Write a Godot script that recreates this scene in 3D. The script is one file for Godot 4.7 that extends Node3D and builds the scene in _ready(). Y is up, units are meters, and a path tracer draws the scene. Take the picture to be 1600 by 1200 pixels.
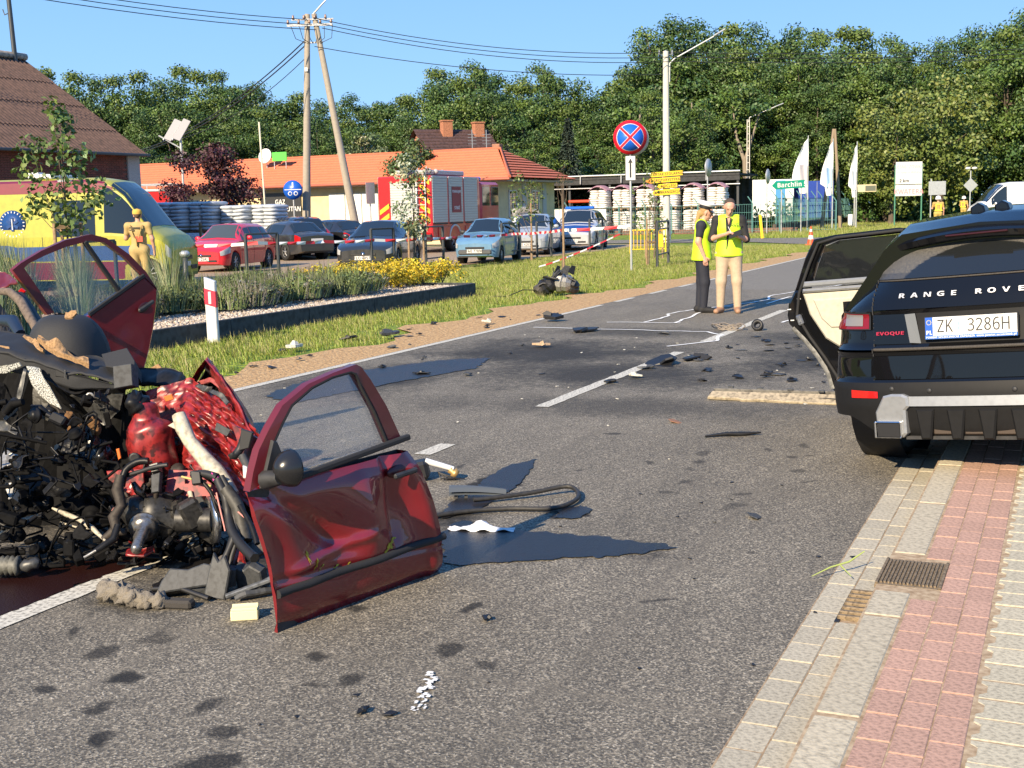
extends Node3D
# World axes: x across the road to the right (0 at its centre line), y up, -z along the road away from the camera. Metres.

var rng := RandomNumberGenerator.new()
var M := {}
var T := {}

func rf(a: float, b: float) -> float:
	return rng.randf_range(a, b)

const BI := Basis.IDENTITY
func TP(v: Vector3) -> Transform3D:
	return Transform3D(BI, v)
func BX(a: float) -> Basis:
	return Basis(Vector3.RIGHT, a)
func BY(a: float) -> Basis:
	return Basis(Vector3.UP, a)
func BZ(a: float) -> Basis:
	return Basis(Vector3.BACK, a)
func K(x: float, y: float, z: float) -> Vector3:
	return Vector3(x, y, z)
func Q(x: float, y: float) -> Vector2:
	return Vector2(x, y)
func V(x: float, y: float, s: float) -> Vector3:
	return K(x, y, -s)

func lin(r: float, g: float, b: float, a := 1.0) -> Color:
	var c := Color(r, g, b).linear_to_srgb()
	c.a = a
	return c

class MB:
	var st := SurfaceTool.new()
	var sg := -1
	var n := 0
	func _init():
		st.begin(Mesh.PRIMITIVE_TRIANGLES)
	func vert(p: Vector3, uv: Vector2):
		st.set_smooth_group(sg)
		st.set_uv(uv)
		st.add_vertex(p)
	func tri(a: Vector3, b: Vector3, c: Vector3, ua := Vector2.ZERO, ub := Vector2.ZERO, uc := Vector2.ZERO):
		vert(a, ua); vert(c, uc); vert(b, ub)
		n += 1
	func quad(a: Vector3, b: Vector3, c: Vector3, d: Vector3):
		tri(a, b, c, Vector2(0, 1), Vector2(1, 1), Vector2(1, 0))
		tri(a, c, d, Vector2(0, 1), Vector2(1, 0), Vector2(0, 0))
	func oquad(p: Array, cen: Vector3):
		var m: Vector3 = (p[0] + p[1] + p[2]) / 3.0
		var nn: Vector3 = (p[1] - p[0]).cross(p[2] - p[0])
		if nn.dot(m - cen) < 0:
			p.reverse()
		if p.size() == 3:
			tri(p[0], p[1], p[2])
		else:
			quad(p[0], p[1], p[2], p[3])
	func box(c: Vector3, s: Vector3, b := Basis.IDENTITY, bev := .0):
		var h := s * .5
		var o := sg
		sg = -1
		if bev <= .0:
			for ax in 3:
				for sn in [-1.0, 1.0]:
					var q := []
					for k in [[-1, -1], [1, -1], [1, 1], [-1, 1]]:
						var v := Vector3.ZERO
						v[ax] = sn * h[ax]; v[(ax + 1) % 3] = k[0] * h[(ax + 1) % 3]; v[(ax + 2) % 3] = k[1] * h[(ax + 2) % 3]
						q.append(c + b * v)
					oquad(q, c)
			sg = o
			return
		bev = minf(bev, .49 * minf(s.x, minf(s.y, s.z)))
		var P := func(ax: int, x: float, y: float, z: float) -> Vector3:
			var sgn := Vector3(x, y, z)
			var v := Vector3.ZERO
			for k in 3:
				v[k] = sgn[k] * (h[k] if k == ax else h[k] - bev)
			return c + b * v
		var S := [-1.0, 1.0]
		for s1 in S:
			oquad([P.call(0, s1, -1, -1), P.call(0, s1, 1, -1), P.call(0, s1, 1, 1), P.call(0, s1, -1, 1)], c)
			oquad([P.call(1, -1, s1, -1), P.call(1, 1, s1, -1), P.call(1, 1, s1, 1), P.call(1, -1, s1, 1)], c)
			oquad([P.call(2, -1, -1, s1), P.call(2, 1, -1, s1), P.call(2, 1, 1, s1), P.call(2, -1, 1, s1)], c)
			for s2 in S:
				oquad([P.call(0, s1, s2, -1), P.call(0, s1, s2, 1), P.call(1, s1, s2, 1), P.call(1, s1, s2, -1)], c)
				oquad([P.call(1, -1, s1, s2), P.call(1, 1, s1, s2), P.call(2, 1, s1, s2), P.call(2, -1, s1, s2)], c)
				oquad([P.call(0, s1, -1, s2), P.call(0, s1, 1, s2), P.call(2, s1, 1, s2), P.call(2, s1, -1, s2)], c)
				for s3 in S:
					oquad([P.call(0, s1, s2, s3), P.call(1, s1, s2, s3), P.call(2, s1, s2, s3)], c)
		sg = o
	func bar(a: Vector3, b: Vector3, w: float, h: float, bev := .0):
		var d := (b - a).normalized()
		var up := Vector3.UP if absf(d.y) < .95 else Vector3.RIGHT
		var x := up.cross(d).normalized()
		box((a + b) * .5, Vector3(w, h, a.distance_to(b)), Basis(x, d.cross(x), d), bev)
	func tube(pts: Array, r, k := 8, caps := true):
		var o := sg
		sg = 0
		var N := pts.size()
		var rings := []
		var x := Vector3.ZERO
		for i in N:
			var d: Vector3 = (pts[mini(i + 1, N - 1)] - pts[maxi(i - 1, 0)]).normalized()
			if x == Vector3.ZERO:
				x = (Vector3.UP if absf(d.y) < .9 else Vector3.RIGHT).cross(d).normalized()
			x = (x - d * x.dot(d)).normalized()
			var y := d.cross(x)
			var rr: float = r[i] if r is Array else r
			var ring := []
			for j in k:
				var a := TAU * j / k
				ring.append(pts[i] + (x * cos(a) + y * sin(a)) * rr)
			rings.append(ring)
		for i in N - 1:
			for j in k:
				var j2 := (j + 1) % k
				quad(rings[i][j], rings[i][j2], rings[i + 1][j2], rings[i + 1][j])
		if caps:
			sg = -1
			for j in k:
				tri(pts[0], rings[0][(j + 1) % k], rings[0][j])
				tri(pts[N - 1], rings[N - 1][j], rings[N - 1][(j + 1) % k])
		sg = o
	func lathe(prof: Array, k: int, xf := Transform3D.IDENTITY, smooth := true):
		var o := sg
		sg = 0 if smooth else -1
		for i in prof.size() - 1:
			var a: Vector2 = prof[i]
			var b: Vector2 = prof[i + 1]
			if smooth:
				sg = 0
			for j in k:
				var t0 := TAU * j / k
				var t1 := TAU * (j + 1) / k
				var p := func(q: Vector2, t: float) -> Vector3: return xf * Vector3(q.x * cos(t), q.y, -q.x * sin(t))
				var A: Vector3 = p.call(a, t0); var B: Vector3 = p.call(a, t1); var C: Vector3 = p.call(b, t1); var D: Vector3 = p.call(b, t0)
				if a.x > 1e-5:
					tri(A, B, C)
				if b.x > 1e-5:
					tri(A, C, D)
		sg = o
	func prism(poly: Array, d: float, xf := Transform3D.IDENTITY, bev := .0):
		var pv := PackedVector2Array(poly)
		var area := .0
		for i in pv.size():
			area += pv[i].cross(pv[(i + 1) % pv.size()])
		if area < 0:
			pv.reverse()
		var inn := pv
		if bev > .0:
			var off := Geometry2D.offset_polygon(pv, -bev, Geometry2D.JOIN_MITER)
			if off.size() == 1 and off[0].size() == pv.size():
				var best := 0
				for k in pv.size():
					if off[0][k].distance_to(pv[0]) < off[0][best].distance_to(pv[0]):
						best = k
				inn = PackedVector2Array()
				for k in pv.size():
					inn.append(off[0][(k + best) % pv.size()])
			else:
				bev = .0
		var idx := Geometry2D.triangulate_polygon(inn)
		var o := sg
		sg = -1
		var f := func(q: Vector2, z: float) -> Vector3: return xf * Vector3(q.x, q.y, z)
		for i in range(0, idx.size(), 3):
			var a := inn[idx[i]]; var b := inn[idx[i + 1]]; var c := inn[idx[i + 2]]
			if (b - a).cross(c - a) < 0:
				var t := b; b = c; c = t
			tri(f.call(a, d / 2), f.call(b, d / 2), f.call(c, d / 2))
			tri(f.call(a, -d / 2), f.call(c, -d / 2), f.call(b, -d / 2))
		sg = o
		var e := d / 2 - bev
		for i in pv.size():
			var j := (i + 1) % pv.size()
			quad(f.call(pv[i], -e), f.call(pv[j], -e), f.call(pv[j], e), f.call(pv[i], e))
			if bev > .0:
				quad(f.call(pv[i], e), f.call(pv[j], e), f.call(inn[j], d / 2), f.call(inn[i], d / 2))
				quad(f.call(inn[i], -d / 2), f.call(inn[j], -d / 2), f.call(pv[j], -e), f.call(pv[i], -e))
	func grid(nu: int, nv: int, f: Callable, flip := false):
		var P := []
		for j in nv + 1:
			for i in nu + 1:
				P.append(f.call(float(i) / nu, float(j) / nv))
		for j in nv:
			for i in nu:
				var a: Vector3 = P[j * (nu + 1) + i]; var b: Vector3 = P[j * (nu + 1) + i + 1]
				var d: Vector3 = P[(j + 1) * (nu + 1) + i]; var c: Vector3 = P[(j + 1) * (nu + 1) + i + 1]
				var u0 := Vector2(float(i) / nu, float(j) / nv); var u1 := Vector2(float(i + 1) / nu, float(j + 1) / nv)
				if flip:
					tri(a, c, b, u0, u1, Vector2(u1.x, u0.y)); tri(a, d, c, u0, Vector2(u0.x, u1.y), u1)
				else:
					tri(a, b, c, u0, Vector2(u1.x, u0.y), u1); tri(a, c, d, u0, u1, Vector2(u0.x, u1.y))
	func ell(c: Vector3, r: Vector3, k := 10, b := Basis.IDENTITY):
		var o := sg
		sg = 0
		var kk := maxi(4, k / 2)
		for i in kk:
			for j in k:
				var p := func(ii: int, jj: int) -> Vector3:
					var th := PI * ii / kk
					var ph := TAU * (jj % k) / k
					return c + b * Vector3(r.x * sin(th) * cos(ph), r.y * cos(th), r.z * sin(th) * sin(ph))
				if i > 0:
					tri(p.call(i, j), p.call(i, j + 1), p.call(i + 1, j + 1))
				if i < kk - 1:
					tri(p.call(i, j), p.call(i + 1, j + 1), p.call(i + 1, j))
		sg = o
	func pillow(c: Vector3, r: Vector3, b := Basis.IDENTITY, k := 14):
		var o := sg
		sg = 0
		grid(k, 8, func(u: float, v: float) -> Vector3:
			var d := Vector3(sin(v * PI) * cos(u * TAU), cos(v * PI), sin(v * PI) * sin(u * TAU))
			for i in 3:
				d[i] = signf(d[i]) * pow(absf(d[i]), .5 if i != 1 else .7)
			return c + b * (d * r))
		sg = o
	func mesh() -> ArrayMesh:
		st.generate_normals()
		st.index()
		return st.commit()

func tag(o: Node3D, label: String, category: String, group := "") -> Node3D:
	o.set_meta("label", label)
	o.set_meta("category", category)
	if group != "":
		o.set_meta("group", group)
	return o

func thing(called: String, label: String, category: String, at := Vector3.ZERO, turn := .0, group := "") -> Node3D:
	var o := Node3D.new()
	o.name = called
	add_child(o, true)
	o.position = at
	o.rotation.y = turn
	return tag(o, label, category, group)

func put(mesh: Mesh, called: String, mat: Material, parent: Node = null) -> MeshInstance3D:
	var o := MeshInstance3D.new()
	o.name = called
	o.mesh = mesh
	o.material_override = mat
	(parent if parent else self).add_child(o, true)
	return o

func part(mb: MB, called: String, mat: Material, parent: Node) -> MeshInstance3D:
	return put(mb.mesh(), called, mat, parent)

func lone(mb: MB, called: String, mat: Material, label: String, category: String, group := "") -> MeshInstance3D:
	var o := put(mb.mesh(), called, mat)
	tag(o, label, category, group)
	return o

func struct(mb: MB, called: String, mat: Material) -> MeshInstance3D:
	var o := put(mb.mesh(), called, mat)
	o.set_meta("kind", "structure")
	return o

func stuff(o: Node3D, label := "", category := "") -> Node3D:
	o.set_meta("kind", "stuff")
	if label != "":
		o.set_meta("label", label)
		o.set_meta("category", category)
	return o

func copy(o: Node3D, label: String, at: Vector3, turn: float, sc := 1.0) -> Node3D:
	var c := o.duplicate()
	c.name = o.name.rstrip("0123456789")
	add_child(c, true)
	c.position = at
	c.rotation = K(0, turn, 0)
	c.scale = Vector3.ONE * sc
	c.set_meta("label", label)
	return c

func mt(r: float, g: float, b: float, rough := .7, metal := .0, tex := "", sc := 1.0) -> StandardMaterial3D:
	var m := StandardMaterial3D.new()
	m.albedo_color = lin(r, g, b)
	m.roughness = rough
	m.metallic = metal
	if tex != "":
		m.albedo_texture = T[tex]
		m.uv1_triplanar = true
		m.uv1_scale = Vector3.ONE * sc
	return m

func paint(r: float, g: float, b: float, coat := 1.0, rough := .35) -> StandardMaterial3D:
	var m := mt(r, g, b, rough)
	m.clearcoat_enabled = true
	m.clearcoat = coat
	m.clearcoat_roughness = .03
	m.albedo_texture = T.dust
	m.uv1_triplanar = true
	m.uv1_scale = Vector3.ONE * .9
	return m

func noise_image(w: int, freq: float, oct: int, sd: int, type := FastNoiseLite.TYPE_SIMPLEX_SMOOTH) -> Image:
	var f := FastNoiseLite.new()
	f.noise_type = type
	f.frequency = freq
	f.seed = sd
	f.fractal_octaves = oct
	f.fractal_type = FastNoiseLite.FRACTAL_FBM if oct > 1 else FastNoiseLite.FRACTAL_NONE
	return f.get_seamless_image(w, w)

func ramp_image(im: Image, stops: Array) -> ImageTexture:
	var g := Gradient.new()
	g.offsets = PackedFloat32Array(stops.map(func(s): return s[0]))
	g.colors = PackedColorArray(stops.map(func(s): return s[1]))
	var lut := PackedByteArray()
	for i in 256:
		var c := g.sample(i / 255.0)
		lut.append_array(PackedByteArray([int(c.r * 255), int(c.g * 255), int(c.b * 255)]))
	im.convert(Image.FORMAT_L8)
	var src := im.get_data()
	var dst := PackedByteArray()
	dst.resize(src.size() * 3)
	for i in src.size():
		var k := src[i] * 3
		dst[i * 3] = lut[k]; dst[i * 3 + 1] = lut[k + 1]; dst[i * 3 + 2] = lut[k + 2]
	return ImageTexture.create_from_image(Image.create_from_data(im.get_width(), im.get_height(), false, Image.FORMAT_RGB8, dst))

func grey(a: float) -> Color:
	return Color(a, a, a)

func bump_of(im: Image, k: float) -> ImageTexture:
	var b: Image = im.duplicate()
	b.convert(Image.FORMAT_RGBA8)
	b.bump_map_to_normal_map(k)
	return ImageTexture.create_from_image(b)

func make_textures():
	T.dust = ramp_image(noise_image(256, .02, 4, 3), [[.0, grey(.9)], [.5, grey(.97)], [1.0, grey(1.0)]])
	T.grime = ramp_image(noise_image(512, .012, 5, 5), [[.0, grey(.5)], [.4, grey(.85)], [.7, grey(1.0)], [1.0, grey(.8)]])
	T.rot = ramp_image(noise_image(512, .014, 6, 15), [[.0, Color(.25, .22, .20)], [.36, Color(.45, .36, .33)], [.52, grey(.95)], [.75, grey(1.0)], [1.0, Color(.7, .62, .58)]])
	T.fine = ramp_image(noise_image(512, .08, 3, 7), [[.0, grey(.6)], [.5, grey(.9)], [1.0, grey(1.0)]])
	T.fine_n = bump_of(noise_image(512, .08, 3, 7), 4.0)
	T.soft_n = bump_of(noise_image(256, .02, 3, 9), 3.0)
	var f := FastNoiseLite.new()
	f.noise_type = FastNoiseLite.TYPE_CELLULAR
	f.cellular_return_type = FastNoiseLite.RETURN_CELL_VALUE
	f.frequency = .21
	f.seed = 2
	var cells := f.get_seamless_image(1024, 1024)
	T.asphalt = ramp_image(cells, [[.0, grey(.16)], [.3, grey(.34)], [.55, Color(.46, .455, .445)], [.75, Color(.62, .615, .60)], [.88, Color(.80, .795, .78)], [1.0, Color(1.0, .995, .98)]])
	T.asphalt_n = bump_of(cells, 3.0)
	f.frequency = .06
	f.seed = 12
	var peb := f.get_seamless_image(512, 512)
	T.pebble = ramp_image(peb, [[.0, Color(.45, .40, .35)], [.5, Color(.68, .62, .56)], [.8, Color(.80, .72, .66)], [1.0, Color(.92, .90, .87)]])
	T.sand = ramp_image(noise_image(512, .03, 5, 21), [[.0, Color(.60, .50, .40)], [.45, Color(.74, .64, .54)], [.7, Color(.80, .71, .61)], [1.0, Color(.86, .78, .68)]])
	T.sand_n = bump_of(noise_image(512, .05, 5, 22), 6.0)
	T.turf = ramp_image(noise_image(512, .02, 5, 31), [[.0, Color(.36, .38, .16)], [.4, Color(.46, .48, .20)], [.6, Color(.56, .54, .26)], [1.0, Color(.66, .60, .36)]])
	T.paver = ramp_image(noise_image(256, .09, 4, 41), [[.0, grey(.72)], [.3, grey(.88)], [.6, grey(.97)], [1.0, grey(1.0)]])
	T.wood = ramp_image(noise_image(256, .03, 3, 51), [[.0, grey(.7)], [1.0, grey(1.0)]])

func words(text: String, h: float, mat: Material, parent: Node, xf: Transform3D, called := "lettering", bold := true, d := .003, font := "Droid Sans") -> MeshInstance3D:
	var tm := TextMesh.new()
	var sf := SystemFont.new()
	sf.font_names = PackedStringArray([font])
	sf.font_weight = 700 if bold else 400
	tm.font = sf
	tm.text = text
	tm.font_size = 64
	tm.pixel_size = h / 46.0
	tm.depth = d
	tm.curve_step = 4.0
	var o := put(tm, called, mat, parent)
	o.transform = xf
	return o

func facing(p: Vector3, yaw := .0, sx := 1.0) -> Transform3D:
	return Transform3D(BY(yaw).scaled_local(K(sx, 1, 1)), p)

func make_materials():
	M.black = mt(.012, .012, .013, .55)
	M.rubber = mt(.018, .018, .019, .8, 0, "fine", 3.0)
	M.plastic = mt(.03, .03, .031, .6, 0, "grime", 1.5)
	M.glass = mt(.012, .016, .018, .04)
	M.glass.metallic_specular = .7
	M.chrome = mt(.65, .66, .67, .12, 1.0)
	M.steel = mt(.42, .43, .44, .4, .9, "grime", 2.0)
	M.alloy = mt(.45, .46, .47, .35, .7)
	M.white = mt(.64, .64, .63, .5, 0, "dust", 1.0)
	M.red = mt(.45, .02, .025, .5)
	M.railing = mt(.045, .05, .055, .45, 0, "dust", 2.0)
	M.galv = mt(.5, .51, .51, .45, .5, "dust", 1.0)
	M.concrete = mt(.46, .45, .42, .9, 0, "fine", .6)
	M.bark = mt(.19, .14, .10, .95, 0, "fine", 1.0)
	M.stake = mt(.36, .24, .14, .85, 0, "wood", 2.0)
	M.lamp_glass = mt(.34, .35, .36, .08)
	M.lamp_red = mt(.35, .008, .01, .12)
	M.amber = mt(.75, .25, .02, .15)
	M.print_black = mt(.02, .02, .02, .6)
	M.yellow = mt(.78, .50, .02, .5)
	M.plate = mt(.60, .60, .585, .4)

func make_light():
	var cam := Camera3D.new()
	cam.name = "camera"
	add_child(cam)
	cam.fov = 2.0 * rad_to_deg(atan(600.0 / 1890.0))
	cam.far = 900.0
	cam.near = .05
	cam.transform = Transform3D(BY(deg_to_rad(24.73)) * BX(deg_to_rad(-8.19)) * BZ(deg_to_rad(-1.43)), V(4.104, 1.70, 1.89))
	cam.current = true
	var sky := ProceduralSkyMaterial.new()
	sky.sky_top_color = Color(.27, .47, .72)
	sky.sky_horizon_color = Color(.55, .70, .82)
	sky.sky_curve = .16
	sky.ground_bottom_color = Color(.30, .28, .24)
	sky.ground_horizon_color = Color(.54, .72, .90)
	sky.sky_energy_multiplier = 1.0
	sky.use_debanding = true
	var env := Environment.new()
	env.background_mode = Environment.BG_SKY
	env.sky = Sky.new()
	env.sky.sky_material = sky
	env.tonemap_mode = Environment.TONE_MAPPER_LINEAR
	env.tonemap_exposure = 2.0
	env.sdfgi_enabled = true
	env.ssao_enabled = true
	env.ssil_enabled = true
	var we := WorldEnvironment.new()
	we.name = "world"
	we.environment = env
	add_child(we)
	var sun := DirectionalLight3D.new()
	sun.name = "sun"
	sun.light_energy = 1.6
	sun.light_color = Color(1.0, .92, .79)
	sun.light_angular_distance = .5
	sun.shadow_enabled = true
	add_child(sun)
	var el := deg_to_rad(30.0)
	var az := deg_to_rad(6.5)
	sun.look_at_from_position(Vector3.ZERO, K(sin(az) * cos(el), -sin(el), -cos(az) * cos(el)))

func sheet(a: Array, y: float) -> MB:
	var mb := MB.new()
	var pv := PackedVector2Array()
	for i in range(0, a.size(), 2):
		pv.append(Q(a[i], a[i + 1]))
	var idx := Geometry2D.triangulate_polygon(pv)
	for i in range(0, idx.size(), 3):
		var p := pv[idx[i]]; var q := pv[idx[i + 1]]; var r := pv[idx[i + 2]]
		if (q - p).cross(r - p) < 0:
			var t := q; q = r; r = t
		mb.tri(V(p.x, y, p.y), V(q.x, y, q.y), V(r.x, y, r.y))
	return mb

func ground_mat(tex: String, normal: String, sc: float, tint: Color, rough := .95, ns := 1.0) -> StandardMaterial3D:
	var m := StandardMaterial3D.new()
	m.albedo_texture = T[tex]
	m.albedo_color = tint
	if normal != "":
		m.normal_enabled = true
		m.normal_texture = T[normal]
		m.normal_scale = ns
	m.roughness = rough
	m.uv1_triplanar = true
	m.uv1_world_triplanar = true
	m.uv1_scale = Vector3.ONE * sc
	return m

func stain_image() -> Image:
	var K := 85.0
	var W := 595
	var H := 2040
	var n1 := noise_image(512, .035, 4, 61).get_data()
	var n2 := noise_image(512, .012, 4, 62).get_data()
	var buf := PackedFloat32Array()
	buf.resize(W * H)
	buf.fill(.0)
	var B := []
	B.append_array([[-1.5, 15.2, 2.6, 2.2, .74, .0], [-.2, 13.6, 2.4, 1.7, .68, .2], [1.9, 15.3, 1.7, 2.3, .78, .0], [1.2, 17.2, 1.6, 1.3, .5, .0], [-2.4, 12.6, 1.2, 2.0, .72, .0], [.6, 11.6, 2.6, .9, .35, .1], [-1.2, 17.6, 1.8, 1.0, .45, .0], [1.75, 7.42, .85, .3, .9, .1], [1.35, 7.3, .45, .35, .9, .0], [.85, 8.6, .2, .8, .9, .1], [1.6, 8.05, .18, .22, .85, .0], [1.0, 7.75, .3, .4, .8, .0]])
	B.append_array([[-.4, 6.1, .5, .8, .9, .0], [-.4, 6.4, .9, 1.0, .85, .3], [.5, 6.75, .55, .5, .8, .0], [-1.2, 7.2, 1.2, 1.2, .8, .0], [.35, 6.0, .4, .35, .5, .0]])
	for k in 95:
		var t := rf(-2.4, 3.0); var s := rf(3.9, 10.5)
		B.append([t, s, rf(.02, .09), rf(.02, .14), rf(.25, .6), rf(-1, 1)])
	for q in [[.95, 5.2], [1.05, 4.95], [1.4, 5.1], [1.75, 5.5], [1.5, 5.65], [1.25, 4.75], [1.6, 4.95], [1.7, 4.75], [.75, 5.0], [1.95, 5.9], [.6, 4.7], [.45, 4.85], [.3, 4.6], [.8, 4.5], [1.35, 6.2], [1.8, 6.4], [.2, 5.1]]:
		B.append([q[0], q[1], rf(.05, .1), rf(.07, .13), rf(.55, .8), rf(-1, 1)])
	for b in B:
		var R: float = maxf(b[2], b[3]) * 1.5
		var cx: float = (b[0] + 3.5) * K
		var cy: float = (b[1] - 2.0) * K
		var c := cos(b[5]); var sn := sin(b[5])
		for y in range(maxi(0, int(cy - R * K)), mini(H, int(cy + R * K))):
			for x in range(maxi(0, int(cx - R * K)), mini(W, int(cx + R * K))):
				var dx := (x - cx) / K; var dy := (y - cy) / K
				var u: float = (dx * c + dy * sn) / b[2]
				var v: float = (dy * c - dx * sn) / b[3]
				var d := sqrt(u * u + v * v)
				if d > 1.5:
					continue
				var k := (y * 3 % 512) * 512 + (x * 3 % 512)
				var nn: float = n1[k] / 255.0 * .6 + n2[(y % 512) * 512 + x % 512] / 255.0 * .6
				var e: float = clampf((1.25 - d - nn * (1.25 if b[2] < .3 else .75) + (.28 if b[2] < .3 else .0)) * (3.0 if b[2] < .3 else 1.6), .0, 1.0) * b[4]
				var i := y * W + x
				buf[i] = maxf(buf[i], e)
	var px := PackedByteArray()
	px.resize(W * H * 3)
	for y in H:
		for x in W:
			var i := y * W + x
			var w := n2[(y / 3 % 512) * 512 + x % 512] / 255.0
			var w2 := n1[(y / 2 % 512) * 512 + (x * 2) % 512] / 255.0
			var a := (.92 + .13 * (w - .5) + .10 * (w2 - .5)) * (1.0 - .86 * buf[i])
			px[i * 3] = int(clampf(a, 0, 1) * 255)
			px[i * 3 + 1] = int(clampf(a * .995, 0, 1) * 255)
			px[i * 3 + 2] = int(clampf(a * .985, 0, 1) * 255)
	return Image.create_from_data(W, H, false, Image.FORMAT_RGB8, px)

func build_ground():
	var mb := sheet([-400, -60, 400, -60, 400, 600, -400, 600], -.03)
	struct(mb, "grass_verge", ground_mat("turf", "sand_n", .22, Color(.80, .95, .55), .97))
	var road := StandardMaterial3D.new()
	road.albedo_texture = T.asphalt
	road.albedo_color = Color(1.0, .955, .87)
	road.roughness = .88
	road.normal_enabled = true
	road.normal_texture = T.asphalt_n
	road.normal_scale = .8
	road.uv1_scale = K(1, 1, 1)
	road.detail_enabled = true
	road.detail_blend_mode = BaseMaterial3D.BLEND_MODE_MUL
	road.detail_albedo = ImageTexture.create_from_image(stain_image())
	road.detail_uv_layer = BaseMaterial3D.DETAIL_UV_2
	var st := SurfaceTool.new()
	st.begin(Mesh.PRIMITIVE_TRIANGLES)
	var quad := func(t0: float, t1: float, s0: float, s1: float, y: float):
		for k in [[0, 0], [1, 1], [1, 0], [0, 0], [0, 1], [1, 1]]:
			var t := t1 if k[0] else t0
			var s := s1 if k[1] else s0
			st.set_normal(Vector3.UP)
			st.set_tangent(Plane(1, 0, 0, 1))
			st.set_uv(Q(t, s) / 1.6)
			st.set_uv2(Q((t + 3.5) / 7.0, (s - 2.0) / 24.0))
			st.add_vertex(V(t, y, s))
	quad.call(-3.42, 3.17, 2.0, 26.0, .0)
	var o := put(st.commit(), "road", road)
	o.set_meta("kind", "structure")
	var far := ground_mat("asphalt", "", .625, Color(.93, .90, .84), .9)
	mb = sheet([-3.42, 26, 3.17, 26, 3.17, 67, -3.42, 67, -3.42, 62, -60, 63, -60, 57.5, -9, 56.5, -5.2, 52, -3.42, 46], .0)
	struct(mb, "side_road", far)
	mb = sheet([-3.42, -8, 3.17, -8, 3.17, 2, -3.42, 2], .0)
	struct(mb, "road_behind", far)
	var sand := ground_mat("sand", "sand_n", .7, Color(.90, .84, .70), .97, 1.2)
	var ol := [-3.40, 1.0, -3.40, 48.5, -4.5, 49.0]
	var k := 0
	var s := 48.0
	while s > 1.0:
		ol.append_array([-4.35 + .22 * sin(s * 1.7) + .13 * sin(s * 4.1) - (.45 if s > 17 and s < 25 else .0), s])
		s -= .5
	struct(sheet(ol, -.006), "sandy_shoulder", sand)
	var park := ground_mat("sand", "", .5, Color(.76, .76, .74), .9)
	struct(sheet([-60, 10, -13.9, 10, -14.4, 26, -13.6, 36, -12.9, 44, -12.4, 55.5, -60, 56.5], -.012), "car_park", park)
	var mark := mt(.60, .57, .48, .75, 0, "grime", 5.0)
	var dash := func(t: float, w: float, s0: float, s1: float):
		var d := MB.new()
		var steps := maxi(1, int((s1 - s0) / .12))
		var L := []; var R := []
		for i in steps + 1:
			var ss := lerpf(s0, s1, float(i) / steps)
			L.append(V(t - w / 2 + rf(-.006, .006), .005, ss)); R.append(V(t + w / 2 + rf(-.006, .006), .005, ss))
		for i in steps:
			d.quad(L[i], R[i], R[i + 1], L[i + 1])
		struct(d, "lane_marking", mark)
	for q in [[2.6, 7.35], [9.25, 9.65], [11.4, 15.5], [16.6, 21.3], [23.3, 27.3], [29.3, 33.3], [35.3, 39.3]]:
		dash.call(.0, .13, q[0], q[1])
	dash.call(-3.33, .11, 1.0, 21.9)
	var e := 22.6
	while e < 30.0:
		dash.call(-3.33, .11, e, e + 1.0)
		e += 2.0
	dash.call(-3.33, .11, 30.0, 45.0)
	var chalk := mt(.72, .72, .70, .9)
	var lines := [
		[-1.55, 18.9, -1.5, 19.9, -1.62, 20.3, -1.5, 21.0, -.95, 22.4, -.7, 23.3, -.9, 24.2, -.6, 25.5, -.2, 27.0, .1, 29.0],
		[-1.1, 18.9, -1.15, 20.2, -1.3, 21.3, -1.0, 21.9], [-.55, 22.5, -.5, 24.0, -.15, 24.6, .1, 26.0],
		[.42, 19.2, .45, 20.2, .6, 20.9, .42, 22.0, .4, 23.4, .62, 24.6, .45, 26.0, .7, 27.4, 1.2, 29.4, 1.3, 31.5, 1.9, 34.0],
		[1.0, 18.1, .9, 19.3, 1.05, 20.6, .98, 22.4, 1.02, 23.7, 1.05, 25.2, 1.1, 26.7, 1.5, 28.4, 1.7, 31, 2.3, 33.6],
		[-2.1, 18.85, -1.0, 18.9], [-2.9, 17.9, -1.2, 17.8, -.3, 17.75, .0, 17.4, .12, 16.7, -.3, 16.0]]
	for l in lines:
		var d := MB.new()
		var pts := []
		for i in range(0, l.size(), 2):
			pts.append(Q(l[i], l[i + 1]))
		var fine := []
		for i in pts.size() - 1:
			for q in 5:
				fine.append(pts[i].lerp(pts[i + 1], q / 5.0) + Q(rf(-.02, .02), rf(-.03, .03)))
		fine.append(pts[-1])
		for i in fine.size() - 1:
			var n2: Vector2 = (fine[i + 1] - fine[i]).normalized().orthogonal() * .022
			var p0: Vector2 = fine[i]; var p1: Vector2 = fine[i + 1]
			d.quad(V(p0.x - n2.x, .009, p0.y - n2.y), V(p1.x - n2.x, .009, p1.y - n2.y), V(p1.x + n2.x, .009, p1.y + n2.y), V(p0.x + n2.x, .009, p0.y + n2.y))
		struct(d, "chalk_line", chalk)
	build_pavement()

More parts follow.
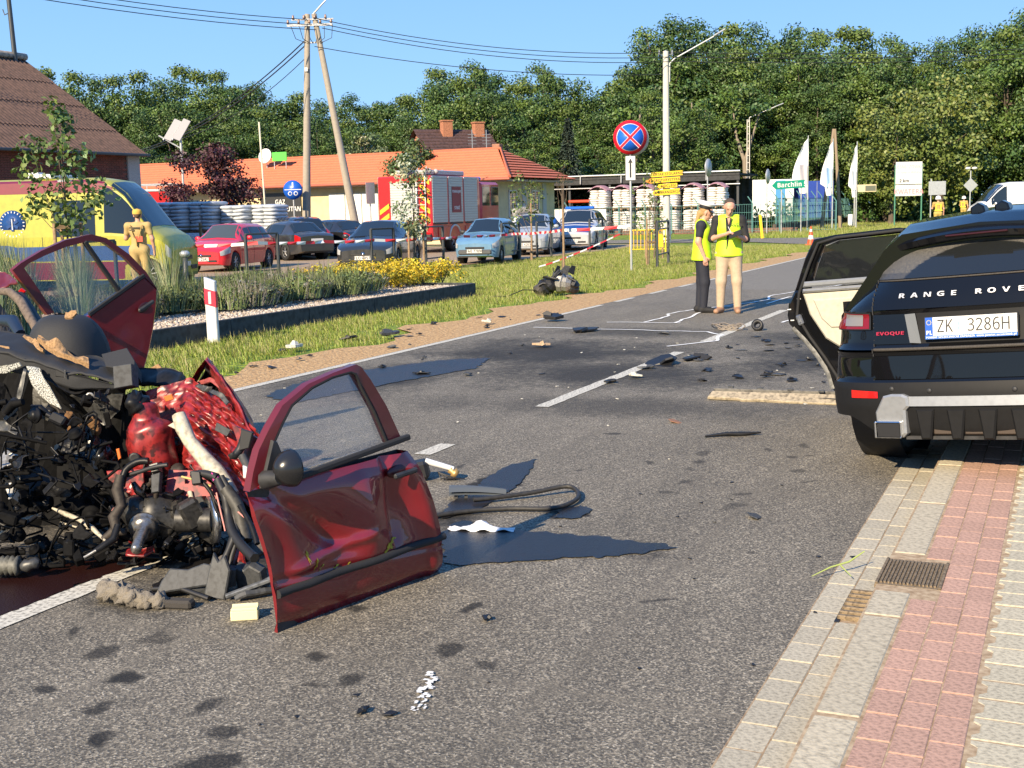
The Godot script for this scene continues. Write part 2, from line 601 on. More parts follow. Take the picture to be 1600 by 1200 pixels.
func build_pavement():
	var pav := struct(sheet([3.42, -6, 9.0, -6, 9.0, 40, 3.42, 40], .0985), "pavement", ground_mat("sand", "", 1.5, Color(.82, .82, .78), .97))
	var gut := struct(sheet([3.17, -6, 3.42, -6, 3.42, 40, 3.17, 40], .0008), "gutter", ground_mat("sand", "", 1.5, Color(.76, .75, .71), .97))
	var kerb_m := []
	var grey_m := []
	var red_m := []
	var beige_m := []
	for i in 4:
		var v := .95 + .035 * i
		kerb_m.append(mt(.46 * v, .405 * v, .295 * v, .92, 0, "paver", 1.3))
		grey_m.append(mt(.42 * v, .38 * v, .29 * v, .92, 0, "paver", 2.0))
		red_m.append(mt(.45 * v, .275 * v, .205 * v, .92, 0, "paver", 2.0))
		beige_m.append(mt(.46 * v, .415 * v, .305 * v, .92, 0, "paver", 2.0))
		for l in [kerb_m, grey_m, red_m, beige_m]:
			l[i].normal_enabled = true
			l[i].normal_texture = T.fine_n
			l[i].normal_scale = .25
	var blk := MB.new()
	blk.box(Vector3.ZERO, K(.099, .06, .196), BI, .003)
	var brick := blk.mesh()
	blk = MB.new()
	blk.box(Vector3.ZERO, K(.119, .06, .196), BI, .003)
	var setts := blk.mesh()
	var lay := func(mesh: Mesh, called: String, ms: Array, parent: Node, at: Vector3, tilt := .012):
		var o := put(mesh, called, ms[rng.randi() % 4], parent)
		o.position = at + K(0, rf(-.002, .002), 0)
		o.rotation = K(rf(-tilt, tilt), rf(-tilt, tilt), rf(-tilt, tilt))
	var s := 3.55
	while s < 11.0:
		for r in 2:
			var ss := s + .1 * r
			if r == 1 and ss > 6.72 and ss < 7.14:
				continue
			if ss < 10.6:
				lay.call(setts, "sett", grey_m, gut, V(3.235 + .123 * r, -.026, ss))
		for r in 3:
			if r == 0 and s > 6.9 and s < 7.45:
				continue
			lay.call(brick, "brick", red_m, pav, V(3.625 + .1025 * r, .072, s + [.0, .13, .05][r]), .006)
		s += .2
	blk = MB.new()
	blk.box(Vector3.ZERO, K(.15, .25, .992), BI, .012)
	var kerb := blk.mesh()
	var kk := 0
	for ks in [2.05, 3.06, 4.07, 5.08, 6.09, 8.0, 9.01, 10.02, 11.03]:
		var o := put(kerb, "kerb_stone", kerb_m[kk % 4], pav)
		o.position = V(3.497, -.022, ks)
		kk += 1
	blk = MB.new()
	blk.box(Vector3.ZERO, K(.15, .25, .32), BI, .01)
	put(blk.mesh(), "kerb_stone", kerb_m[1], pav).position = V(3.497, -.022, 6.76)
	blk = MB.new()
	var a := .099; var b := .0785; var w := .022
	blk.prism([Q(-a, -b), Q(a, -b), Q(a, -.05), Q(a - w, -.028), Q(a - w, .028), Q(a, .05), Q(a, b), Q(-a, b), Q(-a, .05), Q(-a + w, .028), Q(-a + w, -.028), Q(-a, -.05)], .06, Transform3D(BX(-PI / 2), Vector3.ZERO), .004)
	var block := blk.mesh()
	s = 3.5
	var row := 0
	while s < 10.6:
		for c in 9:
			lay.call(block, "paving_block", beige_m, pav, V(3.99 + .2025 * c, .072, s + (.0825 if c % 2 else .0)), .006)
		s += .165
	var iron := mt(.27, .20, .12, .7, .3, "grime", 6.0)
	var d := thing("storm_drain", "rusty iron storm drain with ribbed cover in kerb and grate in gutter", "storm drain", V(3.5, .09, 7.2))
	var mb := MB.new()
	mb.box(K(.045, .0, 0), K(.27, .02, .40), BI, .004)
	part(mb, "cover", iron, d)
	for i in 15:
		mb = MB.new()
		mb.box(K(-.065 + i * .0155, .013, 0), K(.008, .01, .35), BI, .002)
		part(mb, "rib", iron, d)
	for q in [[-.082, 0, .012, .39], [.172, 0, .012, .39]]:
		mb = MB.new()
		mb.box(K(q[0], .012, q[1]), K(q[2], .012, q[3]), BI, .002)
		part(mb, "frame", iron, d)
	for i in 7:
		mb = MB.new()
		mb.box(K(-.145, -.085, .06 + i * .058), K(.12, .03, .028), BI, .004)
		part(mb, "grate_bar", iron, d)
	mb = MB.new()
	mb.box(K(-.20, -.1, .24), K(.02, .03, .44))
	mb.box(K(-.14, -.125, .24), K(.14, .004, .42))
	part(mb, "grate_frame", M.black, d)

class Leaves:
	var v := PackedVector3Array()
	var nn := PackedVector3Array()
	var c := PackedColorArray()
	func leaf(p: Vector3, axis: Vector3, nrm: Vector3, l: float, w: float, col: Color):
		var side := axis.cross(nrm).normalized() * w
		var up := nrm * (w * .35)
		var a := p; var b := p + axis * l * .5 + side + up; var d := p + axis * l * .5 - side + up; var e := p + axis * l
		for q in [a, e, b, a, d, e]:
			v.append(q); nn.append(nrm); c.append(col)
	func blade(p: Vector3, lean: Vector3, h: float, w: float, col: Color):
		var side := Vector3(lean.z, 0, -lean.x).normalized() * w if lean.length() > .001 else Vector3(w, 0, 0)
		var m := p + Vector3(0, h * .6, 0) + lean * .35
		var t := p + Vector3(0, h, 0) + lean
		var nm := side.cross(Vector3.UP).normalized() + Vector3(0, .6, 0)
		nm = nm.normalized()
		for q in [p - side, m + side * .7, p + side, p - side, m - side * .7, m + side * .7, m - side * .7, t, m + side * .7]:
			v.append(q); nn.append(nm); c.append(col)
	func mesh() -> ArrayMesh:
		var a := []
		a.resize(Mesh.ARRAY_MAX)
		a[Mesh.ARRAY_VERTEX] = v
		a[Mesh.ARRAY_NORMAL] = nn
		a[Mesh.ARRAY_COLOR] = c
		var m := ArrayMesh.new()
		m.add_surface_from_arrays(Mesh.PRIMITIVE_TRIANGLES, a)
		return m

func rdir() -> Vector3:
	var z := rf(-1, 1); var a := rf(0, TAU); var r := sqrt(1 - z * z)
	return K(r * cos(a), z, r * sin(a))

func leafy(back := .35) -> StandardMaterial3D:
	var m := StandardMaterial3D.new()
	m.vertex_color_use_as_albedo = true
	m.albedo_color = Color(1, 1, 1)
	m.roughness = .55
	m.backlight_enabled = true
	m.backlight = Color(back, back * 1.1, back * .4)
	m.cull_mode = BaseMaterial3D.CULL_DISABLED
	return m

func clump(L: Leaves, cen: Vector3, r: Vector3, n: int, size: float, col: Color, vary := .16, fill := .55):
	var hue := rf(-1, 1)
	for i in n:
		var d := rdir()
		var p := cen + d * r * pow(rf(0, 1), 1.0 - fill)
		var nm := (d * .9 + rdir() * .8 + K(0, .35, 0)).normalized()
		var ax := nm.cross(rdir()).normalized()
		var k := 1.0 + rf(-vary, vary)
		var q := 1.0 + .12 * hue + rf(-.1, .1)
		L.leaf(p, ax, nm, size * rf(.7, 1.3), size * .34, Color(col.r * k * q, col.g * k, col.b * k / q))

func crown_mesh(h: float, base: float, rad: float, clumps: int, per: int, size: float, cols: Array, cr := 1.3, airy := .0, flat := .7) -> Array:
	var L := Leaves.new()
	var cens := []
	for i in clumps:
		var d := rdir()
		var e := pow(rf(0, 1), .33)
		var yy := .5 + .5 * d.y * e
		var wid := sqrt(maxf(.05, sin(PI * clampf(.10 + yy * .86, 0, 1))))
		var c := K(d.x * rad * e * wid, base + yy * (h - base), d.z * rad * e * wid)
		c += rdir() * rad * .12
		cens.append(c)
		var r := cr * rf(.65, 1.25)
		clump(L, c, K(r, r * flat, r), int(per * rf(.6, 1.2) * (1.0 - airy * rf(0, .6))), size, cols[i % cols.size()])
	return [L.mesh(), cens]

func trunk_mesh(h: float, r: float, cens: Array, limbs: int, lean := .0, fork := .45) -> ArrayMesh:
	var mb := MB.new()
	var pts := []; var rr := []
	for i in 6:
		var f := i / 5.0
		pts.append(K(lean * f * f + sin(f * 5.0) * h * .008, h * .85 * f, cos(f * 4.0) * h * .008))
		rr.append(r * (1.25 if i == 0 else 1.0) * (1.0 - .82 * f))
	mb.tube(pts, rr, 7)
	for i in limbs:
		var f := rf(fork * .6, .8)
		var a: Vector3 = pts[int(f * 5)].lerp(pts[mini(5, int(f * 5) + 1)], fposmod(f * 5, 1.0))
		var e: Vector3 = cens[rng.randi() % cens.size()]
		if e.y < a.y:
			e.y = a.y + (a.y - e.y) * .4
		var m := a.lerp(e, .5) + K(0, -.06 * h, 0) * rf(.2, 1)
		mb.tube([a, m, e], [r * .45 * (1 - f * .6), r * .26, r * .07], 5)
	return mb.mesh()

func build_forest():
	var lf := leafy(.2)
	var bark := mt(.13, .10, .075, .95, 0, "fine", .6)
	var protos := []
	var G := [Color(.066, .118, .022), Color(.050, .096, .021), Color(.088, .142, .024), Color(.060, .108, .028)]
	var spec := [[15.0, 1.2, 4.6, 92, 240, .26, 1.35, .0, .72], [15.0, 2.5, 4.2, 84, 220, .24, 1.15, .3, .6], [15.0, .8, 5.0, 100, 240, .27, 1.4, .1, .62], [15.0, 3.0, 3.8, 70, 230, .24, 1.2, .4, .8]]
	var kinds := ["dense rounded dark green tree", "airy dark green tree with layered boughs", "broad mid green tree with deep boughs", "tall loose tree with bare lower trunk"]
	for i in 4:
		var q: Array = spec[i]
		var cols := [G[i], G[(i + 1) % 4], G[i] * .85]
		var c := crown_mesh(q[0], q[1], q[2], q[3], q[4], q[5], cols, q[6], q[7], q[8])
		var t := thing("forest_tree", "", "tree", V(0, 0, 100))
		put(c[0], "crown", lf, t).set_meta("kind", "stuff")
		put(trunk_mesh(q[0], .26, c[1], 9, rf(-.5, .5)), "trunk", bark, t)
		protos.append(t)
	var list := [
		[-37.2, 78.4, 5.8, 0], [-48.2, 73.7, 5.7, 3], [-30.4, 82.0, 7.1, 1], [-23.0, 85.7, 9.2, 2], [-60.6, 68.7, 6.2, 1], [-59.0, 69.9, 7.7, 0], [-46.7, 76.1, 6.3, 2], [-42.2, 78.2, 5.6, 0],
		[-33.4, 82.8, 5.3, 3], [-20.9, 88.7, 8.9, 0], [-45.0, 78.1, 5.6, 3], [-36.5, 82.1, 7.3, 1], [-29.6, 85.8, 5.5, 2], [-57.9, 73.0, 6.7, 1], [-55.3, 74.3, 6.1, 0], [-41.0, 81.0, 5.9, 1],
		[-52.9, 75.7, 6.4, 1], [-65.3, 70.7, 6.7, 2], [-27.2, 88.6, 6.3, 0], [-68.0, 73.0, 9.7, 0], [-48.9, 82.3, 9.0, 3], [-55.3, 79.9, 9.6, 1], [2.8, 107.4, 14.4, 0], [-9.2, 102.4, 7.8, 0],
		[-.8, 106.6, 13.9, 2], [-14.2, 100.5, 10.6, 1], [-29.9, 93.3, 9.4, 0], [-54.1, 82.2, 9.4, 2], [-37.5, 90.0, 10.7, 1], [-68.2, 75.9, 11.1, 3], [-7.2, 104.1, 9.3, 0], [-4.8, 105.6, 12.3, 0],
		[-10.8, 102.9, 12.4, 2], [-9.0, 103.9, 12.7, 1], [1.6, 109.1, 10.0, 3], [-40.3, 89.8, 11.4, 2], [-6.7, 105.4, 11.7, 2], [-49.1, 86.6, 8.7, 2], [-28.5, 96.1, 9.7, 0], [-13.3, 103.3, 12.8, 3],
		[-43.0, 89.9, 9.2, 3], [-17.8, 101.5, 9.0, 2], [-45.5, 89.2, 9.2, 3], [-64.5, 80.6, 10.0, 3], [-36.5, 93.5, 11.2, 2], [1.0, 111.0, 14.4, 0], [-33.2, 95.3, 9.3, 2], [-12.7, 105.0, 10.2, 1],
		[-18.2, 102.7, 12.8, 1], [-15.9, 103.9, 13.4, 1], [-63.0, 82.3, 10.9, 1], [-20.7, 102.2, 13.4, 2], [-48.5, 89.6, 8.4, 0], [-69.5, 80.1, 11.1, 1], [-35.4, 95.9, 10.9, 0], [-27.1, 99.9, 13.6, 1],
		[-21.3, 102.8, 9.3, 0], [-67.7, 81.7, 11.0, 0], [-55.5, 87.9, 9.2, 0], [-62.3, 85.0, 11.1, 0], [-3.2, 112.6, 12.6, 2], [-23.5, 103.3, 14.0, 3], [-25.8, 102.5, 14.4, 0], [-69.2, 83.2, 12.9, 2],
		[-27.1, 102.7, 16.9, 1], [-47.5, 94.2, 10.9, 2], [-75.4, 81.6, 13.7, 2], [-17.4, 108.3, 16.1, 1], [-52.3, 92.4, 11.5, 1], [-57.8, 90.7, 11.9, 0], [-44.6, 97.0, 13.3, 0], [-61.2, 89.5, 13.3, 0],
		[-73.0, 84.3, 13.6, 1], [-49.9, 95.0, 11.6, 0], [-43.4, 98.3, 14.1, 1], [-69.3, 86.4, 13.5, 2], [-29.7, 104.8, 15.8, 3], [-56.8, 92.3, 11.5, 2], [-36.6, 101.8, 13.5, 0], [-4.8, 116.6, 15.2, 1],
		[-79.1, 82.8, 14.0, 3], [-25.1, 108.0, 16.4, 1], [-8.8, 115.8, 14.7, 1], [-66.3, 89.8, 13.6, 2], [-13.2, 116.2, 15.9, 2], [-23.9, 111.8, 16.6, 2], [-27.4, 110.4, 17.6, 1], [-57.7, 96.6, 11.6, 1],
		[1.9, 124.1, 18.6, 0], [-42.3, 104.0, 12.2, 2], [-63.1, 94.6, 13.0, 3], [-7.3, 120.3, 15.3, 3], [-69.8, 91.8, 14.4, 2], [-66.7, 93.8, 14.0, 2], [-15.3, 117.9, 16.4, 2], [-33.5, 109.6, 13.1, 3],
		[-1.8, 124.6, 17.0, 1], [-40.9, 107.0, 14.6, 1], [-55.3, 100.6, 11.9, 0], [-35.3, 109.8, 12.9, 0], [-37.3, 109.1, 11.9, 0], [-45.0, 105.6, 14.8, 0], [-72.9, 92.9, 14.1, 1], [-.3, 126.4, 18.0, 3],
		[-21.3, 117.6, 17.1, 0], [-17.8, 119.3, 16.4, 2], [-11.8, 122.3, 16.5, 1], [-82.4, 91.7, 14.7, 2], [3.6, 133.3, 19.2, 1], [-4.3, 129.9, 17.3, 3], [-24.7, 121.5, 18.1, 3], [-53.0, 109.1, 14.6, 2]]
	var used := [false, false, false, false]
	var light_i := 0
	for q in list:
		var k: int = q[3]
		var u: float = q[0] + .46 * q[1]
		var where: String = "behind the orange roofs" if u < 14 else ("above the canopy shed" if u < 32 else "behind the white flags")
		var dd: float = q[1] - q[0] * .46
		var row := "front row" if dd < 101 else ("middle row" if dd < 112 else "back row")
		var lab: String = "%s, %s of wood %s" % [kinds[k], row, where]
		var o: Node3D
		if used[k]:
			o = copy(protos[k], lab, V(q[0], 0, q[1]), rf(0, TAU))
		else:
			used[k] = true
			o = protos[k]
			o.position = V(q[0], 0, q[1])
			o.set_meta("label", lab)
		o.set_meta("group", "trees of the wood: " + lab)
		o.scale = K(1.0, q[2] / 15.0, 1.0) * K(maxf(.62, q[2] / 15.0) * rf(.9, 1.12), 1, maxf(.62, q[2] / 15.0))
	var lime := crown_mesh(9.5, .6, 3.2, 60, 150, .26, [Color(.105, .14, .028), Color(.13, .165, .036)], 1.2, .0, .6)
	for q in [[-7.6, 94.0, 1.0, "yellow-green maple in front of the dark wood, right of the white flags"], [-4.6, 97.0, 1.12, "taller yellow-green maple behind the billboard at the right edge of the wood"]]:
		var o := thing("maple_tree", q[3], "tree", V(q[0], 0, q[1]), rf(0, 6))
		put(lime[0], "crown", lf, o).set_meta("kind", "stuff")
		put(trunk_mesh(9.0, .2, lime[1], 6), "trunk", bark, o)
		o.scale = Vector3.ONE * q[2]
	var pale := mt(.30, .25, .19, .9, 0, "fine", .8)
	for q in [[1175, -19.4, 98.0, .0], [1095, -22.5, 95.0, .5], [1020, -26.5, 92.0, .8]]:
		var mb := MB.new()
		mb.tube([K(0, 0, 0), K(.1, 3, 0), K(.0, 5.2, .1)], [.3, .24, .2], 8)
		mb.tube([K(.0, 5.0, .1), K(-.7, 7.0, 0), K(-1.0, 9.5, 0)], [.17, .13, .05], 7)
		mb.tube([K(.0, 5.0, .1), K(.5, 6.5, .2), K(1.3, 9.0, .3)], [.17, .12, .05], 7)
		var o := thing("forked_tree", ["pale forked trunk at the edge of the wood left of the second street lamp", "slender pale trunk at the wood's edge right of the concrete lamp pole", "pale trunk at the wood's edge behind the no stopping sign"][int(q[3] * 2.6)], "tree", V(q[1], 0, q[2]), q[3] * 3)
		part(mb, "trunk", pale, o)
		var L := Leaves.new()
		for i in 9:
			clump(L, K(rf(-1.8, 1.8), rf(7.5, 11.0), rf(-1.5, 1.5)), K(1, .6, 1), 110, .3, G[i % 3])
		put(L.mesh(), "crown", lf, o).set_meta("kind", "stuff")
	var L := Leaves.new()
	for i in 150:
		var dd := rf(84, 100)
		var u := rf(-.44, .46)
		var x := u * dd; var t := (x + 4.518) * cos(.4316) - dd * sin(.4316); var s := (x + 4.518) * sin(.4316) + dd * cos(.4316)
		if (t > -13 and s < 112) or s < 66:
			continue
		clump(L, V(t, rf(.4, 1.8), s), K(rf(1, 2.0), rf(.8, 1.5), rf(1, 2)), 130, .34, G[i % 4] * rf(.8, 1.3))
	for i in 60:
		clump(L, V(rf(-11, 4), rf(.2, .9), rf(99, 114)), K(1.6, .9, 1.3), 110, .3, G[i % 4] * rf(.9, 1.5))
	stuff(put(L.mesh(), "undergrowth", lf), "tangled green undergrowth along the foot of the wood", "undergrowth")
	var mb2 := MB.new()
	mb2.tube([Vector3.ZERO, K(0, 8, 0)], [.16, .02], 6)
	for sp in [[-28.0, 82.0, 8.0, "grey-blue spruce with drooping boughs behind the dark canopy shed"], [-33.6, 84.0, 6.6, "smaller dim spruce left of the grey-blue spruce"]]:
		var sl := Leaves.new()
		for i in 24:
			var y := .5 + i * .32
			for b in 9:
				var a := rf(0, TAU); var len := (8.2 - y) * .26 * rf(.7, 1.1)
				for j in 9:
					var f := j / 8.0
					var p := K(cos(a) * len * f, y - .5 * f * f, sin(a) * len * f)
					for e in 3:
						sl.leaf(p + rdir() * .08, (K(cos(a), -.8, sin(a)) + rdir() * .7).normalized(), (Vector3.UP + rdir() * .7).normalized(), .26, .06, Color(.052, .075, .055) * rf(.7, 1.3))
		var o := thing("spruce_tree", sp[3], "tree", V(sp[0], 0, sp[1]))
		put(sl.mesh(), "crown", lf, o).set_meta("kind", "stuff")
		put(mb2.mesh(), "trunk", bark, o)
		o.scale = Vector3.ONE * (sp[2] / 8.0)
	var named := [["copper_beech", "round dark purple-leaved tree between the bag pallets and the shop roof", V(-31.3, 0, 46.6), 5.2, .4, 1.9, 46, 210, .15, [Color(.040, .012, .016), Color(.058, .018, .022)], .62],
		["blossom_tree", "pale green tree with creamy blossom behind the shop roof", V(-42.4, 0, 78.5), 7.6, 1.0, 2.3, 50, 150, .22, [Color(.19, .21, .10), Color(.10, .13, .05), Color(.30, .30, .18)], .8],
		["walnut_tree", "dark green round tree rising behind the fire engine", V(-28.4, 0, 60.2), 5.7, 1.0, 1.6, 40, 170, .17, [Color(.055, .095, .025), Color(.07, .11, .03)], .6]]
	for q in named:
		var c := crown_mesh(q[3], q[4], q[5], q[6], q[7], q[8], q[9], q[10])
		var o := thing(q[0], q[1], "tree", q[2])
		put(c[0], "crown", lf, o).set_meta("kind", "stuff")
		put(trunk_mesh(q[3], .12, c[1], 7), "trunk", bark, o)

func young_tree(label: String, at: Vector3, h: float, leaves: Array, per: int, size: float, cols: Array, stakes: Array, sh: float, trunk_r := .035):
	var o := thing("young_tree", label, "tree", at)
	var cens := []
	var L := Leaves.new()
	for q in leaves:
		var c := K(q[0], q[1], q[2])
		cens.append(c)
		clump(L, c, K(q[3], q[3] * 1.1, q[3]), per, size, cols[rng.randi() % cols.size()], .35)
	put(L.mesh(), "crown", leafy(.5), o).set_meta("kind", "stuff")
	put(trunk_mesh(h, trunk_r, cens, mini(9, cens.size()), .05, .5), "trunk", M.bark, o)
	for k in stakes.size():
		var mb := MB.new()
		var x: Vector2 = stakes[k]
		mb.tube([K(x.x, 0, x.y), K(x.x * .97, sh, x.y * .97)], .032, 8)
		part(mb, "stake", M.stake, o)
	for k in stakes.size():
		if stakes.size() < 2:
			break
		var mb := MB.new()
		var a: Vector2 = stakes[k]; var b: Vector2 = stakes[(k + 1) % stakes.size()]
		mb.bar(K(a.x, sh - .07, a.y), K(b.x, sh - .07, b.y), .03, .07)
		part(mb, "cross_rail", M.stake, o)

func build_plants():
	var gr := [Color(.10, .15, .035), Color(.13, .18, .05), Color(.075, .12, .03)]
	var st3 := [Q(.0, .28), Q(-.25, -.15), Q(.26, -.14)]
	var cl := []
	for k in [[.0, 3.75, .22], [-.05, 3.4, .28], [.3, 3.5, .2], [-.35, 3.05, .27], [.15, 3.0, .34], [.55, 2.85, .26], [-.45, 2.65, .3], [-.1, 2.6, .38], [.35, 2.45, .36], [-.3, 2.2, .36], [.1, 2.05, .4], [.55, 2.15, .3], [-.15, 1.75, .32], [.3, 1.7, .32], [-.5, 1.95, .24], [.75, 1.95, .22]]:
		cl.append([k[0], k[1], rf(-.35, .35), k[2]])
	young_tree("leafy young tree on three stakes, in front of the ambulance", V(-12.9, 0, 19.1), 3.9, cl, 62, .13, gr, st3, 1.66, .03)
	cl = []
	for k in 22:
		var y := rf(1.15, 3.3)
		var w := .55 * sin(PI * (y - .7) / 2.9)
		var a := rf(0, TAU)
		cl.append([cos(a) * w * rf(.2, 1.0), y, sin(a) * w, rf(.2, .32)])
	young_tree("variegated pale-leaved young tree on three stakes, beside the dark grey estate car", V(-13.05, 0, 32.6), 3.3, cl, 72, .10, [Color(.16, .19, .09), Color(.34, .36, .24), Color(.09, .13, .045), Color(.42, .43, .32)], st3, 1.5)
	cl = []
	for k in 13:
		cl.append([rf(-.5, .5), rf(1.3, 2.9), rf(-.4, .4), rf(.18, .3)])
	young_tree("thin young tree on a single stake beside the light blue car", V(-12.3, 0, 39.3), 2.9, cl, 26, .10, gr, [Q(.05, .04)], 2.0, .03)
	cl = []
	for k in 8:
		cl.append([rf(-.3, .3), rf(2.4, 2.9), rf(-.2, .2), .14])
	young_tree("almost bare young tree on a stake behind the engine block", V(-8.3, 0, 32.3), 2.95, cl, 5, .07, [Color(.12, .09, .04)], [Q(.04, .02)], 1.7, .028)
	cl = []
	for k in [[-.25, 3.1, .22], [-.1, 2.85, .25], [-.3, 2.5, .24], [.1, 2.3, .22], [-.05, 1.95, .3], [.1, 1.6, .3], [-.2, 1.45, .3], [.2, 1.2, .3], [-.75, 2.2, .16], [-.6, 1.35, .2], [-.45, 1.1, .25], [.05, .9, .3], [.4, .75, .25]]:
		cl.append([k[0], k[1], rf(-.2, .2), k[2]])
	young_tree("slender young tree with sparse leaves left of the no stopping sign pole", V(-8.3, 0, 40.3), 3.1, cl, 22, .11, [Color(.16, .21, .05), Color(.10, .15, .04)], [Q(-.3, 0), Q(.3, .05)], .6, .025)
	young_tree("slim young tree on one stake right of the no stopping sign pole", V(-7.05, 0, 35.9), 2.6, [[.0, 2.5, 0, .16], [.1, 1.9, 0, .16], [-.15, 1.6, 0, .14], [.35, 1.3, 0, .15]], 10, .09, gr, [Q(-.05, .03)], 1.35, .02)
	var gold := [Color(.52, .38, .02), Color(.62, .46, .03), Color(.40, .34, .03)]
	for q in [[-8.5, 21.6, .50, "leftmost"], [-8.35, 22.4, .54, "second from the left"], [-8.2, 23.2, .52, "middle"], [-8.05, 24.0, .52, "second from the right"], [-8.0, 24.75, .5, "rightmost"], [-9.3, 23.4, .52, "rear middle"], [-9.6, 22.2, .5, "rear left"], [-9.0, 24.6, .5, "rear right"]]:
		var L := Leaves.new()
		for k in 26:
			var a := rf(0, TAU); var r := sqrt(rf(0, 1)) * .42
			clump(L, K(cos(a) * r, .28 + rf(.05, 1.0) * q[2] * .85 * (1.0 - r * .6), sin(a) * r), K(.16, .14, .16), 46, .055, gold[k % 3], .3)
		var o := thing("golden_shrub", "golden yellow shrub in the gravel bed, %s of the row" % q[3], "shrub", V(q[0], 0, q[1]), 0, "golden shrubs in the gravel bed")
		put(L.mesh(), "foliage", leafy(.5), o).set_meta("kind", "stuff")
		var mb := MB.new()
		for k in 5:
			mb.tube([K(0, .2, 0), K(rf(-.3, .3), .7, rf(-.3, .3))], [.012, .004], 4)
		part(mb, "stem", M.bark, o)
	var protos := []
	for v in 3:
		var L := Leaves.new()
		for k in 420:
			var a := rf(0, TAU); var r := sqrt(rf(0, 1)) * .5
			var col: Color = [Color(.13, .17, .055), Color(.16, .15, .12), Color(.10, .13, .05)][(v + (k % 4) / 3) % 3] * rf(.75, 1.3)
			L.blade(K(cos(a) * r, .2, sin(a) * r), K(cos(a) * r, 0, sin(a) * r) * rf(.2, .7) + rdir() * .06, rf(.25, .52) * (1.15 - r), .008, col)
			if k % 3 == 0:
				clump(L, K(cos(a) * r, .25 + .25 * (1.0 - r), sin(a) * r), K(.07, .07, .07), 7, .05, col)
		protos.append(L.mesh())
	var lav := ["green sage cushion in the gravel bed", "greyish brown lavender cushion in the gravel bed", "fresh green herb cushion in the gravel bed"]
	var n := 0
	for r in 4:
		for k in 9:
			var s := 16.4 + k * .62 + rf(-.15, .15)
			var t := -8.15 - r * .75 + rf(-.15, .15)
			if r == 0 and s < 17.2:
				continue
			var o := put(protos[n % 3], "lavender_plant", leafy_shared())
			o.position = V(t, .05, s)
			o.rotation.y = rf(0, 6)
			o.scale = Vector3.ONE * rf(.85, 1.15)
			tag(o, "%s, %s behind the red and white post" % [lav[n % 3], ["front row", "second row", "third row", "back row"][r]], "plant", "cushion plants behind the red and white post: %d %d" % [r, n % 3])
			n += 1
	var gm := []
	for v in 2:
		var L := Leaves.new()
		for k in 520:
			var a := rf(0, TAU); var r := rf(0, .16)
			L.blade(K(cos(a) * r, 0, sin(a) * r), K(cos(a), 0, sin(a)) * rf(.02, .42), rf(.6, 1.4), .006, [Color(.15, .20, .08), Color(.20, .24, .13), Color(.11, .16, .06), Color(.26, .25, .14)][k % 4] * rf(.8, 1.2))
		gm.append(L.mesh())
	n = 0
	for q in [[-8.35, 16.0, .75], [-8.9, 17.2, .95], [-8.4, 13.2, 1.0], [-8.6, 13.9, 1.05], [-8.3, 14.6, .95], [-9.2, 13.4, 1.1], [-9.6, 14.3, 1.1], [-8.9, 15.2, .9], [-9.4, 12.6, 1.05], [-10.2, 13.6, 1.1], [-10.3, 15.1, 1.05], [-8.7, 12.2, 1.0], [-9.9, 16.1, .95], [-9.4, 11.6, 1.0], [-10.6, 12.4, 1.1], [-10.9, 14.3, 1.0]]:
		var o := put(gm[n % 2], "ornamental_grass", leafy_shared())
		o.position = V(q[0], .12, q[1])
		o.rotation.y = n
		o.scale = Vector3.ONE * q[2]
		var lab: String = "tall feathery grass clump seen through the open rear door's window" if n != 0 and n != 1 else ["grass clump left of the red and white post, nearer the kerb", "grass clump just left of the red and white post, behind"][n]
		tag(o, lab, "grass clump", "ornamental grass clumps by the ambulance" if n > 1 else "")
		n += 1

var leaf_mat: StandardMaterial3D
func leafy_shared() -> StandardMaterial3D:
	if leaf_mat == null:
		leaf_mat = leafy(.45)
	return leaf_mat

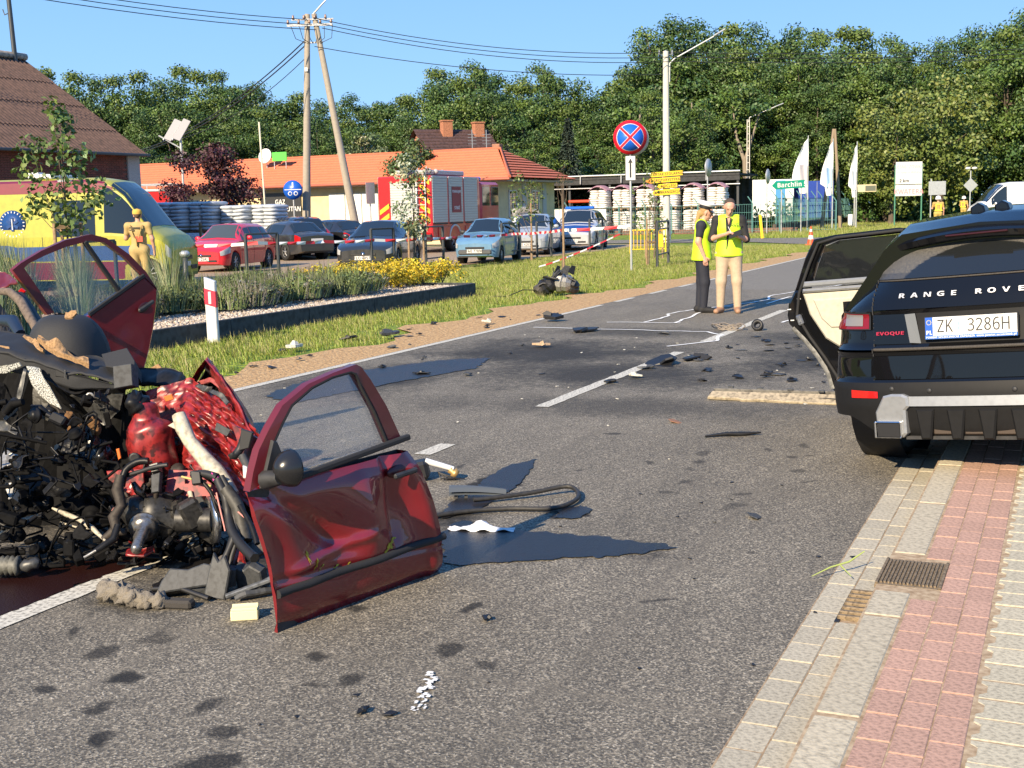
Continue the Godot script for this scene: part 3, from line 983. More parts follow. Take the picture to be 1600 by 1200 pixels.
func build_grass():
	var L := Leaves.new()
	for k in 16:
		var a := rf(0, TAU)
		L.blade(K(rf(-.09, .09), 0, rf(-.09, .09)), K(cos(a), 0, sin(a)) * rf(.01, .06), rf(.025, .075), .004, [Color(.19, .28, .04), Color(.26, .31, .05), Color(.13, .21, .03), Color(.32, .33, .09)][k % 4] * rf(.8, 1.2))
	for k in 2:
		L.blade(K(rf(-.08, .08), 0, rf(-.08, .08)), rdir() * .05, rf(.09, .16), .002, Color(.36, .33, .15))
	var spots := []
	while spots.size() < 26000:
		var s := 9.0 + 43.0 * pow(rf(0, 1), 1.25)
		var t := rf(-13.6, -4.2)
		var edge := -4.5 + .22 * sin(s * 1.7) + .13 * sin(s * 4.1) - (.45 if s > 17 and s < 25 else .0)
		if t > edge + rf(-.4, .15):
			continue
		if s < 24.0 and t < -6.75 and t > -11.2 and s > 9:
			continue
		if t < -12.9 and s > 36:
			continue
		spots.append(K(t, s, rf(.6, 1.25)))
	for k in 5000:
		spots.append(K(rf(-12, 4), rf(62.5, 100), rf(1.5, 2.6)))
	var mm := MultiMesh.new()
	mm.transform_format = MultiMesh.TRANSFORM_3D
	mm.mesh = L.mesh()
	mm.instance_count = spots.size()
	for i in spots.size():
		var q: Vector3 = spots[i]
		mm.set_instance_transform(i, Transform3D(BY(rf(0, TAU)).scaled(K(q.z, q.z, q.z)), V(q.x, -.03, q.y)))
	var o := MultiMeshInstance3D.new()
	o.name = "grass_blades"
	o.multimesh = mm
	o.material_override = leafy(.4)
	add_child(o)
	stuff(o, "short sunlit grass growing on the verges", "grass")
	struct(sheet([-11.2, 8.5, -6.9, 8.5, -6.9, 23.9, -11.2, 23.9], .19), "gravel_bed", ground_mat("pebble", "sand_n", 1.6, Color(.95, .92, .90), .95))
	var peb := MB.new()
	peb.ell(Vector3.ZERO, K(.024, .015, .02), 6)
	mm = MultiMesh.new()
	mm.transform_format = MultiMesh.TRANSFORM_3D
	mm.use_colors = true
	mm.mesh = peb.mesh()
	mm.instance_count = 9000
	for i in 9000:
		var t := -6.92 - 1.6 * pow(rf(0, 1), 1.4)
		mm.set_instance_transform(i, Transform3D(Basis(rdir(), rf(0, 3)).scaled(Vector3.ONE * rf(.5, 1.3)), V(t, .2, rf(11, 23.85))))
		mm.set_instance_color(i, Color(.30, .23, .17).lerp(Color(.62, .56, .48), rf(0, 1)) * rf(.6, 1.0))
	o = MultiMeshInstance3D.new()
	o.name = "gravel"
	o.multimesh = mm
	var pm := mt(1, 1, 1, .85)
	pm.vertex_color_use_as_albedo = true
	o.material_override = pm
	add_child(o)
	stuff(o, "pale pebbles covering the planted bed", "gravel")
	var board := mt(.045, .05, .055, .75, 0, "grime", 1.2)
	var bed := thing("bed_edging", "low dark grey edging of concrete boards round the gravel bed", "kerb", V(-6.84, 0, 16))
	var s := 8.0
	while s < 23.7:
		var mb := MB.new()
		mb.box(V(rf(-.004, .004), .10, s + .995 - 16), K(.06, .30, 1.985), BI, .008)
		part(mb, "board", board, bed)
		s += 1.995
	for k in 2:
		var mb := MB.new()
		mb.box(V(-1.06 - k * 2.0, .10, 7.99), K(1.99, .30, .06), BI, .008)
		part(mb, "board", board, bed)

func build_barn():
	var o := thing("brick_barn", "red brick barn with dark brown corrugated roof, behind the ambulance", "barn", V(-26.3, 0, 30))
	var brickm := mt(.20, .075, .055, .9, 0, "grime", 1.0)
	var mortar := mt(.17, .115, .09, .95, 0, "grime", 1.5)
	var mb := MB.new()
	mb.box(V(-5.2, 2.05, .0), K(10.3, 4.1, 12.9))
	mb.prism([Q(-5.15, 4.1), Q(5.15, 4.1), Q(0, 7.55)], 12.8, TP(V(-5.2, 0, 0)))
	part(mb, "wall", mortar, o)
	var b1 := MB.new()
	b1.box(Vector3.ZERO, K(.03, .064, .245), BI, .004)
	var bmesh := b1.mesh()
	var tones := []
	for k in 4:
		tones.append(mt(.21 * (.75 + .16 * k), .075 * (.8 + .1 * k), .052 * (.8 + .08 * k), .9, 0, "grime", 2.0))
	var made := 0
	var MMs := []
	for r in range(53, 20, -1):
		for c in 46:
			var s := -5.7 + c * .255 + (.1275 if r % 2 else .0)
			if s > 5.7:
				continue
			if made < 300 and s > 1.2:
				var e := put(bmesh, "brick", tones[rng.randi() % 4], o)
				e.position = V(.012, r * .0765, s)
				made += 1
			else:
				MMs.append(V(.012, r * .0765, s))
	var mm := MultiMesh.new()
	mm.transform_format = MultiMesh.TRANSFORM_3D
	mm.mesh = bmesh
	mm.instance_count = MMs.size()
	for i in MMs.size():
		mm.set_instance_transform(i, TP(MMs[i]))
	var mi := MultiMeshInstance3D.new()
	mi.name = "brickwork"
	mi.multimesh = mm
	mi.material_override = tones[1]
	o.add_child(mi)
	mi.set_meta("kind", "stuff")
	mb = MB.new()
	mb.box(V(.0, 2.05, 6.12), K(.1, 4.1, .62), BI, .02)
	part(mb, "concrete_pillar", M.concrete, o)
	var roofm := mt(.105, .062, .048, .85, 0, "grime", .7)
	var dirv := K(-5.3, 3.55, 0).normalized()
	var nrm := K(3.55, 5.3, 0).normalized()
	for side in 2:
		for k in 4:
			mb = MB.new()
			mb.sg = 0
			var f := func(u: float, v: float) -> Vector3:
				var l := -.45 + (k + v * 1.06) * 1.68
				var p := K(.0, 4.16, 0) + dirv * l + nrm * (.028 * cos(u * 12.8 / .177 * TAU) + .02 * (3 - k) * .0 + .03 - v * .025 + k * .002)
				if side == 1:
					p.x = -10.4 - p.x
				return p + V(0, 0, -6.55 + u * 13.1)
			mb.grid(440, 1, f, side == 1)
			part(mb, "roof_sheet", roofm, o)
	mb = MB.new()
	mb.tube([V(-5.2, 7.78, -6.6), V(-5.2, 7.78, 6.6)], .13, 8)
	part(mb, "ridge_cap", mt(.4, .33, .27, .85, 0, "grime", 1.0), o)
	mb = MB.new()
	mb.bar(V(.36, 3.95, -6.6), V(.36, 3.95, 6.6), .12, .10, .02)
	part(mb, "gutter", M.railing, o)
	var p := thing("roof_mast", "dark steel mast rising from the end of the barn roof's ridge", "mast", V(-31.4, 7.4, 36.0))
	mb = MB.new()
	mb.tube([Vector3.ZERO, K(-.15, 4.0, 0)], [.09, .075], 8)
	part(mb, "pole", M.railing, p)
	mb = MB.new()
	mb.tube([K(-.1, 1.9, 0), K(-.35, 1.85, 0), K(-.42, 2.05, 0)], .02, 6)
	part(mb, "hook", M.railing, p)

func tile_roof(parent: Node, a: Vector3, along: Vector3, up: Vector3, L0: float, L1: float, off: float, mat: Material, nrm: Vector3):
	var n := int(up.length() / .36)
	for k in n:
		var mb := MB.new()
		mb.sg = 0
		var cols := int(lerpf(L0, L1, float(k) / n) / .10)
		var f := func(u: float, v: float) -> Vector3:
			var t := (k + v * 1.04) / n
			var l := lerpf(L0, L1, t)
			return a + up * t + along * (off * t + u * l) + nrm * (.022 * absf(sin(u * l / .22 * PI)) + .05 * (1.0 - v) + .004 * k)
		mb.grid(cols, 1, f)
		var g := func(u: float, v: float) -> Vector3:
			var t := (k + .0) / n
			var l := lerpf(L0, L1, t)
			return a + up * t + along * (off * t + u * l) + nrm * (.022 * absf(sin(u * l / .22 * PI)) + .05 * v - .03 * (1.0 - v) + .004 * k)
		mb.grid(cols, 1, g)
		part(mb, "tile_course", mat, parent)

func window_in(parent: Node, c: Vector3, w: float, h: float, nrm: Vector3, frame: Material, bars := 1):
	var x := Vector3.UP.cross(nrm)
	var b := Basis(x, Vector3.UP, nrm)
	var mb := MB.new()
	for s in [-1, 1]:
		mb.box(c + x * (w / 2 * s), K(.07, h, .07), b)
		mb.box(c + Vector3.UP * (h / 2 * s), K(w + .07, .07, .075), b)
	for k in bars:
		mb.box(c + x * (w * ((k + 1.0) / (bars + 1) - .5)), K(.05, h, .06), b)
	var wi := part(mb, "window", frame, parent)
	mb = MB.new()
	mb.box(c, K(w, h, .02), b)
	part(mb, "pane", M.glass, wi)

func build_shop():
	var orange := mt(.52, .14, .066, .75, 0, "dust", .5)
	var cream := mt(.60, .50, .29, .9, 0, "dust", .3)
	var o := thing("shop_building", "long single-storey cream shop with orange tiled hip roof behind the cars", "shop", V(-22.2, 0, 58.5))
	var mb := MB.new()
	mb.box(V(-17.5, 1.6, 4.2), K(34, 3.2, 7.6))
	part(mb, "wall", cream, o)
	var e := 3.32
	tile_roof(o, V(-36.0, e, -.35), Vector3.RIGHT, V(1.2, 1.62, 3.9) - V(1.2, 0, 0), 36.5, 34.1, .0, orange, V(0, 3.9, -1.62).normalized())
	mb = MB.new()
	var A := V(.55, e, -.35); var B := V(.55, e, 8.75); var R := V(-2.0, e + 1.66, 4.1)
	part_tri_hip(o, A, B, R, orange)
	mb.quad(V(-36, e, 8.75), V(-36, e + 1.62, 4.1), V(-2.0, e + 1.62, 4.1), V(.55, e, 8.75))
	part(mb, "back_slope", orange, o)
	mb = MB.new()
	mb.tube([A + K(0, .06, 0), R + K(0, .05, 0), V(-36, e + 1.71, 3.6)], .09, 6)
	part(mb, "ridge_tiles", orange, o)
	mb = MB.new()
	mb.box(V(-17.7, e - .12, 4.2), K(36.2, .1, 9.0))
	part(mb, "soffit", mt(.35, .27, .2, .8), o)
	mb = MB.new()
	mb.tube([V(-36, e - .05, -.45), V(.6, e - .05, -.45)], .07, 8)
	part(mb, "gutter", mt(.32, .09, .05, .5), o)
	var dark := mt(.03, .03, .03, .4)
	mb = MB.new()
	mb.box(V(-13.9, 1.75, .36), K(2.7, 2.4, .1))
	part(mb, "shop_window", dark, o)
	words("GAZ", .26, M.white, o, facing(V(-13.9, 2.45, .27)))
	words("PROPAN-BUTAN", .26, M.white, o, facing(V(-13.9, 2.05, .27)))
	mb = MB.new()
	mb.box(V(-16.3, 1.5, .36), K(1.5, 1.6, .08), BI, .01)
	part(mb, "poster_board", mt(.62, .55, .46, .6), o)
	mb = MB.new()
	mb.lathe([Q(0, 0), Q(.5, 0), Q(.5, .02), Q(0, .02)], 20, Transform3D(BX(PI / 2), V(-16.2, 1.6, .31)))
	part(mb, "poster_disc", mt(.62, .62, .5, .6), o)
	mb = MB.new()
	mb.box(V(-17.5, 1.6, .35), K(.9, 2.2, .09))
	part(mb, "poster_board", mt(.42, .09, .07, .6), o)
	for k in 3:
		mb = MB.new()
		mb.box(V(-10.2 + k * 1.05, 1.5, .36), K(1.0, 2.6, .08), BI, .01)
		part(mb, "white_panel", mt(.66, .68, .64, .6), o)
	for k in 2:
		mb = MB.new()
		mb.box(V(-20.5 - k * 2.4, 1.6, .37), K(1.9, 2.2, .08))
		part(mb, "shop_window", M.glass, o)
	window_in(o, V(-.48, 2.0, 2.2), .9, 1.4, Vector3.RIGHT, M.white)
	window_in(o, V(-.48, 2.0, 5.2), .9, 1.4, Vector3.RIGHT, M.white)
	for k in [3.7, 6.5]:
		mb = MB.new()
		mb.box(V(-.49, 1.6, k), K(.08, 3.1, .5))
		part(mb, "pilaster", mt(.42, .42, .42, .9), o)
	window_in(o, V(-1.6, 1.9, .38), .9, 1.5, Vector3.BACK, M.white)
	mb = MB.new()
	mb.box(V(-2.6, e + 1.75, 5.0), K(.45, .5, .45), BI, .02)
	part(mb, "chimney", mt(.4, .19, .12, .9, 0, "grime", 3.0), o)
	var g := thing("roof_sign", "bright green board standing on the orange roof beside the purple tree", "sign", V(-37.2, 0, 60.5))
	mb = MB.new()
	mb.box(K(.0, 5.05, 0), K(1.0, .5, .06), BI, .01)
	part(mb, "board", mt(.08, .5, .06, .5), g)
	mb = MB.new()
	for k in [-.4, .4]:
		mb.bar(K(k, 4.2, -.05), K(k, 4.9, -.05), .04, .04)
	part(mb, "leg", M.galv, g)
	var ds := thing("satellite_dish", "pale satellite dish at the roof edge left of the green board", "satellite dish", V(-38.2, 4.9, 60.6))
	mb = MB.new()
	mb.lathe([Q(.0, .0), Q(.25, .04), Q(.42, .12), Q(.44, .12), Q(.26, .02), Q(.0, -.02)], 18, Transform3D(BX(PI / 2.4), K(0, .2, 0)))
	part(mb, "bowl", M.white, ds)
	mb = MB.new()
	mb.bar(K(0, -.8, -.05), K(0, .2, -.05), .04, .04)
	mb.bar(K(0, .05, 0), K(0, .1, .45), .02, .02)
	part(mb, "arm", M.galv, ds)
	var h := thing("brick_house", "brick house with dark brown tiled roof and two chimneys behind the shop", "house", V(-35.81, 0, 73.8) - BY(.85) * K(-1.9, 0, -3.4), .85)
	var hb := mt(.47, .20, .115, .9, 0, "grime", .8)
	mb = MB.new()
	mb.box(K(.8, 2.35, -3.4), K(4.8, 4.7, 6.4))
	mb.prism([Q(-3.2, 4.7), Q(3.2, 4.7), Q(0, 6.9)], 4.8, Transform3D(BY(PI / 2), K(.8, 0, -3.4)))
	part(mb, "wall", hb, h)
	var brown := mt(.085, .045, .04, .75, 0, "grime", .6)
	tile_roof(h, K(-1.9, 4.55, .15), Vector3.RIGHT, K(0, 2.55, -3.55), 5.4, 5.4, .0, brown, K(0, 3.55, 2.65).normalized())
	mb = MB.new()
	mb.quad(K(3.5, 4.55, -6.95), K(-1.9, 4.55, -6.95), K(-1.9, 7.1, -3.4), K(3.5, 7.1, -3.4))
	part(mb, "back_slope", brown, h)
	mb = MB.new()
	mb.lathe([Q(0, 0), Q(.26, 0), Q(.26, .04), Q(0, .04)], 16, Transform3D(Basis(Vector3.FORWARD, PI / 2), K(-1.62, 5.9, -3.4)))
	part(mb, "round_window", M.glass, h)
	for q in [[.3, 7.1], [2.6, 7.0]]:
		mb = MB.new()
		mb.box(K(q[0], q[1], -2.9), K(.7, 1.1, .55), BI, .01)
		mb.box(K(q[0], q[1] + .58, -2.9), K(.8, .1, .65), BI, .01)
		part(mb, "chimney", mt(.46, .19, .10, .9, 0, "grime", 2.0), h)
	for q in [.9, 1.9]:
		mb = MB.new()
		mb.bar(K(q, 5.2, .1), K(q, 6.9, .1), .04, .04)
		for k in 4:
			mb.bar(K(q - .3, 6.0 + k * .2, .1), K(q + .3, 6.0 + k * .2, .1), .02, .02)
		part(mb, "antenna", M.galv, h)

func part_tri_hip(o: Node, A: Vector3, B: Vector3, R: Vector3, mat: Material):
	var n := 11
	for k in n:
		var mb := MB.new()
		mb.sg = 0
		var nrm := (B - A).cross(R - A).normalized()
		if nrm.y < 0:
			nrm = -nrm
		var f := func(u: float, v: float) -> Vector3:
			var t := clampf((k + v * 1.03) / n, 0, .999)
			return A.lerp(R, t).lerp(B.lerp(R, t), u) + nrm * (.05 * (1.0 - v))
		mb.grid(14, 1, f)
		part(mb, "tile_course", mat, o)

func bag_stack(called: String, label: String, at: Vector3, w: float, rows: int, cap: Color, body: Material, per := 3, group := ""):
	var o := thing(called, label, "bags", at, .0, group)
	var mb := MB.new()
	for k in 3:
		mb.box(K((k - 1) * w * .42, .05, 0), K(.1, .1, w))
	for k in 5:
		mb.box(K(0, .115, (k - 2) * w * .22), K(w, .025, .1))
	part(mb, "pallet", M.stake, o)
	var h := .135
	for r in rows:
		for k in per:
			mb = MB.new()
			var x := (k - (per - 1) * .5) * w / per
			var yy := h + .085 - .05 * absf(k - (per - 1) * .5) * (.3 + r / float(rows))
			mb.pillow(K(x + rf(-.03, .03), yy, rf(-.03, .03)), K(w / per * .54, .088, w * .53), BY(rf(-.08, .08)) * BZ(rf(-.09, .09)))
			part(mb, "bag", body, o)
		h += .145
	if cap.a > 0:
		mb = MB.new()
		mb.sg = 0
		var f := func(u: float, v: float) -> Vector3:
			return K((u - .5) * w * 1.1, h - .02 + .3 * sin(u * PI) - .03 * cos(v * 20) - .06 * pow(absf(v - .5) * 2, 4), (.5 - v) * w * 1.12)
		mb.grid(16, 10, f)
		part(mb, "cover_sheet", mt(cap.r, cap.g, cap.b, .5), o)

func build_yard():
	var o := thing("canopy_shed", "open steel canopy shed with dark corrugated back wall behind the bag pallets", "shed", V(-23.4, 0, 79.5))
	var dk := mt(.028, .03, .033, .7, 0, "grime", .5)
	var mb := MB.new()
	mb.sg = -1
	var f := func(u: float, v: float) -> Vector3: return V(-6.5 + u * 14.5, v * 3.4, 4.2 + .05 * absf(fposmod(u * 60, 2.0) - 1.0))
	mb.grid(120, 1, f)
	part(mb, "back_wall", dk, o)
	mb = MB.new()
	mb.box(V(.75, 3.62, 2.2), K(15, .12, 5.0))
	mb.box(V(.75, 3.50, -.2), K(15, .5, .12))
	part(mb, "roof", dk, o)
	mb = MB.new()
	mb.tube([V(-6.8, 3.82, -.35), V(8.3, 3.82, -.35)], .06, 8)
	part(mb, "gutter", M.galv, o)
	mb = MB.new()
	mb.tube([V(-6.8, 3.0, -.35), V(8.3, 3.0, -.35)], .04, 8)
	part(mb, "front_rail", M.galv, o)
	for k in 6:
		mb = MB.new()
		mb.box(V(-6.4 + k * 2.9, 1.7, -.1), K(.14, 3.4, .14))
		part(mb, "post", M.railing, o)
	for k in 5:
		mb = MB.new()
		mb.tube([V(-5.5 + k * 2.9, 3.3, -.4), V(-5.5 + k * 2.9, 3.85, -.4)], .05, 6)
		part(mb, "bracket", M.galv, o)
	for q in [[-29.1, 78.3, "red tractor-like machine under the canopy, left one"], [-25.6, 78.6, "red tractor-like machine under the canopy, right one"]]:
		var t := thing("tractor", q[2], "tractor", V(q[0], 0, q[1]))
		mb = MB.new()
		mb.box(K(0, 1.0, 0), K(.9, .6, 1.6), BI, .06)
		part(mb, "body", M.red, t)
		mb = MB.new()
		mb.box(K(0, 2.15, 0), K(1.7, .18, 1.4), BI, .05)
		part(mb, "roof", mt(.6, .06, .02, .5), t)
		mb = MB.new()
		for sx in [-.6, .6]:
			for sz in [-.55, .55]:
				mb.bar(K(sx, 1.2, sz), K(sx, 2.1, sz), .06, .06)
		part(mb, "cab_post", M.black, t)
		for sx in [-.7, .7]:
			mb = MB.new()
			mb.lathe([Q(.2, -.15), Q(.55, -.17), Q(.62, -.1), Q(.62, .1), Q(.55, .17), Q(.2, .15)], 18, Transform3D(Basis(Vector3.FORWARD, PI / 2), K(sx, .62, .3)))
			part(mb, "wheel", M.rubber, t)
	var sack := mt(.76, .71, .67, .55, 0, "dust", 1.6)
	var sack2 := mt(.74, .69, .65, .5, 0, "dust", 1.6)
	var names := ["leftmost", "second", "third", "fourth", "fifth", "rightmost"]
	for k in 6:
		var at := V(-22.9 + k * 1.42, 0, 74.6 + k * .35)
		bag_stack("sack_pallet", "lower pallet of white sacks in the yard, %s of six along the fence" % names[k], at, 1.15, 9, Color(0, 0, 0, 0), sack2, 2, "lower sack pallets along the fence")
		bag_stack("sack_pallet", "upper pallet of white sacks under a pink cover, %s of six" % names[k], at + K(0, 1.5, 0), 1.15, 8, Color(.36, .19, .20) if k != 3 else Color(.10, .06, .09), sack, 2, "upper sack pallets along the fence")
	var wrap := mt(.50, .53, .56, .35, 0, "dust", 1.2)
	var nm2 := ["leftmost", "second from left", "middle", "second from right", "rightmost"]
	for k in 5:
		bag_stack("sack_pallet", "upper stack of grey plastic-wrapped sacks behind the ambulance, %s" % nm2[k], V(-30.2 + k * 1.22, 1.05 if k < 3 else .0, 41.2 + k * .4), 1.15, 8 if k < 3 else 14, Color(0, 0, 0, 0), wrap, 2, "grey sack stacks behind the ambulance")
	var big := mt(.42, .45, .50, .6, 0, "grime", 1.5)
	for k in 2:
		o = thing("bulk_bag", "big %s fabric bulk bag under the grey sacks beside the ambulance" % ["dark brown", "pale grey printed"][k], "bulk bag", V(-29.6 + k * 1.6, 0, 40.6))
		mb = MB.new()
		mb.box(K(0, .55, 0), K(1.45, 1.1, 1.2), BI, .12)
		part(mb, "bag", [mt(.05, .035, .03, .8), big][k], o)
		if k == 1:
			for c in 3:
				mb = MB.new()
				mb.box(K(-.42 + c * .42, .45, .605), K(.3, .5, .006))
				part(mb, "printed_panel", mt(.33, .37, .44, .6), o)
	o = thing("pipe_rack", "brown steel tube barrier in front of the grey sacks", "barrier", V(-28.6, 0, 39.6))
	mb = MB.new()
	mb.bar(V(-1.6, 1.35, 0), V(2.6, 1.35, 0), .06, .06)
	part(mb, "rail", mt(.12, .10, .05, .6), o)
	for k in [-1.2, .2, 2.3]:
		mb = MB.new()
		mb.bar(V(k, 0, 0), V(k, 1.5, 0), .08, .08)
		part(mb, "post", mt(.12, .10, .05, .6), o)
	var clutter := [["blue_barrel", "big blue plastic barrel by the shop front", -33.0, 54.2, 0], ["red_bin", "red brick-coloured planter box right of the blue barrel", -29.2, 55.6, 1], ["brick_planter", "terracotta brick planter left of the leaning pole", -38.6, 54.0, 1]]
	for q in clutter:
		o = thing(q[0], q[1], "barrel" if q[4] == 0 else "planter", V(q[2], 0, q[3]))
		mb = MB.new()
		if q[4] == 0:
			mb.lathe([Q(0, 0), Q(.42, 0), Q(.46, .1), Q(.5, .7), Q(.46, 1.3), Q(.42, 1.38), Q(.0, 1.4)], 18)
			part(mb, "drum", mt(.02, .13, .45, .4), o)
			for y in [.35, 1.0]:
				mb = MB.new()
				mb.lathe([Q(.49, y - .04), Q(.53, y), Q(.49, y + .04)], 18)
				part(mb, "hoop", mt(.02, .13, .45, .4), o)
		else:
			mb.box(K(0, .45, 0), K(1.1, .9, .6), BI, .03)
			part(mb, "box", mt(.35, .10, .07, .8, 0, "grime", 2.0), o)
			mb = MB.new()
			mb.box(K(0, .92, 0), K(1.2, .08, .7), BI, .02)
			part(mb, "rim", mt(.30, .09, .06, .8), o)
	for k in 10:
		o = thing("garden_machine", "small dark garden machine among the goods before the shop", "machine", V(-41.5 + k * 1.0, 0, 55.0 + rf(-.6, .6)), rf(0, 3), "garden machines before the shop")
		mb = MB.new()
		mb.box(K(0, .5, 0), K(.6, .45, .9), BI, .08)
		part(mb, "body", [M.plastic, M.red, M.railing][k % 3], o)
		mb = MB.new()
		mb.tube([K(-.2, .6, .4), K(-.2, 1.2, .9), K(.2, 1.2, .9), K(.2, .6, .4)], .025, 6)
		part(mb, "handle", M.railing, o)
		for sx in [-.33, .33]:
			mb = MB.new()
			mb.lathe([Q(0, -.06), Q(.2, -.06), Q(.24, 0), Q(.2, .06), Q(0, .06)], 12, Transform3D(Basis(Vector3.FORWARD, PI / 2), K(sx, .24, 0)))
			part(mb, "wheel", M.rubber, o)
	var fence := thing("yard_fence", "teal wire mesh fence round the sack yard with cranked tops", "fence", V(-20, 0, 72.5))
	var teal := mt(.05, .17, .17, .5)
	for k in 12:
		mb = MB.new()
		var p := V(-6.0 + k * 1.6, 0, k * .25)
		mb.bar(p, p + K(0, 1.75, 0), .06, .06)
		mb.bar(p + K(0, 1.75, 0), p + V(-.28, 2.15, 0), .05, .05)
		part(mb, "post", teal, fence)
	for k in 11:
		mb = MB.new()
		var p := V(-6.0 + k * 1.6, 0, k * .25)
		var q := V(-6.0 + (k + 1) * 1.6, 0, (k + 1) * .25)
		for y in [.1, .65, 1.2, 1.68]:
			mb.bar(p + K(0, y, 0), q + K(0, y, 0), .02, .02)
		for i in 12:
			var a := p.lerp(q, (i + .5) / 12)
			mb.bar(a + K(0, .1, 0), a + K(0, 1.68, 0), .012, .012)
		part(mb, "mesh_panel", teal, fence)
	for q in [["fence_banner", "white printed banner with orange half disc tied to the yard fence", -25.6, 72.0, 3.4, 1.0], ["fence_banner", "narrow white banner on the fence below the canopy, right of the first", -22.5, 72.3, 1.6, .9]]:
		o = thing(q[0], q[1], "banner", V(q[2], 0, q[3]))
		mb = MB.new()
		mb.box(K(0, 1.15, 0), K(q[4], q[5], .02))
		part(mb, "cloth", mt(.66, .68, .65, .6), o)
		if q[4] > 2:
			mb = MB.new()
			var hp := [Q(-.45, 0)]
			for i in 9:
				hp.append(Q(.45 * cos(PI - PI * i / 8.0), .45 * sin(PI * i / 8.0)))
			mb.prism(hp, .01, TP(K(-.95, .8, .016)))
			part(mb, "printed_disc", mt(.65, .22, .03, .6), o)
	o = thing("yard_wall", "low reddish-brown plinth wall along the foot of the yard fence", "wall", V(-12.5, 0, 76))
	mb = MB.new()
	mb.box(V(-7.5, .1, -2.2), K(19, .3, .2), BY(.155), .02)
	part(mb, "plinth", mt(.22, .12, .09, .9, 0, "grime", 1.0), o)
	o = thing("roadside_fence", "green mesh fence on a brown plinth running away right of the trailer", "fence", V(-12.6, 0, 76))
	mb = MB.new()
	mb.box(V(.5, .2, 17), K(.2, .5, 35), BI, .02)
	part(mb, "plinth", mt(.10, .07, .055, .9, 0, "grime", 1.0), o)
	for k in 14:
		mb = MB.new()
		mb.bar(V(.5, .4, k * 2.5), V(.5, 2.1, k * 2.5), .07, .07)
		mb.bar(V(.5, 2.1, k * 2.5), V(.2, 2.5, k * 2.5), .05, .05)
		part(mb, "post", teal, o)
	for k in 13:
		mb = MB.new()
		for y in [.5, 1.0, 1.5, 2.0]:
			mb.bar(V(.5, y, k * 2.5), V(.5, y, k * 2.5 + 2.5), .02, .02)
		for i in 14:
			mb.bar(V(.5, .5, (k + i / 14.0) * 2.5), V(.5, 2.0, (k + i / 14.0) * 2.5), .014, .014)
		part(mb, "mesh_panel", teal, o)

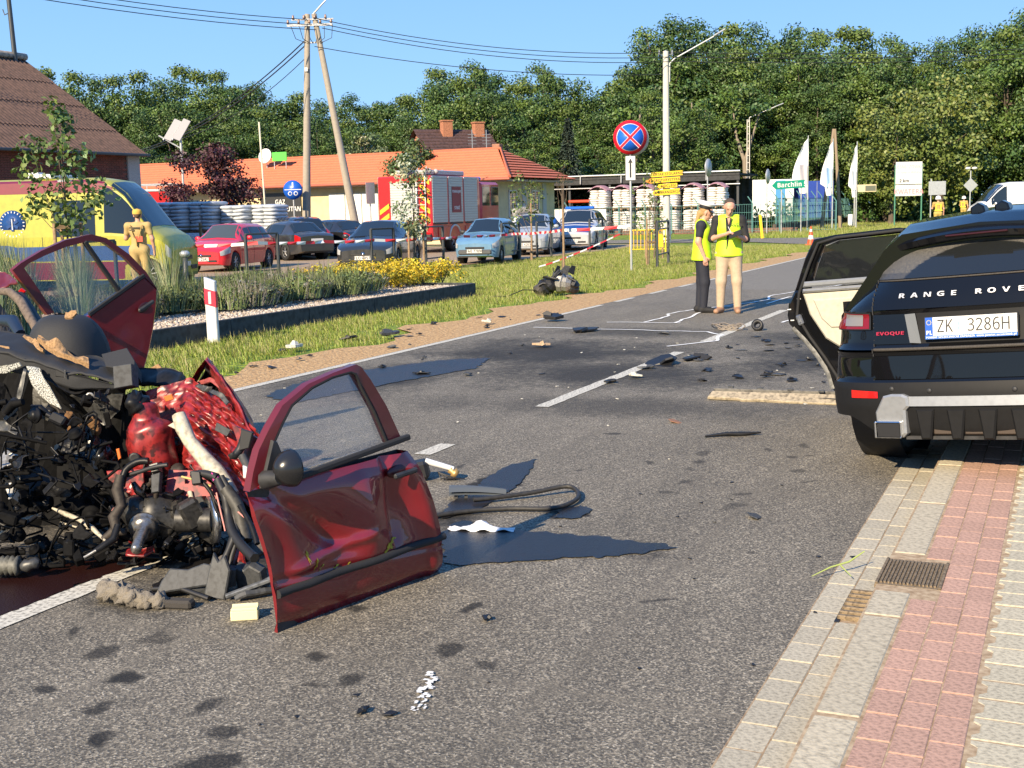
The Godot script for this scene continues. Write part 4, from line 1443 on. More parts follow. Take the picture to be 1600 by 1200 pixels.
class Shell:
	var prof := []
	var wheels := []
	func row(f: float) -> Array:
		var i := 0
		while i < prof.size() - 2 and f > prof[i + 1][0]:
			i += 1
		var a: Array = prof[i]; var b: Array = prof[i + 1]
		var t: float = clampf((f - a[0]) / (b[0] - a[0]), .0, 1.0)
		var o := []
		for k in 6:
			o.append(lerpf(a[k], b[k], t))
		return o
	func ring(f: float) -> Array:
		var r := row(f)
		var yb: float = r[1]; var w: float = r[2]; var bl: float = r[3]; var yr: float = r[4]; var wr: float = r[5]
		var arch := yb
		for q in wheels:
			var d: float = absf(f - q[0])
			if d < q[1]:
				arch = maxf(arch, q[2] + sqrt(q[1] * q[1] - d * d))
		var mid: float = maxf(yb + .42 * (bl - yb), arch + .05)
		return [Vector2(0, yb), Vector2(w * .955, arch), Vector2(w, mid), Vector2(w * .975, bl), Vector2(wr, yr - .09 * minf(1.0, (yr - bl) * 3.0)), Vector2(wr * .80, yr), Vector2(0, yr + .03)]
	func at(f: float, q: float, side := 1.0) -> Vector3:
		var R := ring(f)
		var i := clampi(int(q), 0, 5)
		var p: Vector2 = R[i].lerp(R[i + 1], q - i)
		return Vector3(p.x * side, p.y, f)
	func body() -> ArrayMesh:
		var mb := MB.new()
		var fs := []
		for a in prof:
			fs.append(a[0])
		for w in wheels:
			for k in 9:
				fs.append(w[0] + w[1] * sin((k - 4) / 4.0 * PI / 2) * (1.002 if k in [0, 8] else 1.0))
		for i in prof.size() - 1:
			fs.append((prof[i][0] + prof[i + 1][0]) * .5)
		fs.sort()
		for i in fs.size() - 1:
			if fs[i + 1] - fs[i] < 1e-4:
				continue
			var A := ring(fs[i]); var B := ring(fs[i + 1])
			for k in 6:
				mb.sg = 1 if k < 3 and k > 0 else (2 if k > 3 else (3 if k == 3 else 4))
				if k == 3 and A[4].y - A[3].y < .12:
					mb.sg = 2
				var a := Vector3(A[k].x, A[k].y, fs[i]); var b := Vector3(A[k + 1].x, A[k + 1].y, fs[i])
				var c := Vector3(B[k + 1].x, B[k + 1].y, fs[i + 1]); var d := Vector3(B[k].x, B[k].y, fs[i + 1])
				mb.quad(a, b, c, d)
				var m := Vector3(-1, 1, 1)
				mb.quad(a * m, d * m, c * m, b * m)
		for e in [fs[0], fs[-1]]:
			var A := ring(e)
			mb.sg = -1
			for k in 6:
				var a := Vector3(A[k].x, A[k].y, e); var b := Vector3(A[k + 1].x, A[k + 1].y, e)
				var m := Vector3(-1, 1, 1)
				if e == fs[0]:
					mb.quad(a, a * m, b * m, b)
				else:
					mb.quad(b, b * m, a * m, a)
		return mb.mesh()
	func patch(f0: float, f1: float, q0: float, q1: float, side: float, off := .006, n := 6, m := 4, skew := .0) -> MB:
		var mb := MB.new()
		mb.sg = 0
		var g := func(u: float, v: float) -> Vector3:
			var f := lerpf(f0, f1, u) + skew * v
			var q := lerpf(q0, q1, v)
			var p := at(f, q, side)
			var du := at(f + .02, q, side) - at(f - .02, q, side)
			var dv := at(f, minf(q + .04, 5.99), side) - at(f, q - .04, side)
			var nn := dv.cross(du) * side
			return p + (nn.normalized() * off if nn.length() > 1e-9 else Vector3(0, off, 0))
		mb.grid(n, m, g, side > 0)
		return mb
	func across(f0: float, f1: float, q0: float, off := .006, trim := .0) -> MB:
		var mb := MB.new()
		mb.sg = 0
		var g := func(u: float, v: float) -> Vector3:
			var s := -1.0 if u < .5 else 1.0
			var q := 6.0 - absf(u - .5) * 2.0 * (6.0 - q0)
			var f := lerpf(f0, f1, v)
			var p := at(f, minf(q, 6.0), s)
			var d := (at(f + .03, minf(q, 6.0), s) - at(f - .03, minf(q, 6.0), s)).normalized()
			return p + Vector3(0, d.z, -d.y).normalized() * off * (1.0 if d.z > 0 else -1.0)
		mb.grid(12, 6, g)
		return mb

var wheel_cache := {}
func add_wheel(parent: Node, at: Vector3, r: float, w: float, style := 0, side := 1.0):
	var key := "%d" % style
	if not wheel_cache.has(key):
		var mb := MB.new()
		mb.lathe([Q(.60, -.5), Q(.66, -.52), Q(.9, -.5), Q(1.0, -.36), Q(1.0, .36), Q(.9, .5), Q(.66, .52), Q(.60, .5)], 28, Transform3D(Basis(Vector3.FORWARD, PI / 2), Vector3.ZERO))
		var ty := mb.mesh()
		mb = MB.new()
		mb.lathe([Q(.0, -.4), Q(.64, -.4), Q(.64, .30)], 24, Transform3D(Basis(Vector3.FORWARD, PI / 2), Vector3.ZERO))
		var drum := mb.mesh()
		mb = MB.new()
		var xf := Transform3D(Basis(Vector3.FORWARD, PI / 2), Vector3.ZERO)
		mb.lathe([Q(.56, .36), Q(.66, .42), Q(.66, .3), Q(.56, .3)], 28, xf)
		mb.lathe([Q(.0, .43), Q(.15, .41), Q(.17, .3)], 16, xf)
		var n: int = [5, 9, 7][style % 3]
		for k in n:
			var a := TAU * k / n
			var d := K(0, cos(a), sin(a))
			mb.bar(K(.385, 0, 0) + d * .1, K(.36, 0, 0) + d * .6, .10 if style == 1 else .17, .06, .015)
		wheel_cache[key] = [ty, drum, mb.mesh()]
	var q: Array = wheel_cache[key]
	var o := put(q[0], "wheel", M.rubber, parent)
	o.position = at
	o.scale = K(w, r, r)
	if side < 0:
		o.rotation.y = PI
	put(q[1], "brake_drum", M.black, o)
	put(q[2], "rim", M.alloy, o)

func car(label: String, at: Vector3, turn: float, sh: Shell, col: Material, d: Dictionary) -> Node3D:
	var o := thing(d.get("called", "parked_car"), label, d.get("cat", "car"), at, turn)
	put(sh.body(), "body", col, o)
	var wr: float = d.wr
	for q in sh.wheels:
		for s in [-1.0, 1.0]:
			var w: float = sh.row(q[0])[2]
			add_wheel(o, K(s * (w - .115), wr, q[0]), wr, .2, d.get("rim", 0), s)
			var aw := MB.new()
			aw.lathe([Q(q[1] - .01, -.1), Q(q[1] - .01, .1)], 20, Transform3D(Basis(Vector3.FORWARD, PI / 2), K(s * (w - .13), q[2], q[0])))
			part(aw, "wheel_well", M.black, o)
	var gl: Material = d.get("glass", M.glass)
	part(sh.across(d.ws[0], d.ws[1], 4.15), "windscreen", gl, o)
	if d.has("rw"):
		part(sh.across(d.rw[0], d.rw[1], 4.2), "rear_window", gl, o)
	for s in [-1.0, 1.0]:
		for q in d.side:
			part(sh.patch(q[0], q[1], 3.06, 3.94, s, .007), "side_window", gl, o)
		for f in d.gaps:
			part(sh.patch(f, f + .014, 1.15, 3.0, s, .003, 1, 8), "door_gap", M.black, o)
		for f in d.get("handles", []):
			var mb := MB.new()
			mb.bar(sh.at(f, 2.72, s) + K(.012 * s, 0, 0), sh.at(f + .2, 2.72, s) + K(.012 * s, 0, 0), .025, .03, .008)
			part(mb, "door_handle", d.get("trim", col), o)
		part(sh.patch(.03, sh.wheels[0][0] - sh.wheels[0][1] - .02 if sh.wheels[0][0] > .4 else .3, 2.45 + d.get("hl", .0), 3.05 + d.get("hl", .0) * .5, s, .012), "headlight", M.lamp_glass, o)
		var L: float = sh.prof[-1][0]
		part(sh.patch(L - .26, L - .005, 2.3, 3.0 + d.get("tl", .0), s, .012), "tail_light", M.lamp_red, o)
		var mm := MB.new()
		var mp: Vector3 = sh.at(d.ws[0] + .42, 3.0, s) + K(.11 * s, .09, 0)
		mm.ell(mp, K(.11, .075, .06), 12)
		mm.bar(mp, mp + K(-.14 * s, -.08, .02), .04, .03)
		part(mm, "mirror", d.get("mirror", col), o)
	var r0 := sh.row(.0)
	var yb: float = r0[1]; var bl: float = r0[3]
	var trim: Material = d.get("trim", M.plastic)
	var mb := MB.new()
	mb.box(K(0, lerpf(yb, bl, .72), -.004), K(r0[2] * d.get("gw", 1.15), (bl - yb) * .2, .03), BI, .01)
	part(mb, "grille", M.black, o)
	for s in [-1.0, 1.0]:
		mb = MB.new()
		mb.box(K(s * r0[2] * .62, lerpf(yb, bl, .24), -.004), K(r0[2] * .5, (bl - yb) * .2, .03), BI, .01)
		part(mb, "intake", M.black, o)
	if d.get("bumper", false):
		mb = MB.new()
		mb.box(K(0, lerpf(yb, bl, .32), .03), K(r0[2] * 2.02, (bl - yb) * .5, .14), BI, .04)
		part(mb, "bumper", mt(.06, .065, .07, .6), o)
	mb = MB.new()
	mb.box(K(0, lerpf(yb, bl, .42), -.012 - (.03 if d.get("bumper", false) else .0)), K(.52, .115, .016))
	var pl := part(mb, "number_plate", M.plate, o)
	if d.has("no"):
		words(d.no, .085, M.print_black, pl, Transform3D(BY(PI), K(0, lerpf(yb, bl, .42), -.022 - (.03 if d.get("bumper", false) else .0))))
	if d.get("badge", false):
		mb = MB.new()
		mb.lathe([Q(.0, 0), Q(.055, 0), Q(.06, .01), Q(.0, .012)], 16, Transform3D(BX(-PI / 2), K(0, lerpf(yb, bl, .74), -.02)))
		part(mb, "badge", M.chrome, o)
	var L2: float = sh.prof[-1][0]
	mb = MB.new()
	mb.box(K(0, .75, L2 + .004), K(.52, .115, .014))
	part(mb, "rear_plate", M.plate, o)
	return o

func hatch_shell(L: float, H: float, W: float, wb: float, fo: float, wr: float, cowl: float, roof0: float, roof1: float, blunt := .0) -> Shell:
	var s := Shell.new()
	var w := W / 2
	var bl := H * .63
	s.prof = [[.0, .26, w * .74, .60, .63, w * .62], [.10, .20, w * .90, .66, .72, w * .74], [.32, .19, w * .985, .74, .80, w * .84], [cowl * .6, .19, w, bl * .93, bl * .99, w * .86], [cowl, .19, w, bl, bl + .06, w * .86],
		[roof0, .19, w, bl + .01, H - .03, w * .70], [roof0 + .4, .19, w, bl + .02, H, w * .72], [roof1 - .3, .2, w, bl + .05, H - .02, w * .70], [roof1, .21, w, bl + .06, H - .07, w * .68],
		[L - .22, .24, w * .985, bl + .02, bl + .14, w * .74], [L - .06, .28, w * .93, bl - .06, bl + .0, w * .72], [L, .34, w * .82, bl - .12, bl - .09, w * .66]]
	s.wheels = [[fo, wr + .045, wr], [fo + wb, wr + .045, wr]]
	return s

func build_cars():
	var red := paint(.60, .012, .025)
	var sh := hatch_shell(3.92, 1.47, 1.65, 2.46, .78, .295, 1.12, 1.78, 3.45)
	var spot := func(t: float, s: float, phi: float, fo: float) -> Vector3:
		return V(t, .0, s) - BY(phi) * K(0, 0, fo)
	var seen_glass := mt(.05, .06, .065, .05)
	var p1 := PI + .19
	car("bright red five-door hatchback parked nearest the ambulance, facing the road", spot.call(-20.75, 33.25, p1, .78), p1, sh, red, {"ws": [1.16, 1.76], "rw": [3.5, 3.68], "side": [[1.30, 2.05], [2.12, 2.85], [2.92, 3.3]], "gaps": [1.2, 2.08, 2.95], "handles": [1.82, 2.68], "wr": .295, "rim": 2, "no": "ZST 25RJ", "badge": true, "trim": red, "glass": seen_glass})
	var anth := paint(.018, .02, .022)
	sh = hatch_shell(4.56, 1.46, 1.79, 2.63, .86, .315, 1.25, 2.0, 4.2)
	p1 = PI + .29
	car("dark grey estate car behind the variegated tree, front towards the road", spot.call(-15.05, 33.5, p1, .86), p1, sh, anth, {"ws": [1.29, 1.98], "rw": [4.25, 4.36], "side": [[1.45, 2.25], [2.33, 3.15], [3.22, 4.05]], "gaps": [1.35, 2.29, 3.2], "handles": [2.0, 2.95], "wr": .315, "rim": 0, "no": "FLO 48577", "badge": true})
	var sil := mt(.55, .55, .55, .4)
	sh = hatch_shell(3.32, 1.43, 1.51, 2.2, .65, .265, .98, 1.55, 2.95)
	p1 = PI + .16
	car("small light blue hatchback with grey bumper, right of the fire engine", spot.call(-13.5, 37.9, p1, .65), p1, sh, paint(.12, .24, .37), {"ws": [1.02, 1.53], "rw": [3.0, 3.12], "side": [[1.15, 2.05], [2.13, 2.85]], "gaps": [1.05, 2.09], "handles": [1.85], "wr": .265, "rim": 2, "no": "FMI 77898", "bumper": true, "mirror": M.plastic})
	sh = hatch_shell(4.05, 1.5, 1.72, 2.55, .8, .31, 1.15, 1.8, 3.6)
	p1 = PI + .22
	var c1 := car("silver-grey hatchback parked behind the light blue car", spot.call(-14.6, 44.3, p1, .8), p1, sh, paint(.30, .33, .36), {"ws": [1.19, 1.78], "rw": [3.65, 3.8], "side": [[1.35, 2.1], [2.18, 2.9], [2.98, 3.4]], "gaps": [1.25, 2.14], "wr": .31, "rim": 0, "no": "FMI 4203"})
	var w1 := car("white hatchback with its tailgate raised behind the silver-grey car", V(-17.2, 0, 52.5), .15 , sh, paint(.72, .72, .70), {"ws": [1.19, 1.78], "side": [[1.35, 2.1], [2.18, 2.9]], "gaps": [1.25, 2.14], "wr": .31})
	var mb := MB.new()
	mb.sg = 0
	mb.grid(8, 6, func(u: float, v: float) -> Vector3: return K((u - .5) * 1.3 * (1 - .2 * v), 1.42 + .55 * v - .25 * v * v + .1 * sin(u * PI), 3.5 + .8 * v))
	part(mb, "tailgate", paint(.72, .72, .70), w1)
	sh = hatch_shell(4.4, 1.62, 1.83, 2.64, .88, .34, 1.25, 1.9, 3.9)
	p1 = PI + .20
	var pc := car("silver and blue police car with roof light bar at the end of the row", spot.call(-14.5, 48.9, p1, .88), p1, sh, paint(.42, .43, .44), {"called": "police_car", "cat": "police car", "ws": [1.29, 1.88], "rw": [4.0, 4.15], "side": [[1.45, 2.25], [2.33, 3.15], [3.22, 3.75]], "gaps": [1.35, 2.29], "wr": .34, "rim": 0, "no": "HPK 211"})
	var blue := paint(.01, .04, .20)
	part(sh.across(.12, 1.2, 4.1, .006), "bonnet_stripe", blue, pc)
	for s in [-1.0, 1.0]:
		part(sh.patch(.5, 4.1, 1.9, 2.5, s, .004, 20, 3), "side_stripe", blue, pc)
	mb = MB.new()
	mb.box(K(0, 1.71, 2.1), K(1.25, .12, .28), BI, .04)
	part(mb, "light_bar", mt(.02, .12, .55, .15), pc)
	sh = hatch_shell(4.5, 1.47, 1.78, 2.65, .88, .315, 1.3, 2.1, 3.5)
	sh.prof = sh.prof.slice(0, 9) + [[3.95, .22, .88, .98, 1.04, .68], [4.35, .26, .84, .95, 1.0, .66], [4.5, .34, .74, .86, .9, .6]]
	var dk := paint(.012, .012, .014)
	car("dark saloon half hidden behind the red hatchback, its tail towards the road", V(-26.0, 0, 42.8), 1.15, sh, paint(.03, .03, .032), {"ws": [1.34, 2.06], "rw": [3.52, 3.92], "side": [[1.5, 2.3], [2.38, 3.3]], "gaps": [1.4, 2.34], "wr": .315, "rim": 0})
	car("black saloon with bright rims and round-edged tail light, left of the dark grey estate", V(-26.3, 0, 46.2), 1.22, sh, dk, {"ws": [1.34, 2.06], "rw": [3.52, 3.92], "side": [[1.5, 2.3], [2.38, 3.3]], "gaps": [1.4, 2.34], "wr": .33, "rim": 1})
	sh = hatch_shell(4.2, 1.62, 1.8, 2.6, .85, .34, 1.2, 1.85, 3.75)
	car("black tall hatchback with upright red tail lamps between the two dark saloons", V(-26.3, 0, 44.2), 1.0, sh, dk, {"ws": [1.24, 1.83], "rw": [3.8, 3.95], "side": [[1.4, 2.2], [2.28, 3.05], [3.12, 3.55]], "gaps": [1.3, 2.24], "wr": .34, "rim": 0, "tl": .9})
	car("grey car far back in the row near the leaning pole", V(-31.5, 0, 51.5), 1.1, sh, paint(.12, .12, .125), {"ws": [1.24, 1.83], "rw": [3.8, 3.95], "side": [[1.4, 2.2], [2.28, 3.05], [3.12, 3.55]], "gaps": [1.3], "wr": .34})
	build_vans()
	build_fire_engine()

func van_shell(L: float, H: float, W: float, wb: float, fo: float, wr: float) -> Shell:
	var s := Shell.new()
	var w := W / 2
	s.prof = [[.0, .36, w * .80, .88, .95, w * .70], [.06, .28, w * .93, 1.0, 1.10, w * .80], [.2, .25, w * .99, 1.16, 1.28, w * .86], [.48, .25, w, 1.27, 1.46, w * .87], [1.12, .25, w, 1.30, H - .38, w * .84], [1.5, .25, w, 1.32, H - .08, w * .84], [2.0, .25, w, 1.32, H, w * .86], [L - .25, .27, w, 1.32, H, w * .86], [L, .3, w * .98, 1.3, H - .06, w * .84]]
	s.wheels = [[fo, wr + .06, wr], [fo + wb, wr + .06, wr]]
	return s

func build_vans():
	var sh := van_shell(6.0, 2.72, 2.02, 3.66, .58, .37)
	var yel := paint(.36, .345, .03, .25)
	var red := paint(.17, .008, .022, .2)
	var blue := paint(.012, .055, .20, .2)
	var o := car("yellow ambulance with red and blue bands parked by the brick barn", V(-15.86, 0, 26.03), AMB_TURN, sh, yel, {"called": "ambulance", "cat": "ambulance", "ws": [.52, 1.44], "side": [[.75, 1.62]], "gaps": [.56, 1.72, 3.2], "handles": [1.42], "wr": .37, "rim": 1, "mirror": M.yellow, "gw": 1.0})
	for s in [-1.0, 1.0]:
		part(sh.patch(.25, 5.98, 1.06, 2.0, s, .004, 24, 4), "red_band", red, o)
		part(sh.patch(.35, 5.98, 2.05, 2.62, s, .005, 24, 3), "blue_band", blue, o)
		part(sh.patch(1.4, 5.98, 3.80, 4.0, s, .005, 20, 2), "red_band", red, o)
		part(sh.patch(1.4, 5.98, 4.0, 4.55, s, .005, 20, 2), "red_band", red, o)
		part(sh.patch(1.85, 2.9, 3.0, 3.66, s, .010, 4, 3), "side_window", M.glass, o)
		part(sh.patch(4.35, 5.1, 2.64, 3.3, s, .009, 4, 3, .5), "red_flash", red, o)
		var c: Vector3 = sh.at(3.95, 3.25, s)
		var xf := Transform3D(Basis(Vector3.FORWARD, -PI / 2 * s), c + K(.012 * s, 0, 0))
		var mb := MB.new()
		mb.lathe([Q(.0, .0), Q(.34, .0), Q(.34, .012), Q(.0, .012)], 28, xf)
		var em := part(mb, "emblem", blue, o)
		mb = MB.new()
		mb.lathe([Q(.0, .013), Q(.25, .013), Q(.25, .018), Q(.0, .018)], 28, xf)
		part(mb, "emblem_field", M.white, em)
		mb = MB.new()
		for k in 3:
			var a := PI * k / 3
			mb.box(c + K(.034 * s, 0, 0), K(.006, .33, .065), BX(a))
		part(mb, "emblem_star", blue, em)
		mb = MB.new()
		mb.box(c + K(.040 * s, 0, 0), K(.004, .26, .02))
		part(mb, "emblem_staff", M.white, em)
		mb = MB.new()
		var R := .295
		for k in 22:
			var a := TAU * k / 22
			mb.box(c + K(.027 * s, cos(a) * R, sin(a) * R), K(.004, .045, .022), BX(a))
		part(mb, "emblem_lettering", M.white, em)
	var mb := MB.new()
	mb.box(K(0, 2.78, 3.2), K(1.5, .12, .5), BI, .03)
	mb.box(K(.3, 2.82, 3.6), K(.3, .16, .3), BI, .03)
	part(mb, "roof_unit", M.white, o)
	for k in [2.6, 4.9]:
		for s in [-1.0, 1.0]:
			mb = MB.new()
			mb.box(sh.at(k, 4.25, s) + K(.01 * s, 0, 0), K(.05, .07, .35), BI, .01)
			part(mb, "side_lamp", M.lamp_glass, o)
	for s in [-1.0, 1.0]:
		mb = MB.new()
		for q in sh.wheels:
			var pts := []
			for k in 13:
				var a := PI * k / 12
				pts.append(K(s * 1.005, .36 + .44 * sin(a), q[0] + .44 * cos(a)))
			mb.tube(pts, .03, 6)
		part(mb, "arch_trim", mt(.30, .29, .06, .6), o)
	sh = van_shell(5.6, 2.55, 2.0, 3.3, .8, .35)
	car("white panel van standing beyond the black car's roof at the right edge", V(-1.0, 0, 76.5), PI / 2 + .42, sh, paint(.75, .75, .74), {"called": "panel_van", "cat": "van", "ws": [.52, 1.44], "side": [[.75, 1.62]], "gaps": [.56, 1.72], "wr": .35})
	o = thing("lorry_trailer", "white box trailer with blue rear beyond the fence, behind the two people in vests", "trailer", V(-17.2, 0, 92.2), .43)
	mb = MB.new()
	mb.box(K(-.6, 2.05, 0), K(6.4, 2.75, 2.4), BI, .03)
	part(mb, "box", mt(.76, .77, .74, .5), o)
	mb = MB.new()
	mb.box(K(1.6, 2.05, 1.22), K(.7, 2.6, .03))
	part(mb, "blue_stripe", mt(.08, .28, .55, .5), o)
	mb = MB.new()
	mb.box(K(0, .6, 0), K(6.2, .2, 2.0))
	part(mb, "frame", M.black, o)
	for x in [-2.4, -1.3, 1.9]:
		add_wheel(o, K(x, .48, 1.05), .48, .3, 0)
		o.get_child(-1).rotation.y = -PI / 2
	for k in 7:
		mb = MB.new()
		mb.box(K(-3.6 + k * .75, 2.05, 1.21), K(.03, 2.6, .03))
		part(mb, "rib", mt(.6, .6, .58, .5), o)
	o = thing("blue_container", "royal blue curtain-sided container right of the white trailer", "container", V(-13.5, 0, 94.6), .43)
	mb = MB.new()
	mb.box(K(0, 1.9, 0), K(2.5, 2.7, 3.0), BI, .04)
	part(mb, "box", mt(.02, .055, .32, .5, 0, "dust", .5), o)
	mb = MB.new()
	mb.box(K(0, .35, 0), K(2.3, .4, 2.8))
	part(mb, "base", M.black, o)
	mb = MB.new()
	for k in [-.8, .0, .8]:
		mb.box(K(k, 1.9, 1.51), K(.03, 2.6, .03))
	part(mb, "door_bar", M.galv, o)

const AMB_TURN := -1.255

func build_fire_engine():
	var o := thing("fire_engine", "red fire engine with grey roller shutters seen from behind, right of the variegated tree", "fire engine", V(-21.25, 0, 46.6), .05)
	var red := paint(.50, .015, .02, .7)
	var mb := MB.new()
	mb.box(V(0, 1.85, 2.6), K(2.5, 2.7, 5.1), BI, .05)
	part(mb, "body", red, o)
	mb = MB.new()
	mb.box(V(0, 1.85, 6.5), K(2.4, 2.3, 2.2), BI, .12)
	part(mb, "cab", red, o)
	for s in [-1.0, 1.0]:
		for k in 2:
			mb = MB.new()
			mb.box(V(s * 1.205, 2.35, 5.95 + k * 1.05), K(.03, .85, .85), BI, .01)
			part(mb, "cab_window", M.glass, o)
		for k in 3:
			var sh := MB.new()
			for r in 18:
				sh.box(V(s * 1.262, 1.30 + r * .108, .85 + k * 1.62), K(.03, .102, 1.45), BI, .008)
			part(sh, "roller_shutter", mt(.42, .44, .45, .4, .5), o)
			mb = MB.new()
			mb.box(V(s * 1.285, 1.2, .85 + k * 1.62), K(.03, .06, 1.3), BI, .01)
			part(mb, "shutter_bar", M.black, o)
		mb = MB.new()
		mb.box(V(s * 1.29, 2.2, 2.5), K(.01, 1.1, .95))
		var pan := part(mb, "printed_panel", mt(.22, .02, .03, .5), o)
		words("POMAGAJMY", .11, M.white, pan, Transform3D(BY(PI / 2 * s), V(s * 1.30, 2.55, 2.5)))
		words("STRAŻ", .14, M.white, pan, Transform3D(BY(PI / 2 * s), V(s * 1.30, 1.85, 2.5)))
		mb = MB.new()
		mb.box(V(s * 1.25, .82, 1.2), K(.06, .5, 1.2), BI, .01)
		mb.box(V(s * 1.25, .82, 4.2), K(.06, .5, 1.6), BI, .01)
		part(mb, "locker", red, o)
		for z in [2.3, 6.4]:
			add_wheel(o, V(s * 1.05, .5, z), .5, .32, 0, s)
			var pts := []
			mb = MB.new()
			for k in 11:
				var a := PI * k / 10
				pts.append(V(s * 1.26, .5 + .62 * sin(a), z + .62 * cos(a)))
			mb.tube(pts, .05, 6)
			part(mb, "arch_trim", mt(.5, .5, .48, .5), o)
	var rs := MB.new()
	for r in 16:
		rs.box(V(0, 1.30 + r * .105, .03), K(1.3, .1, .03), BI, .008)
	part(rs, "rear_shutter", mt(.5, .51, .5, .4, .3), o)
	for s in [-1.0, 1.0]:
		for k in (2 if s < 0 else 5):
			mb = MB.new()
			mb.prism([Q(-.22, -.14), Q(.22, .14), Q(.22, .34), Q(-.22, .06)] if s < 0 else [Q(-.22, .14), Q(.22, -.14), Q(.22, .06), Q(-.22, .34)], .02, TP(V(s * .95, 1.35 + k * .40, .035)))
			part(mb, "chevron", mt(.62, .42, .02, .5), o)
		mb = MB.new()
		mb.box(V(s * 1.0, .75, .02), K(.4, .2, .08), BI, .02)
		part(mb, "tail_light", M.lamp_red, o)
	mb = MB.new()
	mb.box(V(0, .62, .0), K(2.45, .3, .2), BI, .03)
	part(mb, "bumper", M.plastic, o)
	mb = MB.new()
	for x in [.62, 1.02]:
		mb.tube([V(x, 1.0, -.06), V(x, 3.3, -.06), V(x, 3.55, .15)], .025, 6)
	for k in 8:
		mb.tube([V(.62, 1.1 + k * .3, -.06), V(1.02, 1.1 + k * .3, -.06)], .018, 6)
	part(mb, "ladder", M.galv, o)
	mb = MB.new()
	for k in 2:
		mb.box(V(.5 - k * .9, 3.36, 2.6), K(.5, .22, 4.0), BI, .04)
	part(mb, "roof_box", M.galv, o)
	mb = MB.new()
	mb.box(V(0, 3.15, 6.2), K(1.6, .18, .4), BI, .05)
	part(mb, "light_bar", mt(.02, .12, .55, .15), o)
	for k in 3:
		mb = MB.new()
		mb.lathe([Q(0, 0), Q(.09, 0), Q(.11, .12), Q(0, .13)], 12, Transform3D(BX(PI / 2), V(1.1 - k * .3, 3.4, .3 + k * 1.3)))
		part(mb, "work_lamp", M.lamp_glass, o)
	o = thing("fire_engine", "second red fire engine with ladders on its roof, behind the grey sacks", "fire engine", V(-33.6, 0, 47.0), PI / 2 + .5)
	mb = MB.new()
	mb.box(V(0, 1.75, 3.0), K(2.4, 2.4, 6.4), BI, .06)
	part(mb, "body", red, o)
	mb = MB.new()
	mb.box(V(0, 1.7, 7.1), K(2.3, 2.0, 1.8), BI, .2)
	part(mb, "cab", red, o)
	mb = MB.new()
	mb.box(V(0, 2.97, 3.0), K(2.44, .1, 6.3), BI, .02)
	part(mb, "roof_edge", M.white, o)
	mb = MB.new()
	for x in [-1.1, -.5, .1, 1.1]:
		mb.tube([V(x, 3.25, -.2), V(x, 3.25, 6.2)], .025, 6)
	for k in 9:
		mb.tube([V(-1.1, 3.25, k * .75), V(-.5, 3.25, k * .75)], .02, 6)
		mb.tube([V(1.1, 3.0, k * .75), V(1.1, 3.25, k * .75)], .02, 6)
	part(mb, "roof_ladder", M.galv, o)
	for s in [-1.0, 1.0]:
		for z in [1.6, 6.2]:
			add_wheel(o, V(s * 1.0, .5, z), .5, .32, 0, s)

func ew(y: float) -> float:
	var K := [[.20, .88], [.30, .94], [.55, .955], [.90, .925], [1.0, .88], [1.06, .815], [1.14, .72], [1.20, .68], [1.40, .63], [1.50, .59]]
	for i in K.size() - 1:
		if y <= K[i + 1][0]:
			var t: float = clampf((y - K[i][0]) / (K[i + 1][0] - K[i][0]), 0, 1)
			return lerpf(K[i][1], K[i + 1][1], smoothstep(0, 1, t) * .5 + t * .5)
	return .6
func ez(y: float) -> float:
	var K := [[.20, -.04], [.28, .03], [.44, .05], [.57, .035], [.585, .0], [.74, -.015], [.77, .0], [.80, -.045], [.98, -.075], [1.01, -.06], [1.08, -.085], [1.18, -.135], [1.40, -.36], [1.50, -.5]]
	for i in K.size() - 1:
		if y <= K[i + 1][0]:
			return lerpf(K[i][1], K[i + 1][1], clampf((y - K[i][0]) / (K[i + 1][0] - K[i][0]), 0, 1))
	return -.5
func es(x: float, y: float, off := .0) -> Vector3:
	var w := ew(y)
	var u := clampf(absf(x) / w, .0, 1.0)
	var z := ez(y) - .07 * u * u - .42 * (1.0 - pow(maxf(.0, 1.0 - pow(u, 5.0)), .33))
	var p := K(clampf(x, -w, w), y, z)
	if off != .0:
		var e := .01
		var a := es(x - e, y) ; var b := es(x + e, y); var c := es(x, y - e); var d := es(x, y + e)
		var n := (b - a).cross(d - c)
		if n.length() > 1e-9:
			p += n.normalized() * off
	return p
func epatch(f: Callable, off: float, nu := 12, nv := 4) -> MB:
	var mb := MB.new()
	mb.sg = 0
	mb.grid(nu, nv, func(u: float, v: float) -> Vector3:
		var q: Vector2 = f.call(u, v)
		return es(q.x, q.y, off))
	return mb
func erect(x0: float, x1: float, y0: float, y1: float, off: float, nu := 12, nv := 4) -> MB:
	return epatch(func(u: float, v: float) -> Vector2: return Q(lerpf(x0, x1, u), lerpf(y0, y1, v)), off, nu, nv)
func etext(t: String, x: float, y: float, h: float, mat: Material, parent: Node, sx := 1.0):
	var p := es(x, y, .012)
	var a := es(x + .03, y, .012) - es(x - .03, y, .012)
	var b := es(x, y + .02, .012) - es(x, y - .02, .012)
	var X := a.normalized()
	var Y := (b - X * b.dot(X)).normalized()
	words(t, h, mat, parent, Transform3D(Basis(X * sx, Y, X.cross(Y)), p), "lettering", true, .004)

